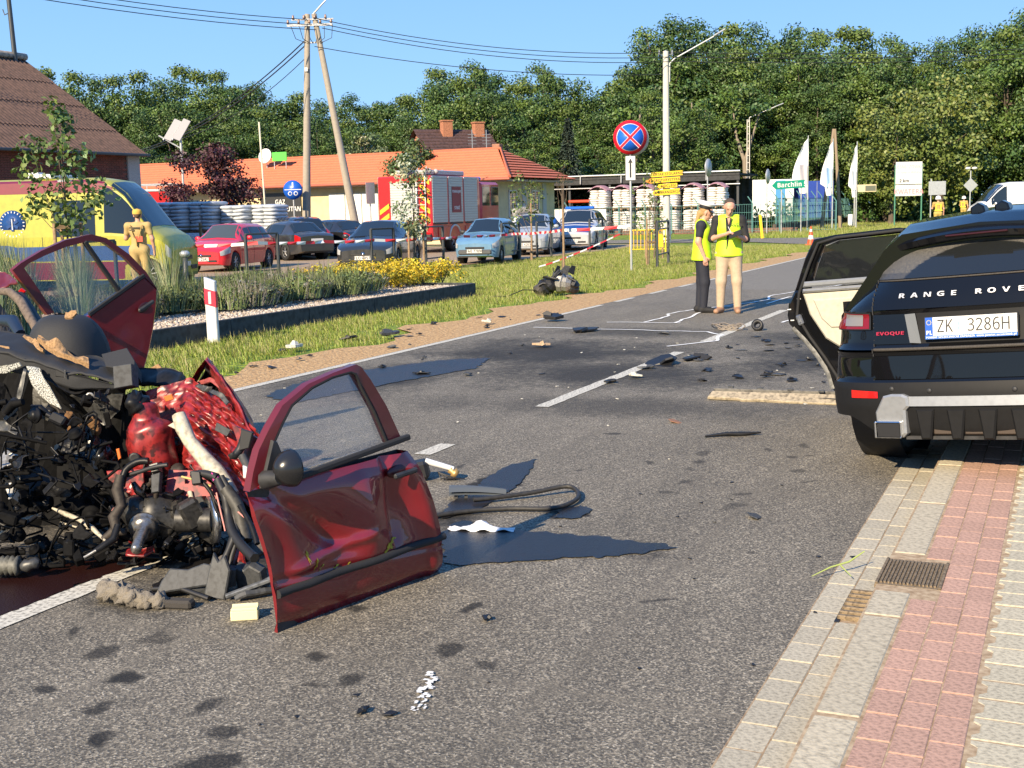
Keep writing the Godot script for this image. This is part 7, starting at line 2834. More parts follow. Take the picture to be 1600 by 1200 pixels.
	var casting := func(c: Vector3, r: float):
		var mb := MB.new()
		mb.lathe([Q(0, -r), Q(r * .7, -r), Q(r * .75, -r * .6), Q(r, -r * .5), Q(r, -r * .3), Q(r * .85, -r * .2), Q(r * .9, r * .5), Q(r * .6, r * .9), Q(0, r)], 18, Transform3D(BZ(1.0) * BX(.6), c))
		for k in 8:
			var a := TAU * k / 8
			mb.box(c + BZ(1.0) * BX(.6) * K(cos(a) * r * .95, -r * .1, sin(a) * r * .95), K(r * .12, r * .9, r * .05), BZ(1.0) * BX(.6) * BY(-a), .002)
		part(mb, "gearbox_casting", cast, wr)
	var shaft := func(a: Vector3, b: Vector3):
		var mb := MB.new()
		var d := (b - a).normalized()
		var x := Vector3.RIGHT.cross(d).normalized()
		var L := a.distance_to(b)
		mb.lathe([Q(0, 0), Q(.075, .0), Q(.075, .015), Q(.06, .02), Q(.066, .032), Q(.05, .04), Q(.03, .06), Q(.034, L * .5), Q(.026, L * .55), Q(.026, L * .95), Q(.018, L), Q(0, L)], 20, Transform3D(Basis(d.cross(x) * -1.0, d, x), a))
		part(mb, "drive_shaft", mt(.33, .31, .28, .3, .8, "grime", 6.0), wr)
	var brake_disc := func(c: Vector3):
		var b := Basis(Vector3.FORWARD, PI / 2) * BY(.5)
		var mb := MB.new()
		mb.lathe([Q(.04, -.012), Q(.115, -.012), Q(.115, .012), Q(.04, .012)], 30, Transform3D(BY(.5) * Basis(Vector3.FORWARD, PI / 2), c))
		part(mb, "brake_disc", mt(.5, .5, .5, .2, .95), wr)
		mb = MB.new()
		mb.box(c + K(-.09, .04, .03), K(.10, .14, .08), BY(.5) * BZ(.4), .015)
		mb.tube([c + K(-.17, .0, .0), c], .06, 12)
		part(mb, "brake_caliper", cast, wr)
	ws("dashboard", dash, [K(-1.077, 1.061, -.05), K(-.778, .974, 0), K(-.564, .908, .05), K(-.352, .859, .1)], [K(-1.31, 1.097, -.6), K(-1.003, 1.042, -.6), K(-.771, .968, -.55), K(-.474, .892, -.4)], .012, .012)
	ws("dash_front", dash, [K(-1.096, .95, -.07), K(-.793, .887, -.02), K(-.578, .828, .03), K(-.36, .837, .08)], [K(-1.082, 1.056, -.06), K(-.782, .97, -.01), K(-.568, .903, .04), K(-.352, .855, .09)], .012, .004)
	wslab("dash_slot", M.black, [K(-.807, .937, .02), K(-.76, .931, .03), K(-.762, .907, .03), K(-.809, .914, .02)], .012)
	ws("slot_rim", dash_light, [K(-.754, .936, .045), K(-.756, .909, .045)], [K(-.747, .936, .045), K(-.75, .909, .045)], .01, 0)
	wslab("dash_slot", M.black, [K(-.687, .934, .02), K(-.633, .927, .03), K(-.636, .89, .03), K(-.69, .897, .02)], .012)
	ws("slot_rim", dash_light, [K(-.628, .933, .045), K(-.631, .892, .045)], [K(-.621, .932, .045), K(-.624, .892, .045)], .01, 0)
	wslab("dash_slot", M.black, [K(-.572, .904, .02), K(-.519, .897, .03), K(-.52, .874, .03), K(-.574, .881, .02)], .012)
	ws("slot_rim", dash_light, [K(-.513, .903, .045), K(-.515, .876, .045)], [K(-.506, .903, .045), K(-.509, .876, .045)], .01, 0)
	wslab("dash_slot", M.black, [K(-.466, .885, .02), K(-.413, .878, .03), K(-.415, .851, .03), K(-.468, .858, .02)], .012)
	ws("slot_rim", dash_light, [K(-.408, .883, .045), K(-.41, .853, .045)], [K(-.401, .883, .045), K(-.403, .853, .045)], .01, 0)
	wslab("dash_end", dash_light, [K(-.358, .953, .1), K(-.262, .964, .1), K(-.253, .855, .13), K(-.35, .84, .13)], .1)
	wslab("dash_end", dash, [K(-.509, .974, -.2), K(-.369, 1.005, -.2), K(-.301, .946, -.1), K(-.294, .945, 0), K(-.462, .93, -.1)], .1)
	binnacle.call(K(-.836, .94, -.55))
	ws("torn_foam", foam, [K(-.854, 1.07, -.2), K(-.77, 1.025, -.15), K(-.694, .985, -.12), K(-.614, .958, -.1), K(-.543, .941, -.08)], [K(-.866, 1.082, -.25), K(-.772, 1.057, -.2), K(-.7, 1.012, -.18), K(-.626, .982, -.16), K(-.559, .957, -.12)], .03, .02)
	ws("torn_foam", foam, [K(-.963, 1.072, -.3), K(-.901, 1.04, -.26), K(-.818, 1.006, -.2)], [K(-.962, 1.091, -.32), K(-.899, 1.066, -.28), K(-.821, 1.021, -.22)], .02, .02)
	wslab("torn_foam", foam, [K(-1.031, 1.061, -.1), K(-.967, 1.049, -.1), K(-.952, 1.013, -.08), K(-1.011, 1.001, -.08)], .02)
	ws("torn_foam", foam, [K(-.719, 1.179, -.26), K(-.677, 1.182, -.25), K(-.652, 1.19, -.27)], [K(-.722, 1.2, -.3), K(-.686, 1.207, -.29), K(-.665, 1.205, -.3)], .012, .02)
	ws("firewall", soot, [K(-1.331, -.251, -.25), K(-.994, -.275, -.3), K(-.7, -.238, -.4), K(-.264, -.145, -.3), K(.311, .032, 0)], [K(-1.383, .896, -.6), K(-1.022, .813, -.6), K(-.662, .744, -.5), K(-.359, .707, -.45), K(.224, .484, -.2)], .02, .05)
	ws("crossmember", dk, [K(-.752, .889, 0), K(-.582, .813, .02), K(-.286, .858, .1)], [K(-.672, .648, -.2), K(-.573, .582, -.2), K(-.394, .693, -.1)], .015, .02)
	ws("bulkhead_panel", grey_met, [K(-.624, .801, 0), K(-.481, .817, .02), K(-.321, .811, .05)], [K(-.55, .664, -.05), K(-.468, .627, -.05), K(-.368, .709, 0)], .008, .015)
	ring_plate.call(K(-.5, .79, .06))
	ws("speckled_plate", speck, [K(-.836, .955, .02), K(-.789, .868, .08), K(-.747, .809, .1), K(-.691, .761, .1), K(-.629, .736, .12)], [K(-.766, .946, .02), K(-.727, .9, .08), K(-.69, .851, .1), K(-.662, .794, .1), K(-.628, .742, .12)], .006, .006)
	ws("speckled_plate", speck, [K(-1.001, .916, 0), K(-.936, .92, .02), K(-.859, .955, .02)], [K(-.998, .956, 0), K(-.932, .964, .02), K(-.871, .976, .02)], .006, .004)
	ws("bent_bracket", grey_met, [K(-.835, .945, .05), K(-.865, .836, .08), K(-.885, .739, .1), K(-.946, .69, .1)], [K(-.819, .938, .05), K(-.839, .829, .08), K(-.872, .732, .1), K(-.937, .673, .1)], .012, .008)
	ws("torn_liner", olive, [K(-.863, .826, -.1), K(-.865, .708, -.08), K(-.815, .671, -.05), K(-.755, .659, -.05)], [K(-.79, .8, -.1), K(-.767, .734, -.08), K(-.752, .693, -.05), K(-.728, .658, -.05)], .01, .02)
	ws("scorched_pillar", brown_met, [K(-.76, .78, 0), K(-.685, .725, .05), K(-.632, .665, .1)], [K(-.73, .739, 0), K(-.647, .707, .05), K(-.6, .647, .1)], .012, .01)
	lump("burnt_fibre", rust, K(-.573, .704, .18), .028)
	lump("burnt_fibre", rust, K(-.542, .637, .18), .042)
	lump("burnt_fibre", rust, K(-.451, .668, .18), .03)
	lump("burnt_fibre", rust, K(-.441, .634, .18), .028)
	lump("burnt_fibre", rust, K(-.564, .657, .18), .03)
	ws("oil_sump", glossy, [K(-.64, .564, .1), K(-.544, .48, .2), K(-.43, .454, .25), K(-.352, .502, .2)], [K(-.644, .62, 0), K(-.555, .593, .05), K(-.479, .573, .1), K(-.402, .524, .1)], .02, .035)
	lump("pulley", glossy, K(-.394, .503, .25), .05)
	ws("bright_bracket", bright, [K(-.92, .511, .3), K(-.868, .389, .35), K(-.822, .296, .38), K(-.824, .338, .35)], [K(-.878, .559, .25), K(-.802, .534, .3), K(-.782, .431, .33), K(-.776, .413, .35)], .012, .03)
	ws("bright_bracket", bright, [K(-.859, .4, .37), K(-.82, .327, .4)], [K(-.803, .418, .37), K(-.803, .34, .4)], .01, .01)
	ws("crushed_panel", soot, [K(-1.096, .796, 0), K(-1.001, .725, 0), K(-.889, .57, .1)], [K(-1.131, .885, -.1), K(-.998, .847, -.1), K(-.9, .722, 0)], .012, .03)
	ws("crushed_panel", grey_met, [K(-.979, .642, .15), K(-.9, .646, .18), K(-.835, .614, .2)], [K(-.988, .677, .12), K(-.914, .698, .15), K(-.835, .631, .18)], .01, .012)
	wt("reservoir", bluish, [K(-.803, .369, .2), K(-.926, .292, -.15)], .105, 18)
	wt("reservoir_cap", bluish, [K(-.795, .373, .22), K(-.782, .38, .25)], .06, 16)
	wt("corrugated_hose", dk, [K(-.825, .262, .2), K(-.808, .261, .2), K(-.792, .261, .2), K(-.775, .26, .2), K(-.759, .26, .2), K(-.742, .259, .2), K(-.726, .259, .2), K(-.71, .259, .2), K(-.693, .258, .2)], [.04, .05, .04, .05, .04, .05, .04, .05, .04], 10)
	inner_wing.call([K(-.228, .794, -.05), K(.007, .856, -.05), K(.249, .745, .15), K(.485, .603, .45), K(-.259, .621, 0), K(0, .666, .1), K(.239, .547, .3), K(.467, .369, .55), K(-.28, .367, .1), K(-.022, .416, .2), K(.18, .428, .35), K(.448, .286, .6)])
	strut_tower.call(K(-.157, .571, .2))
	wslab("torn_red_panel", redp, [K(-.345, .454, .35), K(-.159, .462, .35), K(-.154, .342, .37), K(-.325, .373, .37)], .015)
	wslab("torn_red_panel", redp, [K(-.008, .48, .45), K(.112, .474, .45), K(.263, .378, .5), K(.233, .323, .52), K(-.016, .351, .45)], .015)
	wslab("torn_red_panel", redp, [K(.326, .711, .5), K(.5, .627, .58), K(.484, .491, .6), K(.385, .555, .55)], .015)
	ws("bonnet_fold", redp, [K(-.019, .826, -.05), K(.113, .972, .05), K(.22, .892, .2), K(.357, .716, .35), K(.533, .48, .6)], [K(-.018, .799, -.12), K(.047, .897, -.2), K(.133, .812, -.05), K(.276, .644, .15), K(.457, .426, .45)], .01, .008)
	ws("bonnet_outside", redp, [K(.111, .974, .04), K(.222, .889, .18), K(.362, .713, .33), K(.538, .475, .58)], [K(.062, .925, -.2), K(.179, .817, -.1), K(.337, .631, .05), K(.517, .435, .35)], .006, .01)
	ws("bonnet_underside", soot, [K(-.023, .794, -.15), K(.041, .891, -.22), K(.125, .804, -.08), K(.269, .635, .12), K(.44, .425, .4)], [K(-.043, .751, -.3), K(-.025, .772, -.4), K(.038, .703, -.3), K(.133, .593, -.2), K(.327, .437, .1)], .008, .02)
	ws("bright_fold", red_bright, [K(.016, .835, -.05), K(.121, .867, 0), K(.217, .838, .1)], [K(.025, .818, -.05), K(.125, .846, .02), K(.208, .805, .1)], .006, .004)
	ws("grey_scrap", grey_met, [K(.061, .842, .1), K(.115, .822, .15), K(.154, .814, .15)], [K(.085, .855, .1), K(.137, .848, .15), K(.163, .84, .15)], .006, .012)
	ws("grey_scrap", grey_met, [K(.154, .822, .2), K(.217, .801, .25), K(.259, .769, .3)], [K(.174, .834, .2), K(.237, .82, .25), K(.273, .788, .3)], .006, .01)
	wslab("label_plate", dash_light, [K(.226, .691, .37), K(.301, .656, .4), K(.28, .624, .4), K(.217, .652, .37)], .006)
	wslab("orange_tag", orange, [K(-.094, .794, .15), K(-.05, .806, .15), K(-.039, .779, .15), K(-.082, .767, .15)], .012)
	wslab("orange_tag", orange, [K(-.289, .564, .35), K(-.273, .567, .35), K(-.267, .518, .35), K(-.281, .508, .35)], .01)
	wt("bent_pipe", ivory, [K(.035, .731, .35), K(.062, .671, .38), K(.103, .606, .42), K(.18, .536, .48), K(.248, .47, .52), K(.299, .426, .56), K(.355, .377, .6)], [.034, .04, .034, .038, .045, .036, .02], 10)
	wslab("pipe_flange", ivory, [K(-.023, .677, .35), K(.05, .718, .35), K(.071, .656, .37), K(.026, .657, .37)], .03)
	wt("black_bracket", M.black, [K(.421, .68, .6), K(.392, .603, .6), K(.364, .57, .62), K(.352, .583, .62)], .022, 6)
	wslab("black_bracket", M.black, [K(.402, .699, .62), K(.46, .683, .64), K(.438, .609, .64), K(.39, .594, .62)], .02)
	wt("hinge", dash_light, [K(.405, .573, .64), K(.447, .509, .68)], .02, 8)
	casting.call(K(-.067, .245, .45), .115)
	casting.call(K(-.152, .271, .48), .085)
	casting.call(K(.051, .258, .45), .07)
	shaft.call(K(-.109, .217, .55), K(-.081, .166, .8))
	brake_disc.call(K(.236, .254, .6))
	wt("engine_block", cast, [K(-.049, .269, .35), K(.085, .245, .4), K(.18, .248, .5)], .075, 14)
	wslab("engine_mount", cast, [K(.11, .345, .52), K(.172, .358, .54), K(.199, .314, .56), K(.138, .236, .56), K(.091, .249, .52)], .08)
	wslab("engine_mount", dash_light, [K(-.061, .471, .55), K(-.017, .483, .55), K(-.02, .395, .58), K(-.058, .389, .58)], .04)
	wslab("engine_mount", grey_met, [K(-.079, .516, .52), K(-.035, .528, .52), K(-.025, .491, .54), K(-.063, .482, .54)], .05)
	wt("bent_arm", brown_met, [K(-.2, .482, .58), K(-.211, .414, .6), K(-.191, .339, .62), K(-.225, .288, .64), K(-.204, .229, .68)], [.02, .03, .025, .03, .02], 7)
	wt("steering_arm", dk, [K(-.196, .26, .68), K(-.206, .203, .72), K(-.259, .169, .75), K(-.323, .135, .8)], [.016, .02, .018, .008], 7)
	wt("bare_cable_end", bright, [K(-.266, .171, .8), K(-.294, .156, .81), K(-.318, .144, .82)], .006, 6)
	wt("pale_cable", ivory, [K(-.649, .258, .3), K(-.561, .236, .35), K(-.48, .22, .4), K(-.381, .198, .5), K(-.267, .172, .65)], [.006, .014, .012, .014, .006], 6)
	wt("pale_cable", ivory, [K(-.613, .184, .3), K(-.515, .168, .35), K(-.401, .172, .4)], .006, 6)
	wt("cable", M.black, [K(.285, .46, .65), K(.329, .392, .7), K(.342, .319, .72), K(.374, .247, .8), K(.446, .196, .9), K(.519, .172, 1)], .024, 6)
	wt("cable", M.black, [K(.302, .473, .64), K(.359, .392, .7), K(.382, .28, .75), K(.418, .198, .85)], .016, 6)
	wt("cable", dk, [K(.187, .457, .6), K(.248, .396, .64), K(.288, .316, .7), K(.359, .273, .78), K(.395, .214, .85)], .01, 6)
	wt("cable", olive, [K(.326, .419, .68), K(.386, .349, .72), K(.412, .263, .75), K(.437, .196, .8)], .034, 6)
	wt("cable", dk, [K(.419, .368, .8), K(.483, .296, .88), K(.523, .224, .95)], .014, 6)
	wt("cable", M.black, [K(.145, .473, .58), K(.207, .482, .6), K(.283, .47, .64)], .02, 6)
	wt("cable", yellow, [K(.087, .458, .55), K(.159, .447, .58), K(.245, .423, .62)], .006, 6)
	wt("cable", M.black, [K(-.221, .455, .5), K(-.135, .479, .52), K(-.049, .507, .54), K(.023, .52, .55)], .012, 6)
	wt("cable", dk, [K(-.208, .418, .55), K(-.193, .49, .52), K(-.141, .526, .5), K(-.084, .531, .5)], .018, 6)
	wt("cable", pinkish, [K(.288, .409, .7), K(.316, .328, .75), K(.344, .248, .8)], .004, 6)
	wt("cable", pinkish, [K(.409, .338, .8), K(.471, .304, .85), K(.512, .289, .88)], .004, 6)
	wt("cable", dk, [K(.258, .399, .68), K(.335, .303, .75), K(.371, .228, .82)], .005, 6)
	wslab("connector", pink, [K(.254, .496, .64), K(.287, .482, .64), K(.291, .453, .65), K(.263, .454, .65)], .02)
	wslab("connector", M.black, [K(.149, .503, .62), K(.194, .496, .62), K(.202, .444, .64), K(.159, .439, .64)], .05)
	wslab("white_tube", white, [K(.419, .536, .7), K(.44, .529, .7), K(.44, .473, .7), K(.419, .477, .7)], .03)
	ws("torn_red_sill", redp, [K(.346, .084, .85), K(.394, .076, .88), K(.453, .108, .9)], [K(.358, .186, .8), K(.405, .202, .82), K(.434, .167, .85)], .01, .012)
	ws("torn_red_sill", redp, [K(-.163, .121, .7), K(-.069, .111, .72), K(-.016, .135, .72)], [K(-.168, .135, .64), K(-.101, .127, .64), K(-.044, .145, .64)], .01, .01)
	wt("harness_end", M.black, [K(.387, .221, .84), K(.371, .175, .87), K(.354, .129, .9), K(.345, .093, .92)], [.02, .016, .02, .014], 7)
	wt("harness_end", M.black, [K(.4, .199, .85), K(.386, .147, .88), K(.378, .095, .91)], [.012, .014, .01], 7)
	wt("rubber_bellows", bell, [K(-.81, .075, .68), K(-.798, .074, .68), K(-.786, .074, .68), K(-.775, .074, .68), K(-.763, .073, .68), K(-.751, .073, .68), K(-.739, .073, .68), K(-.727, .072, .68), K(-.715, .072, .68), K(-.703, .072, .68), K(-.691, .071, .68), K(-.679, .071, .68)], [.05, .034, .05, .034, .05, .034, .05, .034, .05, .034, .05, .034], 14)
	wt("bellows_end", dk, [K(-.91, .068, .65), K(-.81, .075, .68)], .03, 10)
	wt("joint", grey_met, [K(-.662, .07, .7), K(-.637, .076, .7), K(-.618, .082, .7), K(-.587, .091, .7), K(-.574, .093, .7)], [.02, .035, .025, .03, .012], 8)
	wt("seat_pillar", beige, [K(-1.554, 1.276, -1.3), K(-1.393, 1.275, -1.2), K(-1.29, 1.224, -1.1), K(-1.079, 1.053, -.8)], [.018, .026, .03, .028], 9)
	wt("seat_pillar", M.black, [K(-1.348, 1.246, -1.25), K(-1.233, 1.152, -1.1), K(-1.088, 1.043, -.9)], [.03, .035, .03], 8)
	wt("seat_edge", bluish, [K(-1.379, 1.127, -.9), K(-1.224, 1.124, -.8), K(-1.145, 1.057, -.7)], [.03, .04, .03], 9)
	ws("seat_back", M.black, [K(-1.551, .967, -1), K(-1.398, .943, -1), K(-1.258, .97, -.9)], [K(-1.704, 1.212, -1.4), K(-1.543, 1.188, -1.4), K(-1.429, 1.092, -1.3)], .03, .03)
	ws("roof_scrap", M.wreck_dull, [K(-1.616, 1.283, -1.4), K(-1.494, 1.288, -1.4), K(-1.381, 1.332, -1.3)], [K(-1.694, 1.372, -1.6), K(-1.578, 1.369, -1.6), K(-1.432, 1.344, -1.4)], .012, .012)
	wslab("red_lens_scrap", M.lamp_red, [K(-1.362, 1.275, -1.25), K(-1.34, 1.294, -1.25), K(-1.314, 1.274, -1.25), K(-1.336, 1.25, -1.25)], .02)
	wslab("cardboard_scrap", foam, [K(-.386, .849, -.6), K(-.333, .877, -.6), K(-.286, .834, -.58), K(-.31, .798, -.58), K(-.367, .804, -.6)], .02)
	wslab("black_module", M.black, [K(-.235, .842, -.3), K(-.177, .869, -.3), K(-.116, .863, -.28), K(-.109, .823, -.26), K(-.225, .794, -.28)], .06)
	ws("battery_tray", dk, [K(-.364, .817, -.2), K(-.229, .813, -.15), K(-.077, .824, -.1)], [K(-.39, .892, -.3), K(-.268, .878, -.3), K(-.096, .873, -.25)], .015, .01)
	var pal := [soot, soot, dk, soot, dk, glossy, brown_met, cast]
	for k in 210:
		var c := K(rf(-1.0, .22), rf(.04, .80), rf(.0, .35) + .12)
		if c.x > -.35:
			c.y *= .55
		c.z += .25 * (.8 - c.y)
		clutter(pal[rng.randi() % 8 if c.x > -.3 else rng.randi() % 5], c, rf(.012, .06), k)
	for k in 90:
		var c := K(rf(-1.0, .25), rf(.05, .75), rf(.2, .5))
		if c.x > -.35:
			c.y *= .6
		wt("cable" if k % 3 else "hose", pal[rng.randi() % 8 if c.x > -.3 else rng.randi() % 5] if k % 18 else [ivory, yellow, pinkish, grey_met][k % 4], [c, c + K(rf(-.15, .15), rf(-.14, .06), .06), c + K(rf(-.28, .28), rf(-.22, .02), rf(-.05, .05))], rf(.003, .008) if k % 3 else rf(.008, .018), 5)
	for k in 36:
		var c := K(rf(-1.0, .3), rf(.1, .85), rf(.1, .45))
		if c.x > -.35:
			c.y *= .6
		var d := rdir() * rf(.06, .16)
		var e := rdir() * rf(.03, .09)
		ws("torn_sheet", [soot, dk, soot, brown_met, redp if c.x > -.4 else dk, dk][k % 6], [c, c + d * .6 + e * .2, c + d], [c + e, c + d * .5 + e * 1.4, c + d * 1.1 + e * .6], .004, .03)
	var fd := Transform3D(BY(.905386), K(.72, 0, 1.52))
	front_door(fd, [Q(-.001, -0), Q(-.019, .182), Q(-.037, .308), Q(-.067, .408), Q(-.1, .508), Q(-.118, .616)], [Q(1.008, -.001), Q(.995, .105), Q(.973, .216), Q(.928, .374), Q(.877, .506), Q(.822, .621)], [Q(-.118, .621), Q(-.096, .695), Q(-.061, .779), Q(.001, .86), Q(.074, .941), Q(.217, 1.009), Q(.364, 1.039), Q(.497, 1.059), Q(.527, 1.044), Q(.579, .985), Q(.672, .855), Q(.77, .674)], [Q(-.067, .64), Q(-.037, .705), Q(.01, .801), Q(.059, .872), Q(.114, .938), Q(.23, .996), Q(.348, 1.025), Q(.454, 1.034), Q(.483, 1.022), Q(.53, .954), Q(.598, .846), Q(.678, .684)], [Q(-.067, .64), Q(.01, .801), Q(.087, .628)], [Q(.087, .634), Q(.762, .69)], [Q(-.01, .171), Q(.995, .187)], [Q(.674, .532), Q(.827, .539), Q(.044, .711)])
	var rd := Transform3D(BY(.91795), K(-1.481, 0, -1.45))
	rear_door(rd, [Q(.225, 1.094), Q(.115, 1.244), Q(.005, 1.399), Q(.066, 1.44), Q(.216, 1.512), Q(.398, 1.576), Q(.594, 1.608), Q(.71, 1.578), Q(.884, 1.458), Q(1.011, 1.331), Q(1.093, 1.204)], [Q(.273, 1.107), Q(.176, 1.265), Q(.085, 1.407), Q(.119, 1.434), Q(.241, 1.482), Q(.394, 1.53), Q(.58, 1.565), Q(.688, 1.549), Q(.842, 1.442), Q(.948, 1.339), Q(.988, 1.301)], [Q(.523, 1.06), Q(.988, 1.301), Q(1.093, 1.204), Q(1.077, 1.077), Q(1.045, .943), Q(.993, .775), Q(.934, .635), Q(.615, .674), Q(.386, .874), Q(.271, 1.077)], [Q(.273, 1.107), Q(.085, 1.407), Q(.241, 1.482), Q(.394, 1.53), Q(.531, 1.559), Q(.781, 1.207), Q(.524, 1.073)], [Q(.575, 1.561), Q(.688, 1.544), Q(.842, 1.442), Q(.973, 1.32), Q(.797, 1.215)], [Q(.9, 1.064), Q(1.032, 1.126), Q(.541, 1.562), Q(.786, 1.207)])

func puddle(label: String, o: Array, reddish: int):
	var wet := StandardMaterial3D.new()
	wet.albedo_color = lin(.014, .013, .013) if reddish == 0 else lin(.018, .005, .004)
	wet.roughness = .36
	wet.normal_enabled = true
	wet.normal_texture = T.asphalt_n
	wet.normal_scale = .7
	wet.metallic_specular = .42
	wet.uv1_triplanar = true
	wet.uv1_world_triplanar = true
	wet.uv1_scale = Vector3.ONE * .75
	var pts := []
	var n := o.size() / 2
	for i in n:
		var a := Q(o[i * 2], o[i * 2 + 1]); var b := Q(o[(i * 2 + 2) % o.size()], o[(i * 2 + 3) % o.size()])
		for k in 16:
			pts.append(a.lerp(b, k / 16.0))
	crump.frequency = 8.0
	var idx: MB
	for amp in [.9, .6, .4, .25, .0]:
		var fl := []
		for p in pts:
			fl.append_array([p.x + amp * .10 * crump.get_noise_2d(p.x, p.y), p.y + amp * .14 * crump.get_noise_2d(p.x + 7.0, p.y)])
		idx = sheet(fl, .0065)
		if idx.n:
			break
	lone(idx, "puddle", wet, label, "puddle")

func shard(mat: Material, at: Vector3, r: float, h: float, label: String, called: String, cat: String, group := ""):
	var n := rng.randi_range(5, 8)
	var poly := []
	for i in n:
		var a := TAU * i / n + rf(-.3, .3)
		poly.append(Q(cos(a) * r * rf(.4, 1.2), sin(a) * r * rf(.25, .8)))
	var mb := MB.new()
	mb.prism(poly, maxf(.006, h * .3), Transform3D(BY(rf(0, 6)) * BX(PI / 2 + rf(-.35, .35)), K(0, h * .5, 0)), .002)
	if h > .02:
		mb.prism(poly.map(func(q): return q * .5), h * .5, Transform3D(BY(rf(0, 6)) * BX(rf(.3, 1.2)), K(rf(-.3, .3) * r, h * .6, rf(-.3, .3) * r)), .002)
	var o := lone(mb, called, mat, label, cat, group)
	o.position = at

func build_debris():
	puddle("glossy dark puddle running out from under the front door across the lane", [1.13, 7.37, 1.43, 6.9, 1.67, 7.05, 1.91, 7.21, 2.2, 7.37, 2.38, 7.58, 2.02, 7.62, 1.66, 7.63, 1.38, 7.6, 1.09, 7.68], 0)
	puddle("tapering wet streak beyond the rubber window seal", [.98, 7.69, .86, 7.99, .83, 8.35, .76, 8.76, .75, 9.13, .84, 9.35, .99, 8.83, 1.07, 8.43, 1.06, 8.19, 1.09, 7.91], 0)
	puddle("dark reddish pool under the left end of the wreck", [-.45, 5.69, -.52, 5.97, -.46, 6.16, -.21, 6.51, -.01, 6.58, .01, 6.42, -.07, 6.27, -.07, 5.9, -.06, 5.55, -.05, 5.34], 1)
	puddle("oily black pool under the engine beside the front door", [.24, 6.25, .2, 6.51, .25, 6.75, .32, 6.93, .54, 6.58, .53, 6.25, .47, 6.1, .35, 6.03], 0)
	puddle("bluish wet patch on the far lane behind the red door's window", [-2.83, 11.3, -3, 12.14, -2.89, 13.08, -2.43, 14.15, -1.96, 14.45, -1.7, 13.59, -1.98, 12.6, -2.19, 11.48, -2.29, 10.9], 0)
	puddle("narrow wet patch beside the right tip of the seal loop", [1.55, 8.06, 1.59, 8.23, 1.7, 8.16, 1.71, 8.03, 1.66, 7.92, 1.58, 7.89], 0)
	var blk := mt(.014, .014, .015, .5, 0, "grime", 5.0)
	var gry := mt(.06, .063, .066, .6, 0, "grime", 5.0)
	var tan := mt(.48, .34, .22, .9, 0, "grime", 8.0)
	var cream := mt(.62, .60, .52, .7, 0, "grime", 5.0)
	var o := thing("plastic_debris", "heap of broken dark grey plastic mouldings beside the front door's lower corner", "debris", V(.66, 0, 6.2), deg_to_rad(24.73))
	var q: Array = [[K(-.16, .075, .03), K(.30, .10, .16), .15, .12], [K(-.02, .10, .08), K(.11, .19, .05), -.15, -.05], [K(-.07, .06, .02), K(.24, .10, .12), .3, .3], [K(.10, .07, -.02), K(.16, .12, .10), -.4, .25], [K(.03, .13, -.12), K(.30, .025, .16), .2, .35], [K(.15, .03, .12), K(.18, .03, .05), .5, .0]]
	for i in q.size():
		var mb := MB.new()
		var s: Vector3 = q[i][1] * .5
		mb.prism([Q(-s.x, -s.y), Q(s.x * .8, -s.y * 1.1), Q(s.x * 1.05, s.y * .3), Q(s.x * .5, s.y), Q(.0, s.y * .7), Q(-s.x * .5, s.y * 1.1), Q(-s.x * .8, .1 * s.y)], s.z * 1.2, Transform3D(BY(q[i][2]) * BZ(q[i][3]) * BX(.25 * i - .5), q[i][0]), .006)
		part(mb, "plastic_piece", gry if i != 4 else mt(.10, .085, .07, .7, 0, "grime", 5.0), o)
	for i in 3:
		var mb := MB.new()
		mb.bar(K(.02 + .07 * i, .02, .13 - .04 * i), K(.30, .10 + .02 * i, .05), .03, .018, .004)
		part(mb, "bracket", mt(.16, .17, .18, .5, .2, "grime", 4.0), o)
	var mb2 := MB.new()
	mb2.tube([K(-.33, .03, .03), K(-.2, .05, .08), K(-.05, .02, .15)], .012, 6)
	part(mb2, "trim_strip", M.black, o)
	o = thing("felt_strip", "lumpy greyish-beige felt strip lying left of the broken plastic", "debris", V(.48, 0, 5.96), deg_to_rad(24.73))
	var fm := mt(.22, .195, .16, .98, 0, "fine", 4.0)
	fm.normal_enabled = true
	fm.normal_texture = T.sand_n
	for e in [[-.25, .045, -.05, .05], [-.20, .05, -.03, .045], [-.15, .045, .01, .042], [-.11, .04, .045, .04], [-.05, .035, .065, .038], [.01, .035, .07, .036]]:
		lump("felt", fm, K(e[0], e[1], e[2]), e[3], o)
	mb2 = MB.new()
	mb2.box(K(.1, .02, .07), K(.13, .04, .06), BY(-.2), .01)
	part(mb2, "charred_end", mt(.05, .045, .04, .9, 0, "fine", 4.0), o)
	o = thing("foam_block", "small pale yellow foam block with a hollow, beside the front door's corner", "foam block", V(.96, 0, 5.93), .55)
	mb2 = MB.new()
	mb2.box(K(0, .022, 0), K(.115, .044, .075), BI, .004)
	part(mb2, "block", mt(.72, .66, .38, .8), o)
	for k in [[0, .042, .11, .012], [0, -.0375 + .005, .11, .012]]:
		var mb := MB.new()
		mb.box(K(0, .048, k[1] if k[1] < 0 else .031), K(k[2], .012, k[3]), BI, .002)
		part(mb, "rim", mt(.72, .66, .38, .8), o)
	mb2 = MB.new()
	var sl := [V(.90, .02, 7.62), V(1.04, .02, 7.81), V(1.25, .02, 7.96), V(1.49, .02, 8.05), V(1.56, .025, 8.22), V(1.52, .03, 8.40), V(1.42, .05, 8.47), V(1.26, .035, 8.31), V(1.10, .03, 8.15), V(.98, .03, 8.03)]
	var sm := []
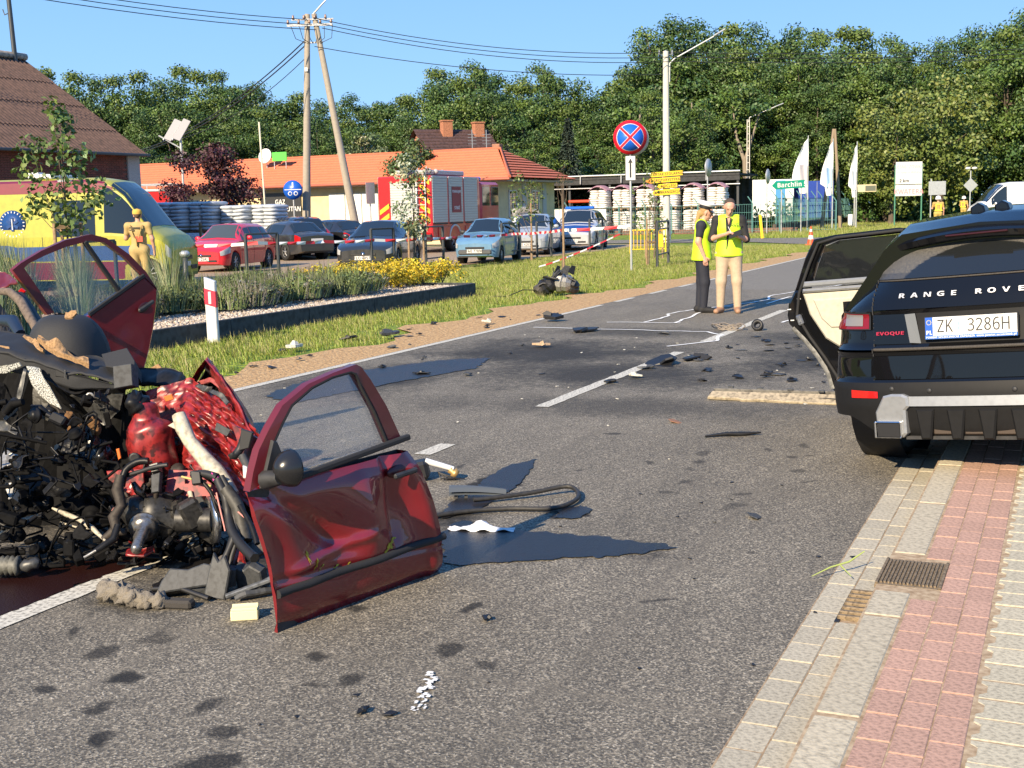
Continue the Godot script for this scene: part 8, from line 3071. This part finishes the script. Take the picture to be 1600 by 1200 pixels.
	for i in sl.size() - 1:
		for k in 4:
			sm.append(sl[i].cubic_interpolate(sl[i + 1], sl[maxi(i - 1, 0)], sl[mini(i + 2, sl.size() - 1)], k / 4.0))
	mb2.tube(sm, .014, 7)
	lone(mb2, "rubber_seal", mt(.03, .028, .025, .6, 0, "grime", 4.0), "black rubber window seal lying in a long loop on the road", "seal")
	o = thing("door_trim", "dark grey curved trim moulding lying on the rubber loop by the puddle", "trim", V(.90, 0, 8.2), deg_to_rad(24.73))
	mb2 = MB.new()
	mb2.sg = 0
	mb2.grid(16, 6, func(u: float, v: float) -> Vector3: return K(-.12 + u * .34, .05 + .03 * sin(v * PI) - .03 * u * u, (v - .5) * .11 * (1.0 - .75 * u)))
	mb2.grid(16, 6, func(u: float, v: float) -> Vector3: return K(-.12 + u * .34, .03 + .012 * sin(v * PI) - .022 * u * u, (v - .5) * .11 * (1.0 - .75 * u)), true)
	part(mb2, "shell", mt(.07, .08, .09, .4), o)
	for k in 2:
		mb2 = MB.new()
		mb2.bar(K(-.08 + k * .06, .0, .03), K(-.08 + k * .06, .05, .02), .008, .02)
		part(mb2, "clip", M.black, o)
	mb2 = MB.new()
	mb2.sg = 0
	mb2.grid(14, 6, func(u: float, v: float) -> Vector3: return K((u - .5) * .36, .012 + .045 * exp(-pow((u - .5) / .18, 2)) * sin(v * PI) + .008 * sin(u * 21 + v * 9), (v - .5) * .06 * (1.3 - absf(u - .4))))
	var pp := lone(mb2, "plastic_scrap", mt(.66, .66, .66, .6), "crumpled white plastic scrap lying in the glossy puddle", "scrap")
	pp.position = V(1.30, .0, 7.54)
	pp.rotation.y = .25
	o = thing("lamp_fragment", "broken lamp with white tube and brassy socket behind the front door", "debris", V(.50, 0, 8.6), deg_to_rad(24.73))
	mb2 = MB.new()
	mb2.box(K(-.16, .06, .0), K(.16, .12, .14), BZ(.2), .02)
	part(mb2, "housing", blk, o)
	mb2 = MB.new()
	mb2.tube([K(-.10, .12, 0), K(.08, .07, .02)], [.022, .016], 10)
	part(mb2, "white_tube", M.white, o)
	mb2 = MB.new()
	mb2.lathe([Q(0, 0), Q(.03, 0), Q(.035, .03), Q(.02, .035), Q(.025, .06), Q(0, .06)], 12, Transform3D(BZ(.9), K(.10, .03, .02)))
	part(mb2, "socket", mt(.42, .27, .10, .4, .5), o)
	for k in 4:
		mb2 = MB.new()
		mb2.tube([K(-.02, .05, .02), K(.03 * k, .02, .07), K(.06 + .03 * k, .01, .05)], .005, 5)
		part(mb2, "wire", blk, o)
	o = thing("sill_trim", "long pale torn sill trim lying on the road under the open black door", "trim", V(1.32, 0, 12.2))
	var dir := BY(.0)
	mb2 = MB.new()
	mb2.box(V(.62, .05, .22), K(1.35, .06, .05), BY(.07), .01)
	part(mb2, "upper_rail", mt(.15, .14, .12, .7, 0, "grime", 3.0), o)
	mb2 = MB.new()
	mb2.prism([Q(-.58, -.05), Q(-.3, -.06), Q(-.28, -.08), Q(-.18, -.08), Q(-.15, -.065), Q(.1, -.09), Q(.34, -.10), Q(.80, -.10), Q(.80, .06), Q(-.56, .06)], .03, Transform3D(BY(.07) * BX(-PI / 2 + .35), V(.52, .035, .05)), .005)
	part(mb2, "lower_plate", mt(.42, .35, .24, .75, 0, "grime", 3.0), o)
	mb2 = MB.new()
	mb2.bar(V(-.08, .03, .13), V(1.25, .03, .04), .02, .03)
	part(mb2, "rubber_lip", M.black, o)
	for k in 5:
		mb2 = MB.new()
		mb2.box(V(.08 + k * .27, .082, .245 - k * .019), K(.05, .02, .03), BY(.07), .003)
		part(mb2, "clip", gry, o)
	o = thing("engine_block", "blackened engine with aluminium casing thrown on the grass by a young tree", "engine", V(-5.15, 0, 24.3), .4)
	var alu := mt(.36, .35, .33, .45, .6, "grime", 4.0)
	var es2 := [[K(.12, .22, 0), .22, alu], [K(-.20, .18, .05), .19, blk], [K(.02, .36, -.02), .14, gry], [K(.30, .16, .04), .14, blk], [K(-.36, .12, .06), .13, mt(.09, .08, .07, .6, .3, "grime", 5.0)]]
	for e in es2:
		var mb := MB.new()
		var r: float = e[1]
		mb.lathe([Q(0, -r * .8), Q(r * .7, -r * .8), Q(r, -r * .45), Q(r * .95, .0), Q(r * .8, r * .1), Q(r * .85, r * .5), Q(r * .5, r * .85), Q(0, r * .9)], 12, Transform3D(Basis(rdir(), rf(.5, 2.0)), e[0]), false)
		part(mb, "casting", e[2], o)
	for k in 10:
		var mb := MB.new()
		var c := K(rf(-.4, .35), rf(.1, .45), rf(.0, .2))
		mb.tube([c, c + rdir() * .10, c + rdir() * .22], rf(.01, .025), 6)
		part(mb, "hose", blk, o)
	for k in 3:
		var mb := MB.new()
		mb.prism([Q(-.1, 0), Q(.08, .02), Q(.05, .2), Q(-.06, .17)], .012, Transform3D(BY(rf(-1, 1)) * BZ(rf(-.6, .6)), K(-.02 + k * .14, .40, .0)), .003)
		part(mb, "torn_plate", [blk, gry, blk][k], o)
	var mb3 := MB.new()
	mb3.tube([K(-.4, .1, .1), K(-.7, .12, .15), K(-1.0, .01, .3), K(-1.3, .01, .25)], .01, 5)
	part(mb3, "cable", blk, o)
	for e in [[tan, -1.78, 15.6, .14, .09, "tan foam lump on the oily lane before the two people", "foam_lump", "foam"], [cream, .19, 13.35, .10, .06, "cream plastic piece beside the centre line", "plastic_piece", "debris"], [cream, -4.78, 14.6, .16, .12, "torn white plastic on the sandy shoulder behind the red door", "plastic_piece", "debris"], [cream, -3.85, 18.3, .11, .09, "small white filter-like piece at the edge of the sandy shoulder", "plastic_piece", "debris"],
		[blk, -1.93, 17.5, .28, .07, "large torn black sheet on the oily lane near the edge line", "black_scrap", "debris"], [blk, -3.03, 18.85, .18, .16, "jagged upright black piece at the road edge", "black_scrap", "debris"], [gry, -4.4, 16.3, .19, .12, "dark grey pointed moulding on the sandy shoulder", "moulding", "debris"], [blk, -4.75, 15.85, .16, .07, "black wiry tangle on the sandy shoulder left of the moulding", "black_scrap", "debris"],
		[blk, .15, 14.35, .32, .05, "long black shred beside the centre line, nearer one", "black_scrap", "debris"], [blk, .38, 14.95, .26, .06, "black shred beside the centre line, farther one", "black_scrap", "debris"], [gry, 2.6, 8.3, .07, .02, "small dark chip lying alone in the near lane right of the loop", "chip", "debris"], [blk, 1.95, 6.26, .03, .03, "tiny black chip in the middle of the near lane", "chip", "debris"],
		[blk, 2.06, 5.28, .035, .02, "black chip under the chalk squiggle, right one", "chip", "debris"], [blk, 1.96, 5.26, .035, .03, "black chip under the chalk squiggle, left one", "chip", "debris"], [mt(.08, .09, .09, .5), 3.93, 5.75, .03, .012, "dark grey chip lying on the red brick strip", "chip", "debris"], [mt(.25, .12, .06, .7), 1.32, 11.0, .10, .02, "brownish flake on the lane before the pale sill trim", "chip", "debris"]]:
		shard(e[0], V(e[1], 0, e[2]), e[3], e[4], e[5], e[6], e[7])
	var mbx := MB.new()
	mbx.tube([V(1.72, .012, 10.45), V(1.85, .02, 10.55), V(1.95, .015, 10.6), V(2.08, .02, 10.68)], [.008, .016, .02, .006], 6)
	lone(mbx, "rubber_shred", blk, "thin black rubber shred lying on the lane before the pale sill trim", "debris")
	o = thing("coil_of_cable", "tangle of dark cable and a round black part on the centre line", "debris", V(.12, 0, 18.1))
	for k in 4:
		mb3 = MB.new()
		var pts := []
		for i in 15:
			var a := TAU * i / 14.0
			pts.append(K(cos(a) * (.14 + .03 * k) + rf(-.02, .02) - .2, .05 + .04 * sin(a * 2 + k), sin(a) * .12))
		mb3.tube(pts, .008, 5)
		part(mb3, "cable", mt(.20, .17, .14, .7), o)
	mb3 = MB.new()
	mb3.lathe([Q(.035, -.04), Q(.075, -.04), Q(.08, .04), Q(.035, .04), Q(.035, -.04)], 16, Transform3D(BX(1.2), K(.2, .07, 0)))
	part(mb3, "round_part", blk, o)
	mb3 = MB.new()
	mb3.tube([V(3.10, .02, 7.27), V(3.17, .05, 7.34), V(3.24, .06, 7.42), V(3.30, .10, 7.48)], [.002, .004, .005, .003], 5)
	mb3.tube([V(3.21, .05, 7.38), V(3.27, .03, 7.30)], [.004, .002], 5)
	lone(mb3, "plant_stalk", mt(.30, .36, .10, .7), "bent green plant stalk lying over the drain grate", "stalk")
	for k in 95:
		var t := rf(-3.2, 2.9); var s := rf(12.4, 18.6)
		if k < 22:
			t = rf(-5.2, -3.3); s = rf(12.5, 20.0)
		elif k < 60:
			t = rf(.6, 2.9); s = rf(13.0, 17.5)
		shard(blk if k % 4 else gry, V(t, 0, s), rf(.03, .10), rf(.008, .05), "small black plastic fragment on the " + ("sandy shoulder" if t < -3.3 else ("oily near lane left of the open black door" if t > .2 else "oily far lane")), "fragment", "fragment", "small black fragments on the " + ("shoulder" if t < -3.3 else ("near lane" if t > .2 else "far lane")))
	for k in 34:
		var t := rf(-3.0, 3.0); var s := rf(9.5, 17.0)
		shard(cream, V(t, 0, s), rf(.012, .03), .006, "tiny white fragment scattered on the lanes beyond the red door", "fragment", "fragment", "tiny white fragments on the lanes")
	for k in 30:
		var t := rf(1.3, 3.3); var s := rf(4.2, 9.5)
		shard(blk, V(t, 0, s), rf(.006, .02), .006, "tiny dark crumb scattered on the near lane by the pavement", "fragment", "fragment", "tiny dark crumbs on the near lane")
	var ch := MB.new()
	for k in 60:
		var f := k / 59.0
		var c := Q(2.13 - .11 * f + rf(-.025, .025), 5.33 + .32 * f)
		var w := rf(.003, .009) * (.6 + f)
		var l := rf(.003, .012)
		ch.quad(V(c.x - w, .0075 + k * .00004, c.y - l), V(c.x + w, .0075 + k * .00004, c.y - l * .4), V(c.x + w * .8, .0075 + k * .00004, c.y + l), V(c.x - w, .0075 + k * .00004, c.y + l * .7))
	struct(ch, "chalk_line", mt(.72, .72, .70, .9))

func net(bones: Array, cell: float, K := 70.0, grow := .0, floor_y := -9.0) -> ArrayMesh:
	var lo := Vector3.ONE * 1e9; var hi := -lo
	var pad := .055 + grow
	for b in bones:
		var r: float = maxf(b[2], b[3]) + pad
		for p in [b[0], b[1]]:
			lo = lo.min(p - Vector3.ONE * r); hi = hi.max(p + Vector3.ONE * r)
	var n := Vector3i(((hi - lo) / cell).ceil()) + Vector3i(2, 2, 2)
	var acc := PackedFloat32Array()
	acc.resize(n.x * n.y * n.z)
	for b in bones:
		var A: Vector3 = b[0]; var B: Vector3 = b[1]
		var ra: float = b[2] + grow; var rb: float = b[3] + grow
		var sq: Vector3 = b[4] if b.size() > 4 else Vector3.ONE
		var r := maxf(ra, rb) + .05
		var i0 := Vector3i(((A.min(B) - Vector3.ONE * r - lo) / cell).floor()).max(Vector3i.ZERO)
		var i1 := Vector3i(((A.max(B) + Vector3.ONE * r - lo) / cell).ceil()).min(n - Vector3i.ONE)
		var AB := (B - A) / sq
		var L2 := maxf(AB.length_squared(), 1e-9)
		for z in range(i0.z, i1.z + 1):
			for y in range(i0.y, i1.y + 1):
				for x in range(i0.x, i1.x + 1):
					var p := (lo + K(x, y, z) * cell - A) / sq
					var t := clampf(p.dot(AB) / L2, .0, 1.0)
					var d := (p - AB * t).length() - lerpf(ra, rb, t)
					d = maxf(d, floor_y - lo.y - y * cell)
					if d < .05:
						acc[(z * n.y + y) * n.x + x] += exp(-K * maxf(d, -.12))
	var vid := PackedInt32Array()
	vid.resize(acc.size())
	vid.fill(-1)
	var V3 := PackedVector3Array()
	var sx := 1; var sy := n.x; var sz := n.x * n.y
	var off := [0, sx, sy, sx + sy, sz, sz + sx, sz + sy, sz + sx + sy]
	for z in n.z - 1:
		for y in n.y - 1:
			var base := (z * n.y + y) * n.x
			for x in n.x - 1:
				var c := base + x
				var m := 0
				for k in 8:
					if acc[c + off[k]] > 1.0:
						m |= 1 << k
				if m == 0 or m == 255:
					continue
				var sum := Vector3.ZERO
				var cnt := 0
				for e in [[0, 1], [2, 3], [4, 5], [6, 7], [0, 2], [1, 3], [4, 6], [5, 7], [0, 4], [1, 5], [2, 6], [3, 7]]:
					var a: int = e[0]; var b2: int = e[1]
					if ((m >> a) & 1) == ((m >> b2) & 1):
						continue
					var fa := log(maxf(acc[c + off[a]], 1e-3)); var fb := log(maxf(acc[c + off[b2]], 1e-3))
					var t := clampf(fa / (fa - fb), .0, 1.0)
					var pa := K(a & 1, (a >> 1) & 1, (a >> 2) & 1); var pb := K(b2 & 1, (b2 >> 1) & 1, (b2 >> 2) & 1)
					sum += pa.lerp(pb, t)
					cnt += 1
				vid[c] = V3.size()
				V3.append(lo + (K(x, y, z) + sum / cnt) * cell)
	var I := PackedInt32Array()
	for z in range(1, n.z - 1):
		for y in range(1, n.y - 1):
			for x in range(1, n.x - 1):
				var c := (z * n.y + y) * n.x + x
				var s0 := acc[c] > 1.0
				for ax in 3:
					var d: int = [sx, sy, sz][ax]
					var s1 := acc[c + d] > 1.0
					if s0 == s1:
						continue
					var u: int = [sy, sz, sx][ax]; var v: int = [sz, sx, sy][ax]
					var q: Array = [vid[c], vid[c - u], vid[c - u - v], vid[c - v]]
					if q.has(-1):
						continue
					if not s0:
						I.append_array(PackedInt32Array([q[0], q[1], q[2], q[0], q[2], q[3]]))
					else:
						I.append_array(PackedInt32Array([q[0], q[2], q[1], q[0], q[3], q[2]]))
	var N := PackedVector3Array()
	N.resize(V3.size())
	for i in range(0, I.size(), 3):
		var nn := (V3[I[i + 2]] - V3[I[i]]).cross(V3[I[i + 1]] - V3[I[i]])
		for k in 3:
			N[I[i + k]] += nn
	for i in N.size():
		N[i] = N[i].normalized()
	var a := []
	a.resize(Mesh.ARRAY_MAX)
	a[Mesh.ARRAY_VERTEX] = V3
	a[Mesh.ARRAY_NORMAL] = N
	a[Mesh.ARRAY_INDEX] = I
	var m := ArrayMesh.new()
	m.add_surface_from_arrays(Mesh.PRIMITIVE_TRIANGLES, a)
	return m

func hand_bones(w: Vector3, dirv: Vector3, palm: Vector3, curl: float, thumb: float) -> Array:
	var f := dirv.normalized()
	var s := f.cross(palm).normalized()
	var pn := s.cross(f).normalized()
	var B := [[w, w + f * .085, .026, .030, Vector3.ONE], [w + f * .03 + s * .02, w + f * .08 + s * .028, .016, .014]]
	for k in 4:
		var base := w + f * .088 + s * (.028 - k * .019)
		var L: float = [.07, .08, .075, .058][k]
		var d := f
		var p := base
		for j in 3:
			d = (d + pn * curl * (.5 + .5 * j)).normalized()
			var q: Vector3 = p + d * L * [.45, .32, .25][j]
			B.append([p, q, .0095 - .0008 * j, .009 - .001 * j])
			p = q
	var t0 := w + f * .03 + s * .03 * thumb
	var t1 := t0 + (f * .6 + s * thumb * .7 + pn * .3).normalized() * .045
	B.append([t0, t1, .014, .0115])
	B.append([t1, t1 + (f + pn * .6).normalized() * .032, .011, .009])
	return B

func append_mesh(dst: SurfaceTool, m: Mesh):
	dst.append_from(m, 0, Transform3D.IDENTITY)

func figure(label: String, at: Vector3, yaw: float, J: Dictionary, mats: Dictionary) -> Node3D:
	var o := thing("person", label, "person", at, yaw)
	var head: Vector3 = J.head
	var up: Vector3 = (head - J.neck).normalized()
	var fw: Vector3 = J.look.normalized()
	fw = (fw - up * fw.dot(up) * .6).normalized()
	var side := up.cross(fw).normalized()
	var bones := []
	var torso := [[J.pelvis, J.waist, .125, .115, K(1.15, 1, .85)], [J.waist, J.chest, .115, .135, K(1.15, 1, .82)], [J.chest, (J.sl + J.sr) * .5 - up * .03, .135, .09, K(1.2, 1, .8)], [J.sl, J.sr, .065, .065]]
	var arms_u := [[J.sl, J.el, .058, .044], [J.sr, J.er, .058, .044]]
	var arms_f := [[J.el, J.wl, .043, .029], [J.er, J.wr, .043, .029]]
	var legs := [[J.hl, J.kl, .092, .062], [J.hr, J.kr, .092, .062], [J.kl, J.al, .060, .040], [J.kr, J.ar, .060, .040], [J.hl, J.hr, .10, .10]]
	var feet := []
	for s in ["l", "r"]:
		var a: Vector3 = J["a" + s]
		var t: Vector3 = J["t" + s]
		feet.append([K(a.x, .05, a.z), t, .045, .036, K(1, .9, 1)])
		feet.append([a, K(a.x, .05, a.z) - (t - a) * K(.2, 0, .2), .045, .046])
	var neck := [[J.neck - up * .03, head - up * .06, .055, .050]]
	bones = torso + arms_u + arms_f + legs + feet + neck
	var st := SurfaceTool.new()
	append_mesh(st, net(bones, .017))
	var hb := [[head + up * .03 - fw * .015, head + up * .03 + fw * .015, .082, .078], [head - up * .04 + fw * .03, head + up * .0 + fw * .02, .056, .070], [head - up * .085 + fw * .055, head - up * .07 + fw * .04, .026, .036], [J.neck, head - up * .04, .052, .05],
		[head + up * .012 + fw * .094, head - up * .028 + fw * .108, .009, .015], [head - up * .058 + fw * .092 + side * .012, head - up * .058 + fw * .092 - side * .012, .009, .009], [head + up * .024 + fw * .086 + side * .03, head + up * .024 + fw * .086 - side * .03, .012, .012]]
	for s in [-1.0, 1.0]:
		hb.append([head + side * .079 * s + up * .012, head + side * .080 * s - up * .028, .014, .010])
	append_mesh(st, net(hb, .0065, 170.0))
	append_mesh(st, net(hand_bones(J.wl, J.fl, J.get("pl", K(0, 0, -1)), J.get("cl", .35), 1.0), .0048, 330.0))
	append_mesh(st, net(hand_bones(J.wr, J.fr, J.get("pr", K(0, 0, -1)), J.get("cr", .35), -1.0), .0048, 330.0))
	put(st.commit(), "body", mats.skin, o)
	var mb := MB.new()
	for s in [-1.0, 1.0]:
		mb.ell(head + up * .004 + fw * .083 + side * .031 * s, K(.009, .006, .006), 8)
		mb.ell(head + up * .021 + fw * .092 + side * .031 * s, K(.017, .004, .006), 8)
	part(mb, "eyes", mt(.03, .02, .015, .4), o)
	mb = MB.new()
	mb.ell(head - up * .058 + fw * .099, K(.022, .005, .005), 8, Basis(side, up, fw))
	part(mb, "mouth", mt(.30, .10, .08, .5), o)
	var hair := [[head + up * .048 - fw * .034, head + up * .046 - fw * .004, .083, .072], [head - up * .01 - fw * .045, head + up * .03 - fw * .03, .060, .078]]
	if J.has("hair"):
		hair.append_array(J.hair)
	put(net(hair, .010, 120.0), "hair", mats.hair, o)
	put(net(legs + [torso[0]], .017, 70.0, .02), "trousers", mats.trousers, o)
	put(net(feet, .012, 110.0, .010), "shoes", mats.shoes, o)
	var sleeves := []
	for i in 2:
		var a: Array = arms_u[i]
		sleeves.append([a[0], a[0].lerp(a[1], J.get("sleeve", .95)), a[2], a[3] + .004])
	put(net(torso + sleeves + [[J.neck - up * .045, J.neck - up * .03, .06, .058]], .017, 70.0, .012), "shirt", mats.shirt, o)
	if mats.has("vest"):
		var vb := torso.duplicate()
		vb[3] = [J.sl.lerp(J.sr, .2), J.sl.lerp(J.sr, .8), .066, .066]
		var hem: Vector3 = J.pelvis - K(0, J.get("hem", .06), 0)
		vb.append([hem, J.waist, .168, .132, K(1.15, 1, .85)])
		put(net(vb, .016, 70.0, .028, hem.y - .02), "safety_vest", mats.vest, o)
	return o

func build_people():
	var skin := mt(.50, .27, .19, .55)
	skin.subsurf_scatter_enabled = true
	skin.subsurf_scatter_strength = .1
	var navy := mt(.014, .016, .026, .8, 0, "dust", 4.0)
	var black := mt(.012, .012, .013, .8, 0, "dust", 4.0)
	var vest := mt(.55, .82, .02, .6, 0, "dust", 4.0)
	var face := .21
	var J := {"pelvis": K(0, .97, 0), "waist": K(0, 1.12, .0), "chest": K(0, 1.32, .01), "neck": K(.0, 1.50, .03), "head": K(.015, 1.655, .085), "look": K(.12, -.75, 1.0),
		"sl": K(-.19, 1.455, .0), "sr": K(.19, 1.455, .0), "el": K(-.27, 1.17, .05), "er": K(.27, 1.15, .03), "wl": K(-.055, 1.24, .24), "wr": K(.17, 1.20, .22), "fl": K(.75, .25, .25), "fr": K(-.8, .25, .35), "pl": K(0, -1, -.2), "pr": K(0, 1, .1), "cl": .75, "cr": .3,
		"hl": K(-.095, .93, 0), "hr": K(.095, .93, 0), "kl": K(-.12, .50, .04), "kr": K(.125, .50, .02), "al": K(-.135, .09, .0), "ar": K(.135, .09, -.01), "tl": K(-.19, .035, .17), "tr": K(.15, .035, .17), "sleeve": 1.0}
	var mats := {"skin": skin, "hair": mt(.05, .035, .025, .8), "trousers": mt(.46, .35, .24, .85, 0, "dust", 3.0), "shoes": mt(.30, .17, .10, .6), "shirt": black, "vest": vest}
	var o := figure("man in yellow-green vest and beige trousers, head bent, writing on a pad", V(-.76, 0, 20.75), face, J, mats)
	var mb := MB.new()
	mb.prism([Q(-.05, 1.50), Q(.05, 1.50), Q(.03, 1.36), Q(.0, 1.16), Q(-.02, 1.0), Q(-.035, 1.0), Q(-.03, 1.2)], .02, Transform3D(BX(.0), K(.0, 0, .146)), .004)
	part(mb, "vest_opening", black, o)
	mb = MB.new()
	mb.prism([Q(-.02, 1.49), Q(.03, 1.49), Q(.005, 1.38)], .01, TP(K(.0, 0, .162)), .002)
	part(mb, "open_collar", skin, o)
	words("POLICJA", .035, M.print_black, o, Transform3D(BY(.15), K(.11, 1.39, .163)))
	mb = MB.new()
	mb.box(K(.11, 1.245, .31), K(.20, .012, .14), BZ(.35) * BX(.5), .003)
	part(mb, "note_pad", black, o)
	mb = MB.new()
	mb.tube([K(.05, 1.26, .32), K(.0, 1.36, .30)], .005, 6)
	part(mb, "pen", M.white, o)
	J = {"pelvis": K(0, .95, 0), "waist": K(0, 1.08, .0), "chest": K(0, 1.27, .02), "neck": K(.0, 1.43, .02), "head": K(.0, 1.575, .075), "look": K(.0, -.35, 1.0),
		"sl": K(-.165, 1.385, .0), "sr": K(.165, 1.385, .0), "el": K(-.21, 1.13, -.04), "er": K(.215, 1.12, -.05), "wl": K(-.205, .90, .05), "wr": K(.215, .90, -.02), "fl": K(0, -1, .2), "fr": K(0, -1, .1), "pl": K(1, 0, 0), "pr": K(-1, 0, .0), "cl": .4, "cr": .5,
		"hl": K(-.085, .90, 0), "hr": K(.085, .90, 0), "kl": K(-.09, .49, .05), "kr": K(.10, .49, -.01), "al": K(-.09, .09, .03), "ar": K(.10, .09, -.05), "tl": K(-.10, .035, .20), "tr": K(.12, .035, .12), "sleeve": .62, "hem": .10,
		"hair": [[K(0, 1.58, -.03), K(0, 1.42, -.09), .045, .02]]}
	mats = {"skin": skin, "hair": mt(.36, .22, .09, .7), "trousers": navy, "shoes": black, "shirt": navy, "vest": vest}
	o = figure("policewoman in yellow-green vest, white peaked cap and navy trousers, standing in profile", V(-1.2, 0, 20.75), face + PI / 2, J, mats)
	mb = MB.new()
	mb.sg = 0
	var cb := Transform3D(BX(.28), K(0, 1.655, .06))
	mb.lathe([Q(.098, .0), Q(.105, .035), Q(.15, .07), Q(.152, .082), Q(.12, .10), Q(.0, .108)], 24, cb)
	part(mb, "cap", mt(.80, .81, .83, .6), o)
	mb = MB.new()
	mb.lathe([Q(.101, -.012), Q(.108, .036)], 24, cb)
	part(mb, "cap_band", M.black, o)
	mb = MB.new()
	mb.grid(12, 4, func(u: float, v: float) -> Vector3:
		var a := (u - .5) * 2.2
		return cb * K(sin(a) * (.10 + .05 * v), -.005 - .035 * v, cos(a) * (.10 + .075 * v)))
	part(mb, "cap_peak", mt(.012, .012, .013, .2), o)
	mb = MB.new()
	mb.box(K(.232, 1.215, -.02), K(.012, .05, .08), BI, .003)
	part(mb, "sleeve_badge", M.white, o)
	mb = MB.new()
	mb.box(K(.16, .80, .03), K(.012, .03, .10), BI, .003)
	part(mb, "pocket_lettering", M.white, o)
	mb = MB.new()
	mb.tube([K(.165, .47, .02), K(.155, .25, .0), K(.145, .12, -.03)], .005, 5)
	part(mb, "piping", mt(.5, .5, .55, .6), o)
	mb = MB.new()
	mb.lathe([Q(.033, -.012), Q(.037, .0), Q(.033, .012)], 14, Transform3D(BX(.15), K(.215, .93, -.018)))
	part(mb, "wrist_watch", M.black, o)
	var tan := mt(.42, .30, .12, .8, 0, "dust", 3.0)
	J = {"pelvis": K(0, 1.0, 0), "waist": K(0, 1.15, .0), "chest": K(0, 1.36, .0), "neck": K(.0, 1.54, .01), "head": K(.0, 1.70, .03), "look": K(.1, -.1, 1.0),
		"sl": K(-.215, 1.48, .0), "sr": K(.215, 1.48, .0), "el": K(-.29, 1.20, .0), "er": K(.29, 1.22, .06), "wl": K(-.30, .95, .06), "wr": K(.24, 1.30, .26), "fl": K(0, -1, .2), "fr": K(-.3, .6, .5), "pl": K(1, 0, 0), "pr": K(-1, 0, 0),
		"hl": K(-.10, .96, 0), "hr": K(.10, .96, 0), "kl": K(-.12, .52, .03), "kr": K(.12, .52, .02), "al": K(-.13, .09, .0), "ar": K(.13, .09, -.02), "tl": K(-.15, .035, .18), "tr": K(.15, .035, .16), "sleeve": .6}
	mats = {"skin": skin, "hair": mt(.08, .05, .03, .8), "trousers": tan, "shoes": black, "shirt": tan}
	o = figure("paramedic in mustard shirt, trousers and cap, seen from behind beside the ambulance", V(-14.9, 0, 23.3), PI + .42, J, mats)
	o.scale = Vector3.ONE * 1.05
	mb = MB.new()
	mb.sg = 0
	mb.lathe([Q(.098, .0), Q(.102, .05), Q(.085, .095), Q(.0, .12)], 20, TP(K(0, 1.725, .015)))
	part(mb, "cap", mt(.55, .33, .06, .8), o)
	mb = MB.new()
	for s in [-1.0, 1.0]:
		mb.bar(K(.13 * s, 1.50, -.115), K(.05 * s, 1.22, -.155), .035, .01)
	mb.bar(K(0, 1.22, -.155), K(0, 1.05, -.15), .05, .01)
	part(mb, "braces", mt(.40, .28, .09, .8), o)
	mb = MB.new()
	mb.box(K(-.06, 1.20, -.155), K(.15, .12, .01), BI, .002)
	part(mb, "red_print", mt(.5, .08, .04, .7), o)
	mb = MB.new()
	mb.box(K(.02, 1.44, -.145), K(.24, .03, .01), BI, .002)
	mb.box(K(.09, 1.39, -.145), K(.10, .03, .01), BI, .002)
	part(mb, "dark_print", mt(.08, .06, .03, .7), o)
	var yel := mt(.50, .40, .06, .7)
	mats = {"skin": skin, "hair": black, "trousers": mt(.42, .30, .08, .8), "shoes": black, "shirt": mt(.42, .27, .08, .8)}
	var spots := [[V(-2.22, 0, 69.9), PI + .3, "firefighter in tan jacket with yellow bands and white helmet, beyond the black car's roof"], [V(-2.76, 0, 94.2), PI - .3, "farther firefighter in white helmet, near the diamond sign"]]
	for k in 2:
		o = figure(spots[k][2], spots[k][0], spots[k][1], J, mats)
		mb = MB.new()
		mb.sg = 0
		mb.lathe([Q(.16, .0), Q(.14, .03), Q(.135, .10), Q(.09, .17), Q(.0, .19)], 18, TP(K(0, 1.70, .01)))
		part(mb, "helmet", mt(.75, .74, .70, .35), o)
		for q in [[.0, 1.12, .40, .06], [.0, 1.42, .30, .05], [-.12, 1.25, .05, .36], [.12, 1.25, .05, .36]]:
			mb = MB.new()
			mb.box(K(q[0], q[1], -.135), K(q[2], q[3], .04), BI, .01)
			part(mb, "reflective_band", mt(.75, .70, .05, .5), o)

func _ready():
	rng.seed = 7
	make_light()
	make_textures()
	make_materials()
	build_ground()
	build_barn()
	build_shop()
	build_yard()
	build_cars()
	build_black_car()
	build_wreck()
	build_debris()
	build_people()
	build_signs()
	build_furniture()
	build_grass()
	build_plants()
	build_forest()
